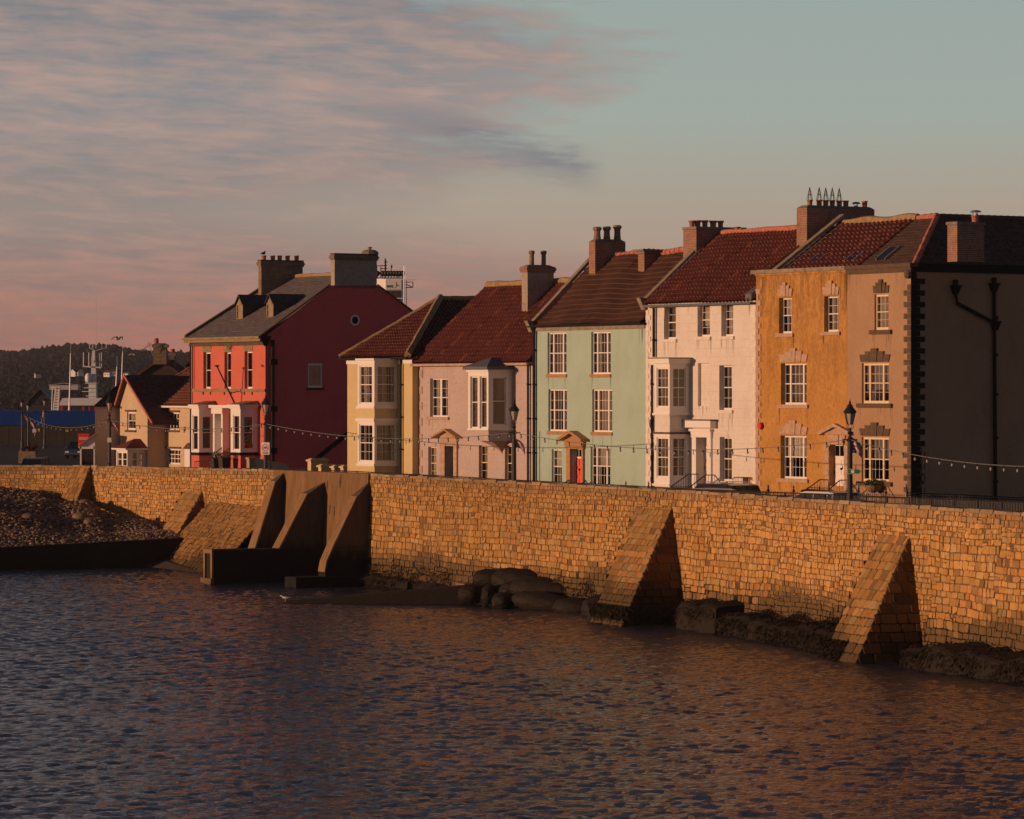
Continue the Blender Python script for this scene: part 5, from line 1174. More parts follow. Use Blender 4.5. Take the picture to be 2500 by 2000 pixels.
# seaweed: thousands of small dark fronds, one object of stuff
def weed():
    mb = MB(); rr = random.Random(9)
    def frond(p, L, w, lean):
        a = rr.uniform(0, 6.28); d = Vector((math.cos(a), math.sin(a), 0))*w; dn = Vector((lean[0]*.5, lean[1]*.5, -1))*L
        p = Vector(p); q = p+dn*.5+Vector((lean[0], lean[1], 0))*.06; r_ = p+dn
        mb.poly([p-d, p+d, q+d*.8, q-d*.8]); mb.poly([q-d*.8, q+d*.8, r_])
    for (s0, s1, o, zt), dens in ((L1_, 130), (L2_, 280), (L3_, 190), (L4_, 140)):
        N = len(o)-1
        for _ in range(int((s1-s0)*dens)):
            s = rr.uniform(s0, s1); f = (s-s0)/(s1-s0)*N; k = min(N-1, int(f)); oo = o[k]+(o[k+1]-o[k])*(f-k); z = zt[k]+(zt[k+1]-zt[k])*(f-k)
            X, Y, Z, a, b = cur(s); lean = (b, -a)
            if math.sin(s*1.7)+math.sin(s*.63+1)+rr.uniform(-1, 1) < -1.25: continue
            q = rr.random()
            if q < .35: frond(wallP(s, z+.06+rr.uniform(0, .12)*(1-q), rr.uniform(.1, oo), 0), rr.uniform(.05, .13), rr.uniform(.02, .06), lean)
            else: frond(wallP(s, max(.12, z-.05-abs(rr.gauss(0, .38))), oo+rr.uniform(.08, .2), 0), rr.uniform(.06, .2), rr.uniform(.012, .035), lean)
    for x0, x1, zc, dz in ((905, 1120, .75, .3), (1230, 1470, .9, .3), (1850, 2130, .92, .12), (2060, 2140, .8, .2)):
        s0, s1 = s_at(x0), s_at(x1)
        for _ in range(int((s1-s0)*130)):
            s = rr.uniform(s0, s1); X, Y, Z, a, b = cur(s); frond(wallP(s, zc+rr.gauss(0, dz)+.15*math.sin(s*2), .08), rr.uniform(.05, .14), rr.uniform(.012, .035), (b, -a))
    for fr, W, pr, uL_, uR_, zmax, p1 in ((*b6[1:6], .9, 1.3), (*b7[1:6], .75, 0)):
        for _ in range(1500):
            z = rr.uniform(.05, zmax); u = rr.uniform(uL_(z)-.1, uR_(z)+.1); p = pr(.9 if p1 else z)+(p1 and .32)+rr.uniform(0, .1)
            if not p1 and u > uL_(z)+1.6: continue
            q = fr(u, p, z); frond(q, rr.uniform(.06, .18), rr.uniform(.012, .04), (-.9, -.4))
        if p1:
            for _ in range(500): q = fr(uR_(.9)+.3, rr.uniform(.2, pr(.9)+.4), rr.uniform(.1, .85)); frond(q, rr.uniform(.06, .18), rr.uniform(.012, .04), (.4, -.9))
    o = mb.build('seaweed', 'weed', recalc=False); tag(o, 'dark bladder seaweed hanging over the ledges and wall foot', 'seaweed', kind='stuff')
weed()
# boulders (weed-grown grout bags)
bags = [(1360, 1455, 60, 22, 4, 176.6, 'dark rounded boulder filling the right side of the heap'), (1262, 1448, 44, 20, -4, 178.2, 'dark rounded boulder in the middle of the heap, under the curved one'), (1195, 1414, 40, 17, 0, 181.0, 'rounded dark boulder against the wall at the back of the heap'), (1272, 1424, 74, 24, -8, 179.2, 'long curved dark boulder lying over the middle of the heap'), (1318, 1441, 76, 22, -3, 177.6, 'long dark boulder in front of the curved one, mid heap'), (1196, 1457, 17, 21, 0, 178.6, 'small upright dark boulder left of the heap'), (1229, 1470, 26, 17, 0, 177.0, 'short dark boulder at the waterline, left of the heap'), (1330, 1474, 82, 19, -8, 175.6, 'long weed-covered boulder at the waterline, mid heap'), (1405, 1486, 56, 18, -3, 173.6, 'weedy dark boulder at the waterline, right of the heap'), (1386, 1432, 42, 22, 14, 177.4, 'dark sloping boulder behind the heap near the stone buttress'), (1465, 1490, 44, 26, 6, 171.2, 'weed-hung dark boulder beside the broad stone buttress'), (1150, 1452, 30, 17, 4, 179.6, 'dark boulder at the head of the slipway')]
BAGV = []
for x, y, a, b, tilt, D, lab in bags:
    c = wp(x, y, D); k = D/F; t = thing('boulder', lab, 'boulder', 'dark boulders heaped at the wall foot', wloc=(c[0], c[1], c[2]))
    mb = MB(); rot = Matrix.Rotation(math.radians(-20), 3, 'Z') @ Matrix.Rotation(math.radians(-tilt), 3, 'Y')
    rr = random.Random(x); bm = bmesh.new(); bmesh.ops.create_icosphere(bm, subdivisions=4, radius=1)
    ph = [rr.uniform(0, 6) for _ in range(6)]
    vs = []
    for v in bm.verts:
        p = v.co.copy(); n = sum(math.sin(p.x*f_+p.y*f_*.8+ph[i]+p.z*f_*1.3) for i, f_ in enumerate((3, 5, 9, 17, 29, 41)))*.014+rr.uniform(-.035, .035)
        sx = abs(p.x)**.75*(1 if p.x > 0 else -1)
        q = rot @ Vector((sx*a*k*1.04*(1+n*.5), p.y*max(b*k*1.7, .7)*(1+n), p.z*b*k*1.45*(1+n))); vs.append((q.x+c[0], q.y+c[1], q.z+c[2]))
    mb.v = vs; mb.f = [tuple(v.index for v in f.verts) for f in bm.faces]; mb.mi = [0]*len(mb.f); bm.free(); mb.build('rock', 'bag', t, smooth=True); BAGV.append(vs)
def bag_weed():
    mb = MB(); rr = random.Random(77)
    for vs in BAGV:
        cz = sum(v[2] for v in vs)/len(vs)
        for v in vs:
            if v[2] < .02: continue
            for _ in range(2 if v[2] < cz+.25 else 1):
                if rr.random() < (.55 if v[2] < cz else .12):
                    a = rr.uniform(0, 6.28); d = Vector((math.cos(a), math.sin(a), 0))*rr.uniform(.012, .035); p = Vector(v)+Vector((rr.uniform(-.08, .08), rr.uniform(-.08, .08), rr.uniform(0, .04))); L = rr.uniform(.04, .15); q = p+Vector((-.35*L+rr.uniform(-.05, .05), -.3*L+rr.uniform(-.05, .05), -L*.6))
                    mb.poly([p-d, p+d, q+d*.6, q-d*.6])
    tag(mb.build('boulder_weed', 'weed', recalc=False), 'short dark weed growing over the heaped boulders', 'seaweed', kind='stuff')
bag_weed()
c = wp(1156, 1436, 180.6); t = thing('concrete_block', 'flat concrete block with a pale lit end at the slipway head', 'block', wloc=c); mb = MB()
sb = s_at(1175); frb = wedge_frame(sb); pB = solve_p(frb, 0, 1134); mb.box(-1.0, 0, .0, pB, -.5, zpix(sb, 1, 1426), 0, frb); o = mb.build('slab', 'concp', t)
# ------------------------------------------------------------------ beach
def beach():
    ys = [(-60, 1185), (45, 1193), (100, 1197), (148, 1212), (230, 1222), (262, 1246), (300, 1259), (340, 1264), (400, 1276), (440, 1286), (500, 1298), (545, 1309)]
    N, Mn = 90, 26; xs = np.linspace(-60, 545, N); V = []; rr = random.Random(3)
    for x in xs:
        yy = np.interp(x, [q[0] for q in ys], [q[1] for q in ys]); s = s_at(x); p = Vector(wallP(s, 2, .25)); zw = HC-(yy-HY)*p.y/F
        f = (x+60)/605.0; g = Vector(G1a[:2]).lerp(Vector(G1b[:2]), f); zg = 1.2+(1.72-1.2)*f
        q0 = Vector((p.x, p.y, zw)); q1 = Vector((g[0], g[1]+.4, zg-.02))
        for k in range(Mn):
            t = k/(Mn-1); q = q0.lerp(q1, t); bm_ = math.sin(t*PI); q.z += .13*bm_*(math.sin(q.x*.7+q.y*.3)+math.sin(q.y*.9-q.x*.21))+.05*bm_*(1-f); V.append(tuple(q))
    mb = MB(); mb.v = V
    for i in range(N-1):
        for k in range(Mn-1): a = i*Mn+k; mb.f.append((a, a+1, a+Mn+1, a+Mn)); mb.mi.append(0)
    structure(mb, 'beach', 'sand', smooth=True, recalc=True)
    return V, N, Mn
M['sand'] = simple('dark_shingle_ground', (.085, .06, .045), .9, .2, .6, 5, bumpk=.8)
BV, BN, BM_ = beach()
def bpoint(f, t):
    i = min(BN-2, int(f*(BN-1))); k = min(BM_-2, int(t*(BM_-1))); fi, tk = f*(BN-1)-i, t*(BM_-1)-k
    A = lambda a, b: Vector(BV[a*BM_+b])
    return (A(i, k)*(1-fi)+A(i+1, k)*fi)*(1-tk)+(A(i, k+1)*(1-fi)+A(i+1, k+1)*fi)*tk
ico = bmesh.new(); bmesh.ops.create_icosphere(ico, subdivisions=1, radius=1); IV = np.array([v.co for v in ico.verts]); IF = np.array([[v.index for v in f.verts] for f in ico.faces]); ico.free()
def pebbles(n, rmin, rmax, seed):
    rng = np.random.RandomState(seed); V = []; Fc = []; C = []
    for q in range(n):
        p = bpoint(rng.rand(), rng.rand()**.9); r = rmin+(rmax-rmin)*rng.rand()**3.2
        s = np.array([r*rng.uniform(.9, 1.6), r*rng.uniform(.8, 1.3), r*rng.uniform(.5, .8)]); an = rng.rand()*6.28
        v = IV*s*(1+rng.uniform(-.12, .12, (len(IV), 1))); v = np.stack([v[:, 0]*math.cos(an)-v[:, 1]*math.sin(an), v[:, 0]*math.sin(an)+v[:, 1]*math.cos(an), v[:, 2]], 1)+np.array([p.x, p.y, p.z+s[2]*.35])
        Fc.append(IF+len(V)*len(IV)); V.append(v); k = rng.uniform(.45, 1.25)*(1.3 if r > .09 else 1)
        c = [(.20, .13, .09), (.16, .11, .085), (.25, .155, .10), (.12, .085, .07), (.28, .185, .12)][rng.randint(5)]
        C.append(np.tile(np.array([c[0]*k, c[1]*k, c[2]*k, 1]), (len(IV), 1)))
    mb = MB(); mb.v = [tuple(x) for x in np.concatenate(V)]; mb.f = [tuple(int(i) for i in x) for x in np.concatenate(Fc)]; mb.mi = [0]*len(mb.f); mb.c = np.concatenate(C)
    return mb
o = pebbles(17000, .03, .13, 4).build('shingle', 'pebble', recalc=False, smooth=True); tag(o, 'grey and brown shingle stones covering the beach', 'shingle', kind='stuff')
rng = np.random.RandomState(12)
for q, (x, y, r, lab) in enumerate(((195, 1268, .42, 'largest pale tan boulder lying on the upper shingle'), (70, 1266, .36, 'brown boulder on the shingle at the far left'), (222, 1278, .3, 'rounded grey-brown boulder beside the tan one on the beach'), (205, 1230, .3, 'flat grey stone high on the shingle near the small buttress'), (217, 1311, .22, 'small orange-tinted boulder on the lower shingle'), (158, 1326, .24, 'tan stone near the groyne on the lower shingle'))):
    # find the beach point nearest to this view ray
    best = None
    for f in np.linspace(0.02, .98, 60):
        for tt in np.linspace(.02, .98, 40):
            p = bpoint(f, tt); e = (1250+F*p.x/p.y-x)**2+(HY+F*(HC-p.z)/p.y-y)**2
            if best is None or e < best[0]: best = (e, p)
    p = best[1]; t = thing('boulder', lab, 'boulder', 'larger stones on the shingle', wloc=tuple(p)); mb = MB(); mb.c = None
    mb.blob((p.x, p.y, p.z+r*.3), (r*1.25, r, r*.7), jit=.06, sub=3, rnd=random.Random(q)); mb.c = [(.22, .15, .09, 1) if q % 2 == 0 else (.15, .11, .09, 1)]*len(mb.v); mb.build('rock', 'pebble', t, smooth=True)
# small patch of wet sand between the two groynes
mb = MB(); pts = [wp(330, 1382, 219), wp(500, 1378, 209), wp(560, 1345, 214), wp(560, 1320, 217.5), wp(400, 1330, 217.2)]
mb.poly([(p[0], p[1], .03 if k < 2 else .4) for k, p in enumerate(pts)]); structure(mb, 'wet_sand', 'sand', recalc=False)
# ------------------------------------------------------------------ water
def water():
    x0, x1, y0, y1, st = -36, 30, 82, 226, .16
    xs = np.arange(x0, x1, st); ys = np.arange(y0, y1, st); Xg, Yg = np.meshgrid(xs, ys); Z = np.zeros_like(Xg); rng = np.random.RandomState(5)
    for k in range(30):
        lam = .45+1.6*rng.rand()**2; an = rng.normal(math.atan2(.75, .65), .8); kx, ky = math.cos(an)*2*PI/lam, math.sin(an)*2*PI/lam; amp = .0088*lam**.8*rng.uniform(.5, 1.2)
        ph = rng.uniform(0, 6.28); mod = .6+.4*np.sin(Xg*rng.uniform(.02, .12)+Yg*rng.uniform(.02, .12)+rng.uniform(0, 6))
        s = np.sin(Xg*kx+Yg*ky+ph+.8*np.sin(Xg*.13*rng.uniform(.5, 1.5)+Yg*.11)); Z += amp*mod*(s+.25*np.cos(2*(Xg*kx+Yg*ky+ph)))
    ed = np.minimum.reduce([Xg-x0, x1-Xg-st, Yg-y0, y1-Yg-st]); Z *= np.clip(ed/3, 0, 1)
    ny, nx = Xg.shape; V = np.stack([Xg.ravel(), Yg.ravel(), Z.ravel()], 1)
    idx = np.arange(ny*nx).reshape(ny, nx); Q = np.stack([idx[:-1, :-1].ravel(), idx[:-1, 1:].ravel(), idx[1:, 1:].ravel(), idx[1:, :-1].ravel()], 1)
    mb = MB(); mb.v = [tuple(v) for v in V]; mb.f = [tuple(int(i) for i in q) for q in Q]; mb.mi = [0]*len(mb.f)
    xe, ye = xs[-1], ys[-1]; B = 2500
    for q in ([(-B, -300), (B, -300), (B, y0), (-B, y0)], [(-B, y0), (x0, y0), (x0, ye), (-B, ye)], [(xe, y0), (B, y0), (B, ye), (xe, ye)], [(-B, ye), (B, ye), (B, 700), (-B, 700)]): mb.poly([(a, b, 0) for a, b in q])
    structure(mb, 'water', 'water', smooth=True, recalc=False)
t = NT('sea_water'); t.base((.026, .031, .046)); t.p.inputs['Roughness'].default_value = .04; t.p.inputs['IOR'].default_value = 1.33; t.p.inputs['Specular IOR Level'].default_value = .5
n1 = t.noise(t.coord((1, 1, 1)), 5.5, 5, .6, .4); n2 = t.noise(t.coord((1, 1, 1)), .22, 3, .5)
h = t.math('ADD', t.math('MULTIPLY', n1, t.ramp(n2, [(.3, .55), (.7, 1.)])), 0)
t.bump(h, .9, .13); M['water'] = t.m
water()
# ================================================================== GROUND
mb = MB(); ss = np.linspace(0.5, sEnd, 60)
ring = [wallP(s, ZG, -.5, 0) for s in ss]
mb.poly([(x, y, ZG-.05) for x, y, z in ring]+[(300, 60, ZG-.05), (4000, 200, ZG-.05), (4000, 6000, ZG-.05), (-4000, 6000, ZG-.05), (-4000, 244, ZG-.05)])
structure(mb, 'ground', 'asphalt', recalc=False)
mb = MB(); sp = np.linspace(s_at(300), sEnd, 40)
for p, q in zip(sp, sp[1:]): mb.poly([wallP(p, ZG, -.56, 0), wallP(q, ZG, -.56, 0), wallP(q, ZG, -2.6, 0), wallP(p, ZG, -2.6, 0)])
structure(mb, 'promenade', 'paving', recalc=False)
mb = MB(); mb.box(-60, 12, -2.0, -.62, ZG-.05, ZG+.07, 0, lambda a, b, c: t2w(a, b, c)); structure(mb, 'pavement', 'paving', recalc=False)
mb = MB(); mb.box(-60, 12, -2.14, -2.003, ZG-.05, ZG+.06, 0, lambda a, b, c: t2w(a, b, c)); structure(mb, 'kerb', 'tanst', recalc=False)
# ================================================================== LAMPS, FLAGS, LIGHT STRINGS
def lamp_parts(t, H=1.0, glass_mat='gold'):
    k = H; mb = MB()
    mb.lathe(0, 0, [(.24, 0), (.24, .25), (.17, .35), (.165, 1.1), (.12, 1.2), (.105, 3.4), (.095, 3.75)], 12); mb.build('post', 'iron', t)
    mb = MB(); mb.lathe(0, 0, [(.13, 3.75), (.15, 3.8), (.10, 3.88), (.07, 3.95), (.07, 4.05), (.12, 4.1), (.06, 4.16), (.06, 4.3)], 10); mb.tube([(-.34, 0, 3.83), (.34, 0, 3.83)], .022, 6); mb.build('collar', 'iron', t)
    mb = MB()
    for q in range(4): mb.tube([(.05*math.cos(q*PI/2), .05*math.sin(q*PI/2), 4.2), (.17*math.cos(q*PI/2), .17*math.sin(q*PI/2), 4.33), (.12*math.cos(q*PI/2), .12*math.sin(q*PI/2), 4.46)], .012, 4)
    n = 6
    for q in range(n): a = q*2*PI/n+.2; mb.tube([(.13*math.cos(a), .13*math.sin(a), 4.45), (.235*math.cos(a), .235*math.sin(a), 4.88)], .016, 4)
    mb.lathe(0, 0, [(.15, 4.43), (.15, 4.46)], 6, a0=.2); mb.lathe(0, 0, [(.25, 4.87), (.27, 4.9), (.25, 4.92)], 6, a0=.2); mb.build('lantern_frame', 'iron', t)
    mb = MB(); mb.lathe(0, 0, [(.12, 4.462), (.222, 4.868)], 6, a0=.2); mb.build('lantern_glass', glass_mat, t, recalc=False)
    mb = MB(); mb.lathe(0, 0, [(.29, 4.921), (.26, 4.97), (.17, 5.08), (.12, 5.13), (.13, 5.17), (.09, 5.22), (.04, 5.26), (.055, 5.31), (.02, 5.38), (.005, 5.47)], 12); mb.build('lantern_roof', 'iron', t)
lamps = {}
base_lamp = None
for key, x, D, sc, lab in ((1255, 1255, 182.2, 1.0, 'black street lamp standing before the pink and green houses'), (2075, 2075, 151.0, 1.02, 'black street lamp in front of the ochre house door, the nearest one'), (648, 648.5, 211.5, 1.04, 'black street lamp at the corner of the red house, bearing the no cycling sign'), (268, 267.5, 237.5, 1.04, 'black street lamp before the cream gabled house'), (109, 109, 372, .98, 'black street lamp nearest the ladder tower, in front of the blue shed'), (70, 69, 318, .93, 'black street lamp behind the parked car, lower of the two at the left edge'), (54, 54, 352, .96, 'leftmost black street lamp in front of the blue shed')):
    p = ((x-1250)*D/F, D, ZG)
    if base_lamp is None:
        t = thing('street_lamp', lab, 'street lamp', 'street lamps along the promenade', wloc=p, rot=.4); lamp_parts(t); base_lamp = t
    else:
        t = copy_tree(base_lamp); t.location = p; t['label'] = lab
    t.scale = (1, 1, sc*5.5/5.47); lamps[key] = (p[0], p[1], ZG+3.83*sc*1.005)
def union(u, v):        # u,v in 0..1 ; flag colours
    W, Rd, Bl = (.62, .6, .58), (.50, .035, .04), (.03, .045, .16)
    x, y = (u-.5)*2, (v-.5)*1.2
    if abs(x) < .1 or abs(y) < .1: return Rd
    if abs(x) < .18 or abs(y) < .18: return W
    d1, d2 = abs(y-.6*x)/1.166, abs(y+.6*x)/1.166; d = min(d1, d2)
    if d < .045: return Rd
    if d < .12: return W
    return Bl
def flag(label, lamp, L, Hh, ang, droop, z0, fold=.1):
    x, y, z = lamp; t = thing('union_flag', label, 'flag', 'flags hung on the lamp posts', wloc=(x, y, z+z0)); mb = MB(); mb.c = []; n, m = 30, 22
    dx, dy = math.cos(ang), math.sin(ang)
    for i in range(n+1):
        for j in range(m+1):
            u, v = i/n, j/m; s = L*u; w = fold*math.sin(u*7+v*2.2)*u+.04*math.sin(v*6+u*3)
            d = droop*(u**1.3); px_, pz_ = s*math.cos(d*.9)*.9, -s*math.sin(d)+v*Hh*(1-.25*u)
            mb.v.append((x+.1*dx+px_*dx-w*dy, y+.1*dy+px_*dy+w*dx, z+z0+pz_-Hh)); mb.c.append(union(u, v)+(1,))
    for i in range(n):
        for j in range(m): a = i*(m+1)+j; mb.f.append((a, a+1, a+m+2, a+m+1)); mb.mi.append(0)
    mb.build('cloth', 'flag', t, smooth=True, recalc=False)
    mb = MB(); mb.tube([(x+.1*dx, y+.1*dy, z+z0+.03), (x+.1*dx, y+.1*dy, z+z0-Hh-.03)], .012, 5); mb.build('lanyard', 'iron', t)
flag('union flag blowing to the right on the lamp before the pink house', lamps[1255], .62, .42, -.1, .75, -.32, .09)
flag('union flag bunched against the nearest lamp, before the ochre door', lamps[2075], .48, .62, -.2, .5, .08, .12)
flag('limp union flag hanging down the lamp by the cream gabled house', lamps[268], .85, .32, -.1, 1.05, -.1, .08)
flag('union flag on the lamp nearest the ladder tower', lamps[109], .6, .8, 2.9, 1.3, .1, .08)
flag('union flag on the lower lamp at the left edge', lamps[70], 1.0, .5, -.1, 1.2, -.3, .08)
flag('union flag on the leftmost lamp', lamps[54], .8, .7, .1, .9, .0, .08)
def light_string(label, pts, sag, nb, vis=None):
    P = [Vector(p) for p in pts]; a, b = P; t = thing('light_string', label, 'string lights', 'festoon light strings between lamps', wloc=tuple((a+b)/2)); n = 36
    q = [a.lerp(b, k/n)-Vector((0, 0, sag*4*(k/n)*(1-k/n))) for k in range(n+1)]
    mb = MB(); mb.tube(q, .016, 5); mb.build('cable', 'steel', t)
    k = 0
    for i in range(nb):
        f = (i+.6)/nb; p = a.lerp(b, f)-Vector((0, 0, sag*4*f*(1-f)))
        m = MB(); m.lathe(p.x, p.y, [(.028, p.z-.10), (.03, p.z-.02), (.02, p.z+.01)], 6, 0); m.lathe(p.x, p.y, [(.012, p.z-.225), (.045, p.z-.195), (.052, p.z-.15), (.03, p.z-.102)], 8, 1); m.build('bulb', ['black', 'bulb'], t)
L = lamps
light_string('string of bulbs across the white and ochre houses to the nearest lamp', (L[1255], L[2075]), .62, 24)
light_string('string of bulbs crossing the dark red side wall and the yellow house', (L[648], L[1255]), .55, 27)
light_string('string of bulbs across the cream house and the red house front', (L[268], L[648]), .45, 17)
light_string('string of bulbs running right from the nearest lamp across the dark wall', (L[2075], (L[2075][0]+9.5, L[2075][1]-26.5, L[2075][2]-.1)), .75, 26)
light_string('string of bulbs across the blue shed roof to the cream house lamp', (L[70], L[268]), .7, 16)
light_string('short string of bulbs between the lamp by the ladder tower and its neighbour', (L[109], L[70]), 1.0, 9)
# lit sign on the red house lamp : no cycling
x, y, z = lamps[648]; s = D_ = y/F
sg = thing('cycling_sign', 'square white sign with red ring and bicycle on the red house lamp', 'sign', wloc=(x, y-.2, HC-(1110-HY)*y/F), rot=-.25)
w, h = .49, .70; mb = MB(); mb.box(-w/2, w/2, 0, .02, 0, h); mb.build('board', 'signwhite', sg)
mb = MB(); cz = .40; r0, r1 = .165, .205
for k in range(32):
    a, b = 2*PI*k/32, 2*PI*(k+1)/32; mb.poly([(r0*math.cos(a), -.004, cz+r0*math.sin(a)), (r1*math.cos(a), -.004, cz+r1*math.sin(a)), (r1*math.cos(b), -.004, cz+r1*math.sin(b)), (r0*math.cos(b), -.004, cz+r0*math.sin(b))])
mb.build('red_ring', 'signred', sg, recalc=False)
mb = MB(); c1, c2 = (-.075, cz-.03), (.075, cz-.03)
for c in (c1, c2): mb.tube([(c[0]+.05*math.cos(q*PI/8), -.008, c[1]+.05*math.sin(q*PI/8)) for q in range(17)], .007, 4)
for a, b in ((c1, (-.03, cz+.05)), ((-.03, cz+.05), (.055, cz+.05)), ((.055, cz+.05), c2), ((-.03, cz+.05), (.0, cz-.04)), ((0, cz-.04), (.055, cz+.05)), (c1, (0, cz-.04)), ((.055, cz+.05), (.05, cz+.085)), ((.035, cz+.085), (.07, cz+.08)), ((-.03, cz+.05), (-.035, cz+.07)), ((-.055, cz+.07), (-.02, cz+.07))): mb.tube([(a[0], -.008, a[1]), (b[0], -.008, b[1])], .007, 4)
mb.build('bicycle_symbol', 'black', sg)
def letters(body, size, mat, parent, loc, rot, name='lettering', bold=0):
    me = text_mesh(body, size, .004, bold); me.name = name; me.materials.append(M[mat]); o = bpy.data.objects.new(name, me); COL.objects.link(o); o.parent = parent; o.location = loc; o.rotation_euler = rot; return o
letters('No cycling\non footpath', .075, 'black', sg, (0, -.008, .11), (PI/2, 0, 0))
# green footpath arrow sign on the nearest lamp
x, y, z = lamps[2075]; zz = HC-(1157-HY)*y/F
ag = thing('footpath_sign', 'small green arrow sign with round emblems on the nearest lamp', 'sign', wloc=(x, y-.2, zz), rot=-.2)
mb = MB(); o_ = [(-.1, 0), (.36, 0), (.46, .1), (.36, .2), (-.1, .2)]; mb.hexa([(a, 0, b) for a, b in o_], [(a, .02, b) for a, b in o_]); mb.build('arrow_board', 'signgreen', ag)
mb = MB(); o_ = [(-.1, .005), (.355, .005), (.445, .1), (.355, .195), (-.1, .195)]
for p, q in zip(o_, o_[1:]+o_[:1]): mb.tube([(p[0], -.004, p[1]), (q[0], -.004, q[1])], .007, 4)
mb.build('white_border', 'signwhite', ag)
mb = MB(); mb.hexa([(.1+.075*math.cos(q*PI/8), -.003, .1+.075*math.sin(q*PI/8)) for q in range(16)], [(.1+.07*math.cos(q*PI/8), -.012, .1+.07*math.sin(q*PI/8)) for q in range(16)]); mb.build('round_emblem', 'signwhite', ag)
x, y, z = lamps[268]; nt = thing('paper_notice', 'small white notice fixed to the lamp by the cream gabled house', 'notice', wloc=(x, y-.15, HC-(1080-HY)*y/F)); mb = MB(); mb.box(x-.13, x+.13, y-.155, y-.15, ORG[nt.name][2], ORG[nt.name][2]+.3); mb.build('sheet', 'signwhite', nt)
# ================================================================== RAILINGS
def wall_railing(label, x0, x1, zr0, zr1, off, zb=None, pitch=.125, group='railings behind the sea wall'):
    s0, s1 = s_at(x0), s_at(x1); t = thing('railing', label, 'railing', group, wloc=wallP((s0+s1)/2, ZG, -off, 0)); n = int((s1-s0)/pitch); m = MB(); r = MB(); po = MB()
    zf = lambda s: zr0+(zr1-zr0)*(s-s0)/(s1-s0)
    P = lambda s, z: wallP(s, z, -off, 0)
    for k in range(n+1):
        s = s0+(s1-s0)*k/n; z = zf(s); p = P(s, 0); c = cur(s)
        if k % 16 == 0: po = MB(); po.tube([P(s, ZG-.05), P(s, z+.03)], .03, 5); po.build('post', 'iron', t)
        else: m.tube([P(s, ZG+.1), P(s, z)], .011, 4, cap=False)
    for dz, rr_ in ((0, .024), (-.85, .018)): r.tube([P(s0+(s1-s0)*k/20, zf(s0+(s1-s0)*k/20)+dz) for k in range(21)], rr_, 5)
    m.build('balusters', 'iron', t); r.build('rails', 'iron', t)
wall_railing('long iron railing behind the wall top at the right, before the ochre house', 1690, 2600, 5.99, 6.34, .75)
wall_railing('low stretch of iron railing just showing above the wall, middle', 1150, 1688, 5.98, 5.99, .75)
wall_railing('low iron railing above the concrete wall section', 770, 1148, 6.02, 6.0, .75)
def fence_line(label, pts, h, spikes=True, pitch=.14, group='railings in front of the houses', pil=None):
    t = thing('spiked_railing' if spikes else 'ramp_railing', label, 'railing', group, wloc=pts[0]); m = MB(); r = MB(); po = MB(); P = [Vector(p) for p in pts]; c = 0
    for a, b in zip(P, P[1:]):
        n = max(1, int((b-a).length/pitch))
        for k in range(n):
            p = a.lerp(b, k/n); top = p.z
            if spikes: m.tube([(p.x, p.y, top-h), (p.x, p.y, top-.02), (p.x, p.y, top+.02), (p.x, p.y, top+.1)], [.011, .011, .028, .003], 4)
            else: m.tube([(p.x, p.y, top-h), (p.x, p.y, top)], .012, 4)
            if spikes and c % 14 == 0: po = MB(); po.lathe(p.x, p.y, [(.035, top-h), (.035, top+.06), (.07, top+.1), (.06, top+.16), (.02, top+.22), (.045, top+.27), (.005, top+.4)], 6); po.build('standard', 'iron', t)
            c += 1
        r.tube([a-Vector((0, 0, .1)), b-Vector((0, 0, .1))], .022, 5); r.tube([a-Vector((0, 0, h-.12)), b-Vector((0, 0, h-.12))], .022, 5)
        if not spikes: r.tube([a, b], .026, 5)
    m.build('bars', 'iron', t); r.build('rails', 'iron', t)
    return t
T = lambda x, v, y: t2w(pf(x, v), v, pz(pf(x, v), v, y))
fence_line('black spiked railing in front of the ochre and grey-brown houses', [T(1815, -3.1, 1202), T(2010, -3.1, 1207)], 1.35)
fence_line('black spiked railing beside the hanging flower basket, before the grey-brown house', [T(2096, -3.1, 1208), T(2212, -3.1, 1211)], 1.35)
fence_line('black spiked railing between the green and white houses', [T(1528, -2.6, 1194), T(1640, -2.6, 1196)], 1.3)
fence_line('black spiked railing before the red side wall', [T(706, -2.2, 1146), T(752, -2.2, 1149)], 1.2)
fence_line('short black spiked railing beside the red house lamp', [T(622, -1.0, 1144), T(680, -1.0, 1144)], 1.2)
fence_line('sloping iron railing before the dark side wall at the right', [t2w(.9, -1.0, 6.25), T(2216, -.6, 1204), t2w(1.6, 2.0, pz(1.6, 2.0, 1209)), t2w(2.4, 9, pz(2.4, 9, 1226))], 1.1, False)
# stair handrails
def hr_pts(lst, v): return [(pf(x, v), v, pz(pf(x, v), v, y)) for x, y in lst]
handrail('pair of sloping iron handrails at the white house steps', [hr_pts([(1640, 1187), (1680, 1158), (1704, 1158)], -1.7), hr_pts([(1684, 1189), (1722, 1160), (1745, 1160), (1757, 1176)], -1.5)])
handrail('pair of sloping iron handrails at the ochre house steps', [hr_pts([(1962, 1200), (2002, 1171), (2022, 1172)], -1.9), hr_pts([(2016, 1202), (2050, 1173), (2066, 1172)], -1.7), hr_pts([(2078, 1176), (2099, 1208)], -1.7)])
handrail('small pair of iron handrails at the coral red door', [hr_pts([(1373, 1184), (1388, 1172), (1398, 1183)], -1.2), hr_pts([(1416, 1185), (1429, 1173), (1439, 1186)], -1.2)])
handrail('thin iron handrails at the red house front door', [hr_pts([(521, 1110), (541, 1093), (541, 1100)], VR-1.2), hr_pts([(523, 1118), (560, 1095), (564, 1104)], VR-1.2), hr_pts([(476, 1140), (476, 1127), (510, 1124)], VR-2.0)])
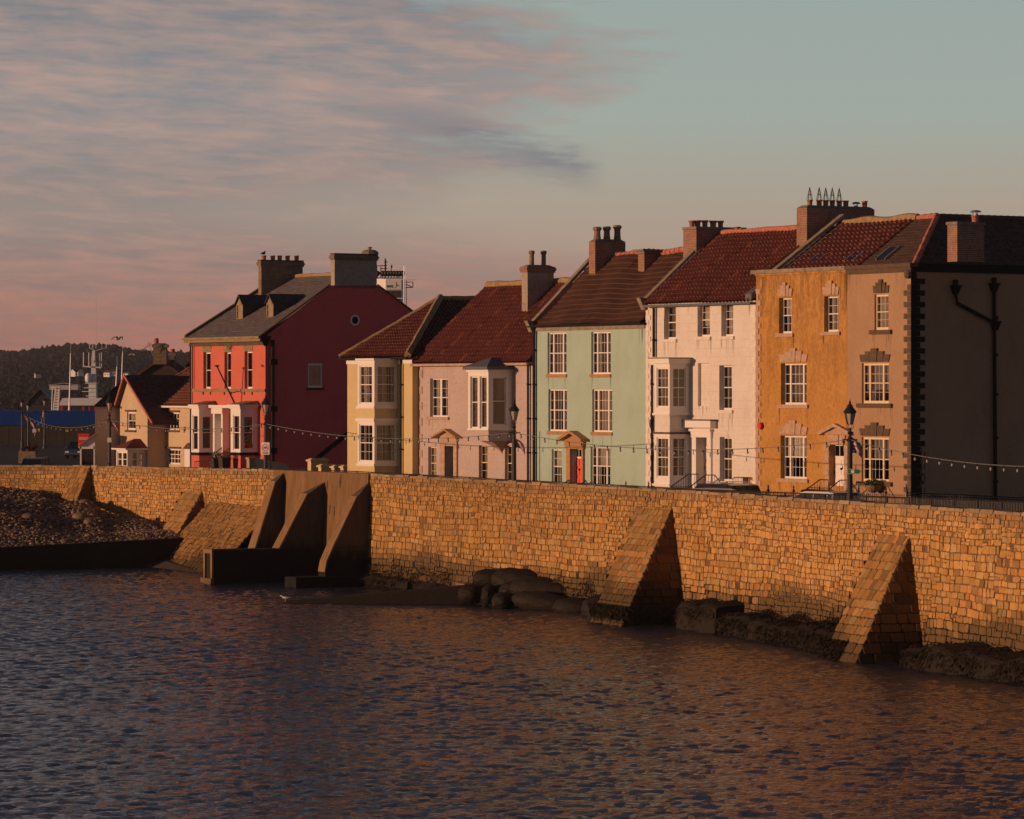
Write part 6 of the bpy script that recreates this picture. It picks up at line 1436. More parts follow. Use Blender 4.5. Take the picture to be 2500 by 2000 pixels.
# yellow stair/gate piers beside the yellow house
for k, (x0, x1, y, v, lab) in enumerate(((751, 780, 1119, 1.0, 'largest yellow rendered gate pier, by the red side wall'), (777, 800, 1133, .6, 'yellow rendered gate pier second from the red wall'), (809, 826, 1135, .5, 'small yellow rendered gate pier in the middle of the low row'), (831, 848, 1135, .4, 'small yellow rendered gate pier touching the yellow house'))):
    ua = pf(x0, v); u1, lo = None, 0
    w = .36 if k else .42; zt = pz(ua, v, y); dd = .85 if k else 1.1
    t = thing('gate_pier', lab, 'gate pier', 'yellow gate piers between the red and yellow houses', tloc=(ua+w/2, v+dd/2, ZG)); mb = MB(); mb.box(ua, ua+w, v, v+dd, ZG, zt-.18); mb.build('shaft', 'yellow', t)
    mb = MB(); mb.box(ua-.08, ua+w+.08, v-.08, v+dd+.08, zt-.178, zt-.08); mb.hexa([(ua-.03, v-.03, zt-.08), (ua+w+.03, v-.03, zt-.08), (ua+w+.03, v+dd+.03, zt-.08), (ua-.03, v+dd+.03, zt-.08)], [(ua+.05, v+.1, zt), (ua+w-.05, v+.1, zt), (ua+w-.05, v+dd-.1, zt), (ua+.05, v+dd-.1, zt)]); mb.build('cap', 'yellow', t)
# pale stone gate pier, ramp wall, planters by the red house
u = pf(611, VR-2); t = thing('gate_pier', 'pale square stone gate pier by the red house corner', 'gate pier', tloc=(u, VR-2, ZG)); zt = pz(u, VR-2, 1117); mb = MB(); mb.box(u-.1, u+.26, VR-2.2, VR-1.8, ZG, zt-.12); mb.build('shaft', 'sandst', t); mb = MB(); mb.box(u-.14, u+.3, VR-2.25, VR-1.75, zt-.118, zt); mb.build('cap', 'sandst', t)
u0 = pf(618, VR-1.2); t = thing('ramp_wall', 'white sloping side wall of a ramp by the red house corner', 'wall', tloc=(u0, VR-1.2, ZG)); za, zb_ = pz(u0, VR-1.2, 1117), pz(u0, VR-1.2, 1150); mb = MB(); v0, v1 = VR-1.2, VR+1.3
mb.hexa([(u0, v0, ZG), (u0+.12, v0, ZG), (u0+.12, v1, ZG), (u0, v1, ZG)], [(u0, v0, za), (u0+.12, v0, za), (u0+.12, v1, za-.5), (u0, v1, za-.5)]); mb.build('wall_body', 'cream', t)
def planter(x, v, ytop, w, h, lab, foliage=True, wood='dkwood', leafm='leaf'):
    u = pf(x, v); z = pz(u, v, ytop); t = thing('planter', lab, 'planter', 'planters by the red house door', tloc=(u, v, ZG)); mb = MB(); mb.hexa([(u-w*.42, v-w*.42, z-h), (u+w*.42, v-w*.42, z-h), (u+w*.42, v+w*.42, z-h), (u-w*.42, v+w*.42, z-h)], [(u-w/2, v-w/2, z), (u+w/2, v-w/2, z), (u+w/2, v+w/2, z), (u-w/2, v+w/2, z)]); mb.box(u-w*.55, u+w*.55, v-w*.55, v+w*.55, z+.001, z+.06); mb.build('tub', wood, t)
    mb = MB(); mb.box(u-w*.4, u+w*.4, v-w*.4, v+w*.4, ZG, z-h-.001); mb.build('stand', 'tanst', t)
    if foliage: leaves(t, (u, v, z+.2), (w*.7, w*.7, .28), 140, .07, leafm)
    return t
def leaves(parent, c, r, n, size, mat='leaf', name='foliage', seed=2):
    mb = MB(); rr = random.Random(seed+int(c[0]*100))
    for _ in range(n):
        d = Vector((rr.gauss(0, 1), rr.gauss(0, 1), rr.gauss(0, 1))).normalized()*(rr.random()**.4); p = Vector((c[0]+d.x*r[0], c[1]+d.y*r[1], c[2]+d.z*r[2])); a = Vector((rr.gauss(0, 1), rr.gauss(0, 1), rr.gauss(0, 1))).normalized(); b = a.orthogonal().normalized(); s = size*rr.uniform(.6, 1.3)
        mb.poly([p-a*s, p+b*s*.5, p+a*s, p-b*s*.5])
    return mb.build(name, mat, parent, recalc=False)
M['redleaf'] = simple('reddish_leaves', (.16, .035, .03), .7, .2, .5, 3)
planter(527, VR-1.6, 1122, .6, .55, 'dark square planter left of the red house door')
planter(548, VR-1.9, 1120, .6, .55, 'dark square planter with reddish plants before the red house door', leafm='redleaf')
# hanging basket and carved pier by the corner house
v = -.35; u = pf(2132, v); z = pz(u, v, 1201); hb = thing('flower_basket', 'wall flower basket with green plants under the corner house window', 'flower basket', tloc=(u, v, z)); mb = MB(); mb.lathe(u, v, [(.08, z-.05), (.28, z+.05), (.42, z+.22), (.46, z+.3)], 12); mb.build('basket', 'tanst', hb); leaves(hb, (u, v, z+.38), (.5, .4, .2), 260, .07)
mb = MB(); mb.tube([(u, 0, z+.5), (u, v, z+.6), (u, v, z+.3)], .015, 5); mb.build('bracket', 'iron', hb)
v = 1.4; u = 1.6; x_ = 2272; u = pf(x_, v); zt = pz(u, v, 1151); cp = thing('carved_post', 'carved reddish post with a bird finial before the dark side wall', 'post', tloc=(u, v, ZG)); mb = MB(); mb.box(u-.22, u+.22, v-.13, v+.13, ZG, zt-.45); mb.box(u-.3, u+.3, v-.19, v+.19, zt-.449, zt-.25)
for k in range(9): zz = ZG+.3+k*.2; mb.tube([(u-.2, v-.14, zz), (u+.2, v-.14, zz+.16)], .03, 5); mb.tube([(u-.225, v+.1, zz), (u-.225, v-.1, zz+.14)], .03, 5)
mb.build('shaft', 'brickr', cp); mb = MB(); mb.blob((u, v, zt-.12), (.1, .16, .13)); mb.blob((u, v-.13, zt+.04), (.06, .07, .07)); mb.build('bird_finial', 'dkst', cp, smooth=True)
v = .6; u = pf(2253, v); t = thing('vent_pipe', 'thin rusty pipe standing against the dark side wall corner', 'pipe', tloc=(u, v, ZG)); mb = MB(); zt = pz(u, v, 1091); mb.tube([(u, v, ZG), (u, v, zt)], .06, 8); mb.build('pipe', 'brownwood', t); mb = MB(); mb.lathe(u, v, [(.08, 6.2), (.08, 6.35)], 8); mb.lathe(u, v, [(.075, zt-1.3), (.075, zt-1.2)], 8); mb.build('joint', 'iron', t)
fence_line('small iron gate railings in the gap beside the pink house', [T(1008, -.3, 1128), T(1022, .2, 1140)], 1.6, False)
# ================================================================== CARS
def car(label, loc, rot, L, W, H, paint, van=False, rails=True):
    t = thing('parked_car', label, 'van' if van else 'car', 'cars parked behind the sea wall', wloc=loc, rot=rot)
    hb = .92 if not van else 1.15; gz = .22
    sec = lambda x, w, z0, z1: [(x, -w/2, z0), (x, w/2, z0), (x, w/2, z1), (x, -w/2, z1)]
    if van: prof = [(-L/2, gz+.15, hb), (-L/2+.05, gz, hb+.02), (L/2-1.0, gz, hb+.02), (L/2-.25, gz, hb-.12), (L/2, gz+.12, hb-.45)]; roof = [(-L/2+.04, hb), (-L/2+.12, H-.04), (-L/2+.5, H), (L/2-1.9, H), (L/2-1.55, H-.06), (L/2-.85, hb)]
    else: prof = [(-L/2, gz+.2, hb-.05), (-L/2+.12, gz, hb), (L/2-1.25, gz, hb), (L/2-.3, gz, hb-.14), (L/2, gz+.15, hb-.38)]; roof = [(-L/2+.1, hb), (-L/2+.42, H-.06), (-L/2+.8, H), (L/2-2.1, H), (L/2-1.8, H-.05), (L/2-1.05, hb)]
    mb = MB()
    for (xa, a0, a1), (xb, b0, b1) in zip(prof, prof[1:]):
        q = []; 
        for x, z0, z1 in ((xa, a0, a1), (xb, b0, b1)):
            k = W*(1 if abs(x) < L/2-.2 else .93); q.append([(x, -k/2, z0), (x, k/2, z0), (x, k/2, z1-.12), (x, k/2-.07, z1), (x, -k/2+.07, z1), (x, -k/2, z1-.12)])
        mb.hexa(q[0], q[1])
    b = mb.build('body', paint, t); bv = b.modifiers.new('bevel', 'BEVEL'); bv.width = .03; bv.segments = 2
    mb = MB(); Wt = W*.80
    for (xa, za), (xb, zb_) in zip(roof, roof[1:]):
        wa, wb = [W*.94-(W*.94-Wt)*(z-hb)/(H-hb) for z in (za, zb_)]
        if min(za, zb_) > H-.2: mb.hexa([(xa, -wa/2, za-.07), (xa, wa/2, za-.07), (xb, wb/2, zb_-.07), (xb, -wb/2, zb_-.07)], [(xa, -wa/2, za), (xa, wa/2, za), (xb, wb/2, zb_), (xb, -wb/2, zb_)])
        else:
            for sgn in (-1, 1): mb.tube([(xa, sgn*(wa/2-.04), za), (xb, sgn*(wb/2-.04), zb_-.02)], .05, 5)
    for x in (roof[2][0], (roof[2][0]+roof[3][0])/2+.2):
        for sgn in (-1, 1): mb.tube([(x, sgn*(Wt/2-.02), H-.05), (x-.05, sgn*W*.465, hb-.02)], .045, 5)
    mb.build('roof', paint, t)
    mb = MB(); e = .03; R_ = roof
    for sgn in (-1, 1):
        pts = [(x+(e if k < 3 else -e), sgn*((W*.94-(W*.94-Wt)*(z-hb)/(H-hb))/2-.03), z-.03) for k, (x, z) in enumerate(R_)]; mb.poly(pts)
    for (xa, za), (xb, zb_) in ((R_[0], R_[1]), (R_[4], R_[5])):
        wa, wb = [(W*.94-(W*.94-Wt)*(z-hb)/(H-hb))/2-.05 for z in (za, zb_)]; mb.poly([(xa, -wa, za), (xa, wa, za), (xb, wb, zb_), (xb, -wb, zb_)])
    mb.build('windows', 'dkglass', t, recalc=False)
    for x in (-L/2+.85, L/2-.85):
        for sgn in (-1, 1):
            mb = MB(); y = sgn*(W/2-.1); ring = [(x+.33*math.cos(q*PI/10), .33+.33*math.sin(q*PI/10)) for q in range(20)]; mb.hexa([(a, y-.1, b_) for a, b_ in ring], [(a, y+.1, b_) for a, b_ in ring]); wh = mb.build('wheel', 'rubber', t)
            mb = MB(); ring = [(x+.2*math.cos(q*PI/6), .33+.2*math.sin(q*PI/6)) for q in range(12)]; yy = y+sgn*.105; mb.hexa([(a, yy-.004, b_) for a, b_ in ring], [(a, yy+.004, b_) for a, b_ in ring]); mb.build('rim', 'steel', wh)
    for sgn in (-1, 1):
        mb = MB(); mb.box(L/2-.16, L/2-.02, sgn*(W/2-.32)-.15, sgn*(W/2-.32)+.15, hb-.42, hb-.26); mb.build('headlight', 'signwhite', t)
        mb = MB(); mb.box(-L/2-.015, -L/2+.06, sgn*(W/2-.15)-.06, sgn*(W/2-.15)+.06, hb-.3, hb-.08); mb.build('tail_light', 'signred', t)
        mb = MB(); mb.box(roof[5][0]-.35, roof[5][0]-.15, sgn*(W/2+.08)-.08, sgn*(W/2+.08)+.08, hb, hb+.14); mb.build('wing_mirror', paint, t)
        if rails: mb = MB(); mb.tube([(roof[2][0], sgn*(Wt/2-.06), H), (roof[2][0]+.1, sgn*(Wt/2-.06), H+.07), (roof[3][0]-.1, sgn*(Wt/2-.06), H+.07), (roof[3][0], sgn*(Wt/2-.06), H)], .02, 5); mb.build('roof_rail', 'steel', t)
    return t
u = pf(1756, -4.6); car('dark estate car parked at the white house, roof above the wall', t2w(u, -4.6, ZG), ROT+PI, 4.9, 1.85, 1.62, 'carpaint')
u = pf(1712, -7.0); car('grey car parked nearer the wall before the white house', t2w(u, -7.0, ZG), ROT+PI, 4.3, 1.75, 1.47, 'carsilver', rails=False)
u = pf(2020, -6.0); car('white van behind the railing before the ochre house', t2w(u, -6.4, ZG), ROT+PI, 4.0, 1.75, 1.52, 'vanwhite', van=True, rails=False)
u = pf(1930, -2.9); 
p = wp(74, 1130, 247); car('dark car with roof rails seen end on at the far left behind the wall', (p[0], p[1]+2, ZG-.35), -PI/2-.1, 4.4, 1.65, 1.68, 'carpaint')
p = wp(190, 1110, 316); car('dark blue car facing us beside the sold board', (p[0]-.1, p[1]+2, ZG), -PI/2-.15, 4.1, 1.72, 1.52, 'navy', rails=False)
# ================================================================== BIRDS
def gull(label, c, span, heading, bank, stand=False, body=.4):
    t = thing('gull', label, 'gull', 'gulls', wloc=c, rot=heading); mb = MB()
    prof = [(-.5, .012, 0), (-.36, .05, 0), (-.15, .105, .0), (.1, .12, .01), (.27, .09, .03), (.36, .065, .06 if not stand else .14), (.44, .066, .075 if not stand else .19), (.5, .04, .07 if not stand else .18)]
    k = body; n = 10; rings = []
    z0 = .17*k/.4 if stand else 0
    for x, r, dz in prof:
        i = len(mb.v); rings.append(i)
        for j in range(n): a = 2*PI*j/n; mb.v.append((x*k, r*k*math.cos(a), z0+(dz+r*math.sin(a)*.95)*k))
    for a, b in zip(rings, rings[1:]):
        for j in range(n): jj = (j+1) % n; mb.f.append((a+j, a+jj, b+jj, b+j)); mb.mi.append(0)
    mb.f += [tuple(rings[0]+j for j in range(n)), tuple(rings[-1]+j for j in range(n))]; mb.mi += [0, 0]; mb.build('body', 'gull', t, smooth=True)
    m = MB(); e = prof[-1]; m.tube([(e[0]*k-.01, 0, z0+e[2]*k), (e[0]*k+.07, 0, z0+e[2]*k-.015)], [.018, .004], 6); m.build('bill', 'beak', t)
    if stand:
        for s in (-1, 1):
            m = MB(); m.tube([(0, s*.035, z0-.05*k), (0, s*.035, .02), (.06, s*.035, 0)], .009, 5); m.build('leg', 'beak', t)
            m = MB(); m.hexa([(.2*k, s*.1*k, z0+.02*k), (-.1*k, s*.13*k, z0-.02*k), (-.62*k, s*.03*k, z0+.02*k)], [(.2*k, s*.085*k, z0+.1*k), (-.1*k, s*.1*k, z0+.1*k), (-.55*k, s*.02*k, z0+.05*k)]); m.build('wing', 'gullg', t)
    else:
        for s in (-1, 1):
            m = MB(); h = span/2; pts = [(0, .15, .0, .04), (.35, .16, .05, .35*h), (.08, .12, .1, .62*h), (-.1, .03, .02, h)]
            up = [0.04, .16*bank+.06, .14*bank+.04, -.02+.02*bank]; yy = [.04, .4*h, .68*h, h]; xx = [(.17, -.05), (.24, .02), (.14, -.02), (-.05, -.09)]
            top = [[(x0*k/.4, s*y, z), (x1*k/.4, s*y, z)] for (x0, x1), y, z in zip(xx, yy, up)]
            for a, b in zip(top, top[1:]): m.hexa([a[0], a[1], b[1], b[0]], [(q[0], q[1], q[2]+.02) for q in (a[0], a[1], b[1], b[0])])
            m.build('wing', 'gullg', t)
    return t
gull('gull gliding with spread wings above the hill skyline', wp(287, 830, 230), 1.0, .9, .9, body=.36)
gull('pale gull flying low before the hillside houses', wp(324, 866, 226), .95, 2.5, -.7, body=.36)
q = wp(697, 1472, 180.9); gull('white gull standing at the tip of the slipway', (q[0], q[1], .05), 1, PI*.95, 0, True, .5)
q = t2w(pf(643, 8.5), 8.5, pz(pf(643, 8.5), 8.5, 624)); bt = thing('perched_bird', 'small dark bird perched on a chimney pot of the red house', 'bird', wloc=(q[0], q[1], q[2]), rot=.8); mb = MB(); mb.blob((0, 0, .14), (.17, .08, .09)); mb.blob((.13, 0, .25), (.06, .05, .055)); mb.build('body', 'black', bt, smooth=True); mb = MB(); mb.hexa([(-.3, -.03, .1), (-.1, -.04, .1), (-.1, .04, .1), (-.3, .03, .1)], [(-.3, -.03, .12), (-.1, -.04, .14), (-.1, .04, .14), (-.3, .03, .12)]); mb.build('tail', 'black', bt)
# ================================================================== LEFT HOUSE GROUP (terrace frame, set back)
VC = 6.0
def pc(x, y, v=VC): u = pf(x, v); return u, pz(u, v, y)
zeC = pc(420, 990)[1]; uL = pf(360, VC); uR = UR0-.3
RC = (VC-.3, zeC, VC+5.2, pz(pf(463, VC+5.2), VC+5.2, 880))
hc = thing('cream_house', 'cream pebbledashed house with a steep gabled wing beside the red house', 'house', 'houses along the terrace', tloc=((uL+uR)/2, VC, ZG))
oc1, oc2, oc3 = op(404, 437, 1007, 1050, VC), op(407, 440, 1096, 1134, VC), op(457, 464, 1008, 1052, VC)
mb = MB(); wall_panel(mb, front(VC), uL-2.0, uR, ZG-.3, zeC-.05, [oc1, oc2], .12)
mb.poly([(uR, VC, ZG), (uR, VC+9, ZG), (uR, VC+9, zeC), (uR, VC+5.2, RC[3]-.1), (uR, VC, zeC-.05)]); mb.poly([(uL-2, VC, ZG), (uL-2, VC+9, ZG), (uL-2, VC+9, zeC), (uL-2, VC+5.2, RC[3]-.1), (uL-2, VC, zeC-.05)]); mb.poly([(uL-2, VC+9, ZG), (uR, VC+9, ZG), (uR, VC+9, zeC), (uL-2, VC+9, zeC)])
mb.build('wall', 'cream', hc, recalc=False)
for o in (oc1, oc2): window(hc, front(VC), *o, kind='grid', cols=4, rows=3, rev=.1, drape='drapes', sill=('dkst', .14, .1, .12) if o is oc1 else None, fw=.07)
mb = MB()
for o in (oc1, oc2): mb.box(o[0]-.15, o[1]+.15, VC-.1, VC-.001, o[3]+.02, o[3]+.14)
mb.build('lintel', 'dkst', hc)
pantiles(hc, 'roof', 'tilec', uL-2, uR+.1, *RC, pitch=.3, row=.38, amp=.02, step=.05, seed=15)
mb = MB(); mb.poly([(uL-2, VC+5.2, RC[3]), (uR+.1, VC+5.2, RC[3]), (uR+.1, VC+9, zeC), (uL-2, VC+9, zeC)]); mb.build('back_roof', 'tiled', hc, recalc=False)
ridge_line(hc, 'verge', 'ridger', (uL-2, VC-.3, zeC+.05), (uL-2, VC+5.2, RC[3]+.05), .09)
mb = MB(); mb.box(uL-.5, uR, VC-.48, VC-.32, zeC-.14, zeC-.02); mb.build('gutter', 'wood', hc)
u = pf(397, VC-.13); zj = pz(u, VC, 1058); mb = MB(); mb.tube([(u, VC-.13, ZG), (u, VC-.13, zeC-.5), (u-.35, VC-.3, zeC-.15)], .045, 6); mb.tube([(u+.25, VC-.3, zeC-.15), (u+.02, VC-.13, zeC-.5)], .04, 6); mb.lathe(u, VC-.13, [(.07, zj), (.12, zj+.1), (.12, zj+.25)], 6); mb.build('drainpipe', 'wood', hc)
bx = thing('alarm_box', 'small yellow alarm box on the cream house wall', 'alarm box', tloc=(pf(452, VC), VC-.06, pz(pf(452, VC), VC, 1053))); o_ = ORG[bx.name]; mb = MB(); mb.hexa([(o_[0]-.09, VC-.002, o_[2]), (o_[0]+.09, VC-.002, o_[2]), (o_[0]+.09, VC-.002, o_[2]+.32), (o_[0]-.09, VC-.002, o_[2]+.32)], [(o_[0]-.07, VC-.1, o_[2]+.03), (o_[0]+.07, VC-.1, o_[2]+.03), (o_[0]+.07, VC-.1, o_[2]+.28), (o_[0]-.07, VC-.1, o_[2]+.28)]); M['yel'] = simple('yellow_plastic', (.6, .38, .06), .5, .4, .1); mb.build('cover', 'yel', bx)
# gabled wing
vw = VC-1.4
g0, g1 = pf(293, vw), pf(360, vw); ga = pf(313, vw); zA = pz(ga, vw, 921); zl = pz(g0, vw, 989); zr_ = pz(pf(381, vw), vw, 1034); uR2 = pf(381, vw); zg1 = zA+(zr_-zA)*(g1-ga)/(uR2-ga)
ow1 = op(310, 331, 1006, 1050, vw)
mb = MB(); wall_panel(mb, front(vw), g0, g1, ZG-.3, zg1, [ow1], .12); mb.poly([(g0, vw, zg1), (g1, vw, zg1), (ga, vw, zA), (g0, vw, zl)] if zl > zg1 else [(g0, vw, zg1), (g1, vw, zg1), (ga, vw, zA)])
mb.poly([(g1, vw, ZG-.3), (g1, VC+1, ZG-.3), (g1, VC+1, zg1), (g1, vw, zg1)]); mb.poly([(g0, vw, ZG-.3), (g0, VC+3, ZG-.3), (g0, VC+3, zl), (g0, vw, zl)]); mb.build('wing_wall', 'cream', hc, recalc=False)
window(hc, front(vw), *ow1, kind='sash', cols=2, rows=1, rev=.1, drape='half', sill=('dkst', .14, .1, .14), fw=.08)
mb = MB(); mb.box(ow1[0]-.15, ow1[1]+.15, vw-.1, vw-.001, ow1[3]+.02, ow1[3]+.14); mb.build('lintel', 'dkst', hc)
vb2 = VC+4.4; e = .3; zl2 = zA+(zl-zA)*1.0; gl = g0-.15
mb = MB()
for (u1_, z1_), (u2_, z2_) in (((gl, zl-.1), (ga, zA+.1)), ((uR2+.1, zr_-.02), (ga, zA+.1))):
    mb.hexa([(u1_, vw-e, z1_-.1), (u2_, vw-e, z2_-.1), (u2_, vb2, z2_-.1), (u1_, vb2, z1_-.1)], [(u1_, vw-e, z1_), (u2_, vw-e, z2_), (u2_, vb2, z2_), (u1_, vb2, z1_)])
mb.build('wing_roof', 'tiled', hc)
pantiles(hc, 'wing_roof_tiles', 'tiled', vw-e, vb2, uR2+.12, zr_+.0, ga, zA+.12, pitch=.22, row=.26, amp=0, step=.03, axis='v', seed=16)
mb = MB()
for (u1_, z1_), (u2_, z2_) in (((gl, zl-.06), (ga, zA+.14)), ((uR2+.1, zr_+.02), (ga, zA+.14))): mb.tube([(u1_, vw-e-.02, z1_), (u2_, vw-e-.02, z2_)], .09, 6)
mb.build('bargeboard', 'ridger', hc)
# ground floor box bay with a hipped red roof
b0, b1_ = pf(286, vw-1.3), pf(311, vw-1.3); bu1 = pf(358, vw-.15)
bd_ = 1.35; fb = (pf(284, vw-bd_), pf(311, vw-bd_)); zt, zb2 = pz(fb[0], vw-bd_, 1094), pz(fb[0], vw-bd_, 1101)
u0b, u1b = fb[0], fb[1]+.0
ob1 = (u0b+.12, u1b-.1, ZG+.85, zb2-.05); 
sd = [(vw-bd_+.2, vw-.75, ZG+.85, zb2-.05), (vw-.6, vw-.05+.0, ZG+.85, zb2-.05)]
# make the bay deep enough to span the seen columns
vs1 = vsolve(311, u1b); vs2 = vsolve(357, u1b); ln = vs2-vs1
mb = MB(); wall_panel(mb, front(vs1), u0b, u1b, ZG-.2, zt, [ob1], .06); s1_, s2_ = (vs1+.35, vs1+ln*.52, ZG+.85, zb2-.05), (vs1+ln*.58, vs2-.2, ZG+.85, zb2-.05); wall_panel(mb, side(u1b), vs1, max(vs2, vw), ZG-.2, zt, [s1_, s2_], .06); mb.poly([(u0b, vs1, ZG), (u0b, vs1, zt), (u0b, vw, zt), (u0b, vw, ZG)]); mb.build('bay_window', 'wood', hc, recalc=False)
window(hc, front(vs1), *ob1, kind='double', cols=1, rows=1, rev=.05, drape='drapes', fw=.06); window(hc, side(u1b), *s1_, kind='sash', cols=1, rows=1, rev=.05, drape='drapes', fw=.06); window(hc, side(u1b), *s2_, kind='sash', cols=1, rows=1, rev=.05, drape='drapes', fw=.06)
ax = (u0b+.35, (vs1+vw)/2+.3, pz(u0b, vw, 1071)); q = [(u0b-.25, vs1-.25, zt), (u1b+.25, vs1-.25, zt), (u1b+.25, max(vs2, vw), zt), (u0b-.25, max(vs2, vw), zt)]; A = ((u0b+u1b)/2, vs1+.9, ax[2]); B_ = ((u0b+u1b)/2, max(vs2, vw), ax[2])
mb = MB(); mb.hexa([(a, b, c-.1) for a, b, c in q], [(a, b, c+.0) for a, b, c in q]); mb.build('bay_fascia', 'wood', hc)
mb = MB(); q = [(a, b, c+.003) for a, b, c in q]; mb.poly([q[0], q[1], A]); mb.poly([q[1], q[2], B_, A]); mb.poly([q[3], q[0], A, B_]); mb.build('bay_roof', 'tile', hc)
# porch roof right of the cream house
mb = MB(); pu = pf(452, VC-.8); zp = pz(pu, VC-.8, 1093); mb.hexa([(pu, VC-1, zp-.08), (pu+1.5, VC-1, zp-.08), (pu+1.5, VC, zp-.08), (pu, VC, zp-.08)], [(pu+.5, VC-.9, zp+.3), (pu+1.5, VC-.9, zp+.3), (pu+1.5, VC, zp+.45), (pu+.5, VC, zp+.45)]); mb.build('porch_roof', 'tiled', hc)
mb = MB(); mb.box(pu+.1, pu+1.4, VC-.9, VC-.85, ZG, zp-.09); mb.build('porch_front', 'wood', hc)
# grey house end behind the lamp, dark tiled slope facing us
uw = pf(294, vw)+.0; vA, vB = vsolve(232, uw-.5), vsolve(296, uw-.5); U0 = uw-.5
# build in world coordinates from the view columns: wall along +v at u=U0
zw = pz(U0, (vA+vB)/2, 990); zrd = pz(U0-3, (vA+vB)/2, 919)
gh = thing('grey_house', 'grey pebbledashed house end with a dark plain tiled roof, behind the gabled wing', 'house', 'houses along the terrace', tloc=(U0, vA, ZG))
far = lambda v, z, k: (U0-k*1.0, v+k*1.5, z)
mb = MB(); mb.poly([(U0, vA, ZG-.3), (U0, vB+4, ZG-.3), (U0, vB+4, zw), (U0, vA, zw)]); mb.poly([(U0, vA, ZG), (U0, vA, zw), far(vA, zrd, 2.4), far(vA, zw, 4.8), far(vA, ZG, 4.8)]); mb.poly([far(vA, ZG, 4.8), far(vA, zw, 4.8), far(vB+4, zw, 4.8), far(vB+4, ZG, 4.8)]); mb.build('wall', 'creamgrey', gh, recalc=False)
mb = MB(); a, b, c, d = (U0+.2, vA-.15, zw), (U0+.2, vB+4, zw), far(vB+4, zrd, 2.4), far(vA-.1, zrd, 2.4); N = 13
for k in range(N):
    L_ = lambda f, o: [Vector(a).lerp(Vector(d), f)+Vector((o, 0, o)), Vector(b).lerp(Vector(c), f)+Vector((o, 0, o))]
    p = L_(k/N, .05); q = L_((k+1)/N, 0); mb.poly([tuple(p[0]), tuple(p[1]), tuple(q[1]), tuple(q[0])]); r_ = L_(k/N, 0); mb.poly([tuple(r_[0]), tuple(r_[1]), tuple(p[1]), tuple(p[0])])
mb.poly([d, c, far(vB+4, zw, 4.8), far(vA, zw, 4.8)]); mb.build('roof', 'tiled', gh, recalc=False)
mb = MB(); mb.tube([d, c], .12, 6); mb.build('ridge', 'tiled', gh); mb = MB(); mb.tube([(U0+.28, vA-.15, zw-.03), (U0+.28, vB+1, zw-.03)], .07, 6); mb.build('gutter', 'black', gh)
# small garden room with a pitched roof at the far left of the houses
vg = vA-1.5; gr = thing('garden_room', 'small pale garden room with a sloping roof at the end of the houses', 'outbuilding', tloc=(U0, vg, ZG))
D_ = CY+U0*ty+vg*my; P = lambda x, y, D=D_: wp(x, y, D)
mb = MB(); pts = [P(196, 1142), P(232, 1142), P(232, 1061), P(196, 1087)]; o_ = ORG[gr.name]
Wd = lambda p: p
gr.location = P(214, 1142); gr.location.z = ZG; gr.rotation_euler = (0, 0, 0); ORG[gr.name] = tuple(gr.location)
zz = lambda y: P(0, y)[2]; xx = lambda x: P(x, 0)[0]
mb.box(xx(196), xx(199.5), D_-.15, D_, ZG, zz(1090)); mb.box(xx(229), xx(232), D_-.15, D_, ZG, zz(1090)); mb.poly([(xx(195), D_-.15, zz(1096)), (xx(232.5), D_-.15, zz(1096)), (xx(232.5), D_-.15, zz(1061)), (xx(195), D_-.15, zz(1088))]); mb.box(xx(199.5), xx(229), D_-.1, D_, ZG, ZG+.35)
mb.poly([(xx(196), D_, ZG), (xx(196), D_+3, ZG), (xx(196), D_+3, zz(1088)), (xx(196), D_, zz(1088))]); mb.build('frame', 'wood', gr)
mb = MB(); mb.poly([(xx(199.5), D_-.05, ZG+.3), (xx(229), D_-.05, ZG+.3), (xx(229), D_-.05, zz(1095)), (xx(199.5), D_-.05, zz(1095))]); mb.build('glazing', 'dkglass', gr)
mb = MB(); mb.hexa([(xx(193), D_-.35, zz(1090)), (xx(233), D_-.35, zz(1062)), (xx(233), D_+3, zz(1062)), (xx(193), D_+3, zz(1090))], [(xx(193), D_-.35, zz(1087)), (xx(233), D_-.35, zz(1059)), (xx(233), D_+3, zz(1059)), (xx(193), D_+3, zz(1087))]); mb.build('roof', 'ridger', gr)
p = P(204, 1083, D_+4); sb_ = thing('sold_board', 'red estate agent board reading SOLD above the garden room', 'sign', wloc=p, rot=.0); mb = MB(); mb.box(-.38, .38, 0, .03, 0, .68); mb.build('board', 'signred', sb_); mb = MB(); mb.box(-.36, .36, 0, .025, -.3, -.005); mb.build('lower_board', 'yel', sb_); mb = MB(); mb.tube([(0, .05, ZG-p[2]), (0, .05, .6)], .035, 5); mb.build('pole', 'wood', sb_)
letters('SOLD', .24, 'signwhite', sb_, (0, -.006, .34), (PI/2, 0, 0), bold=.006)
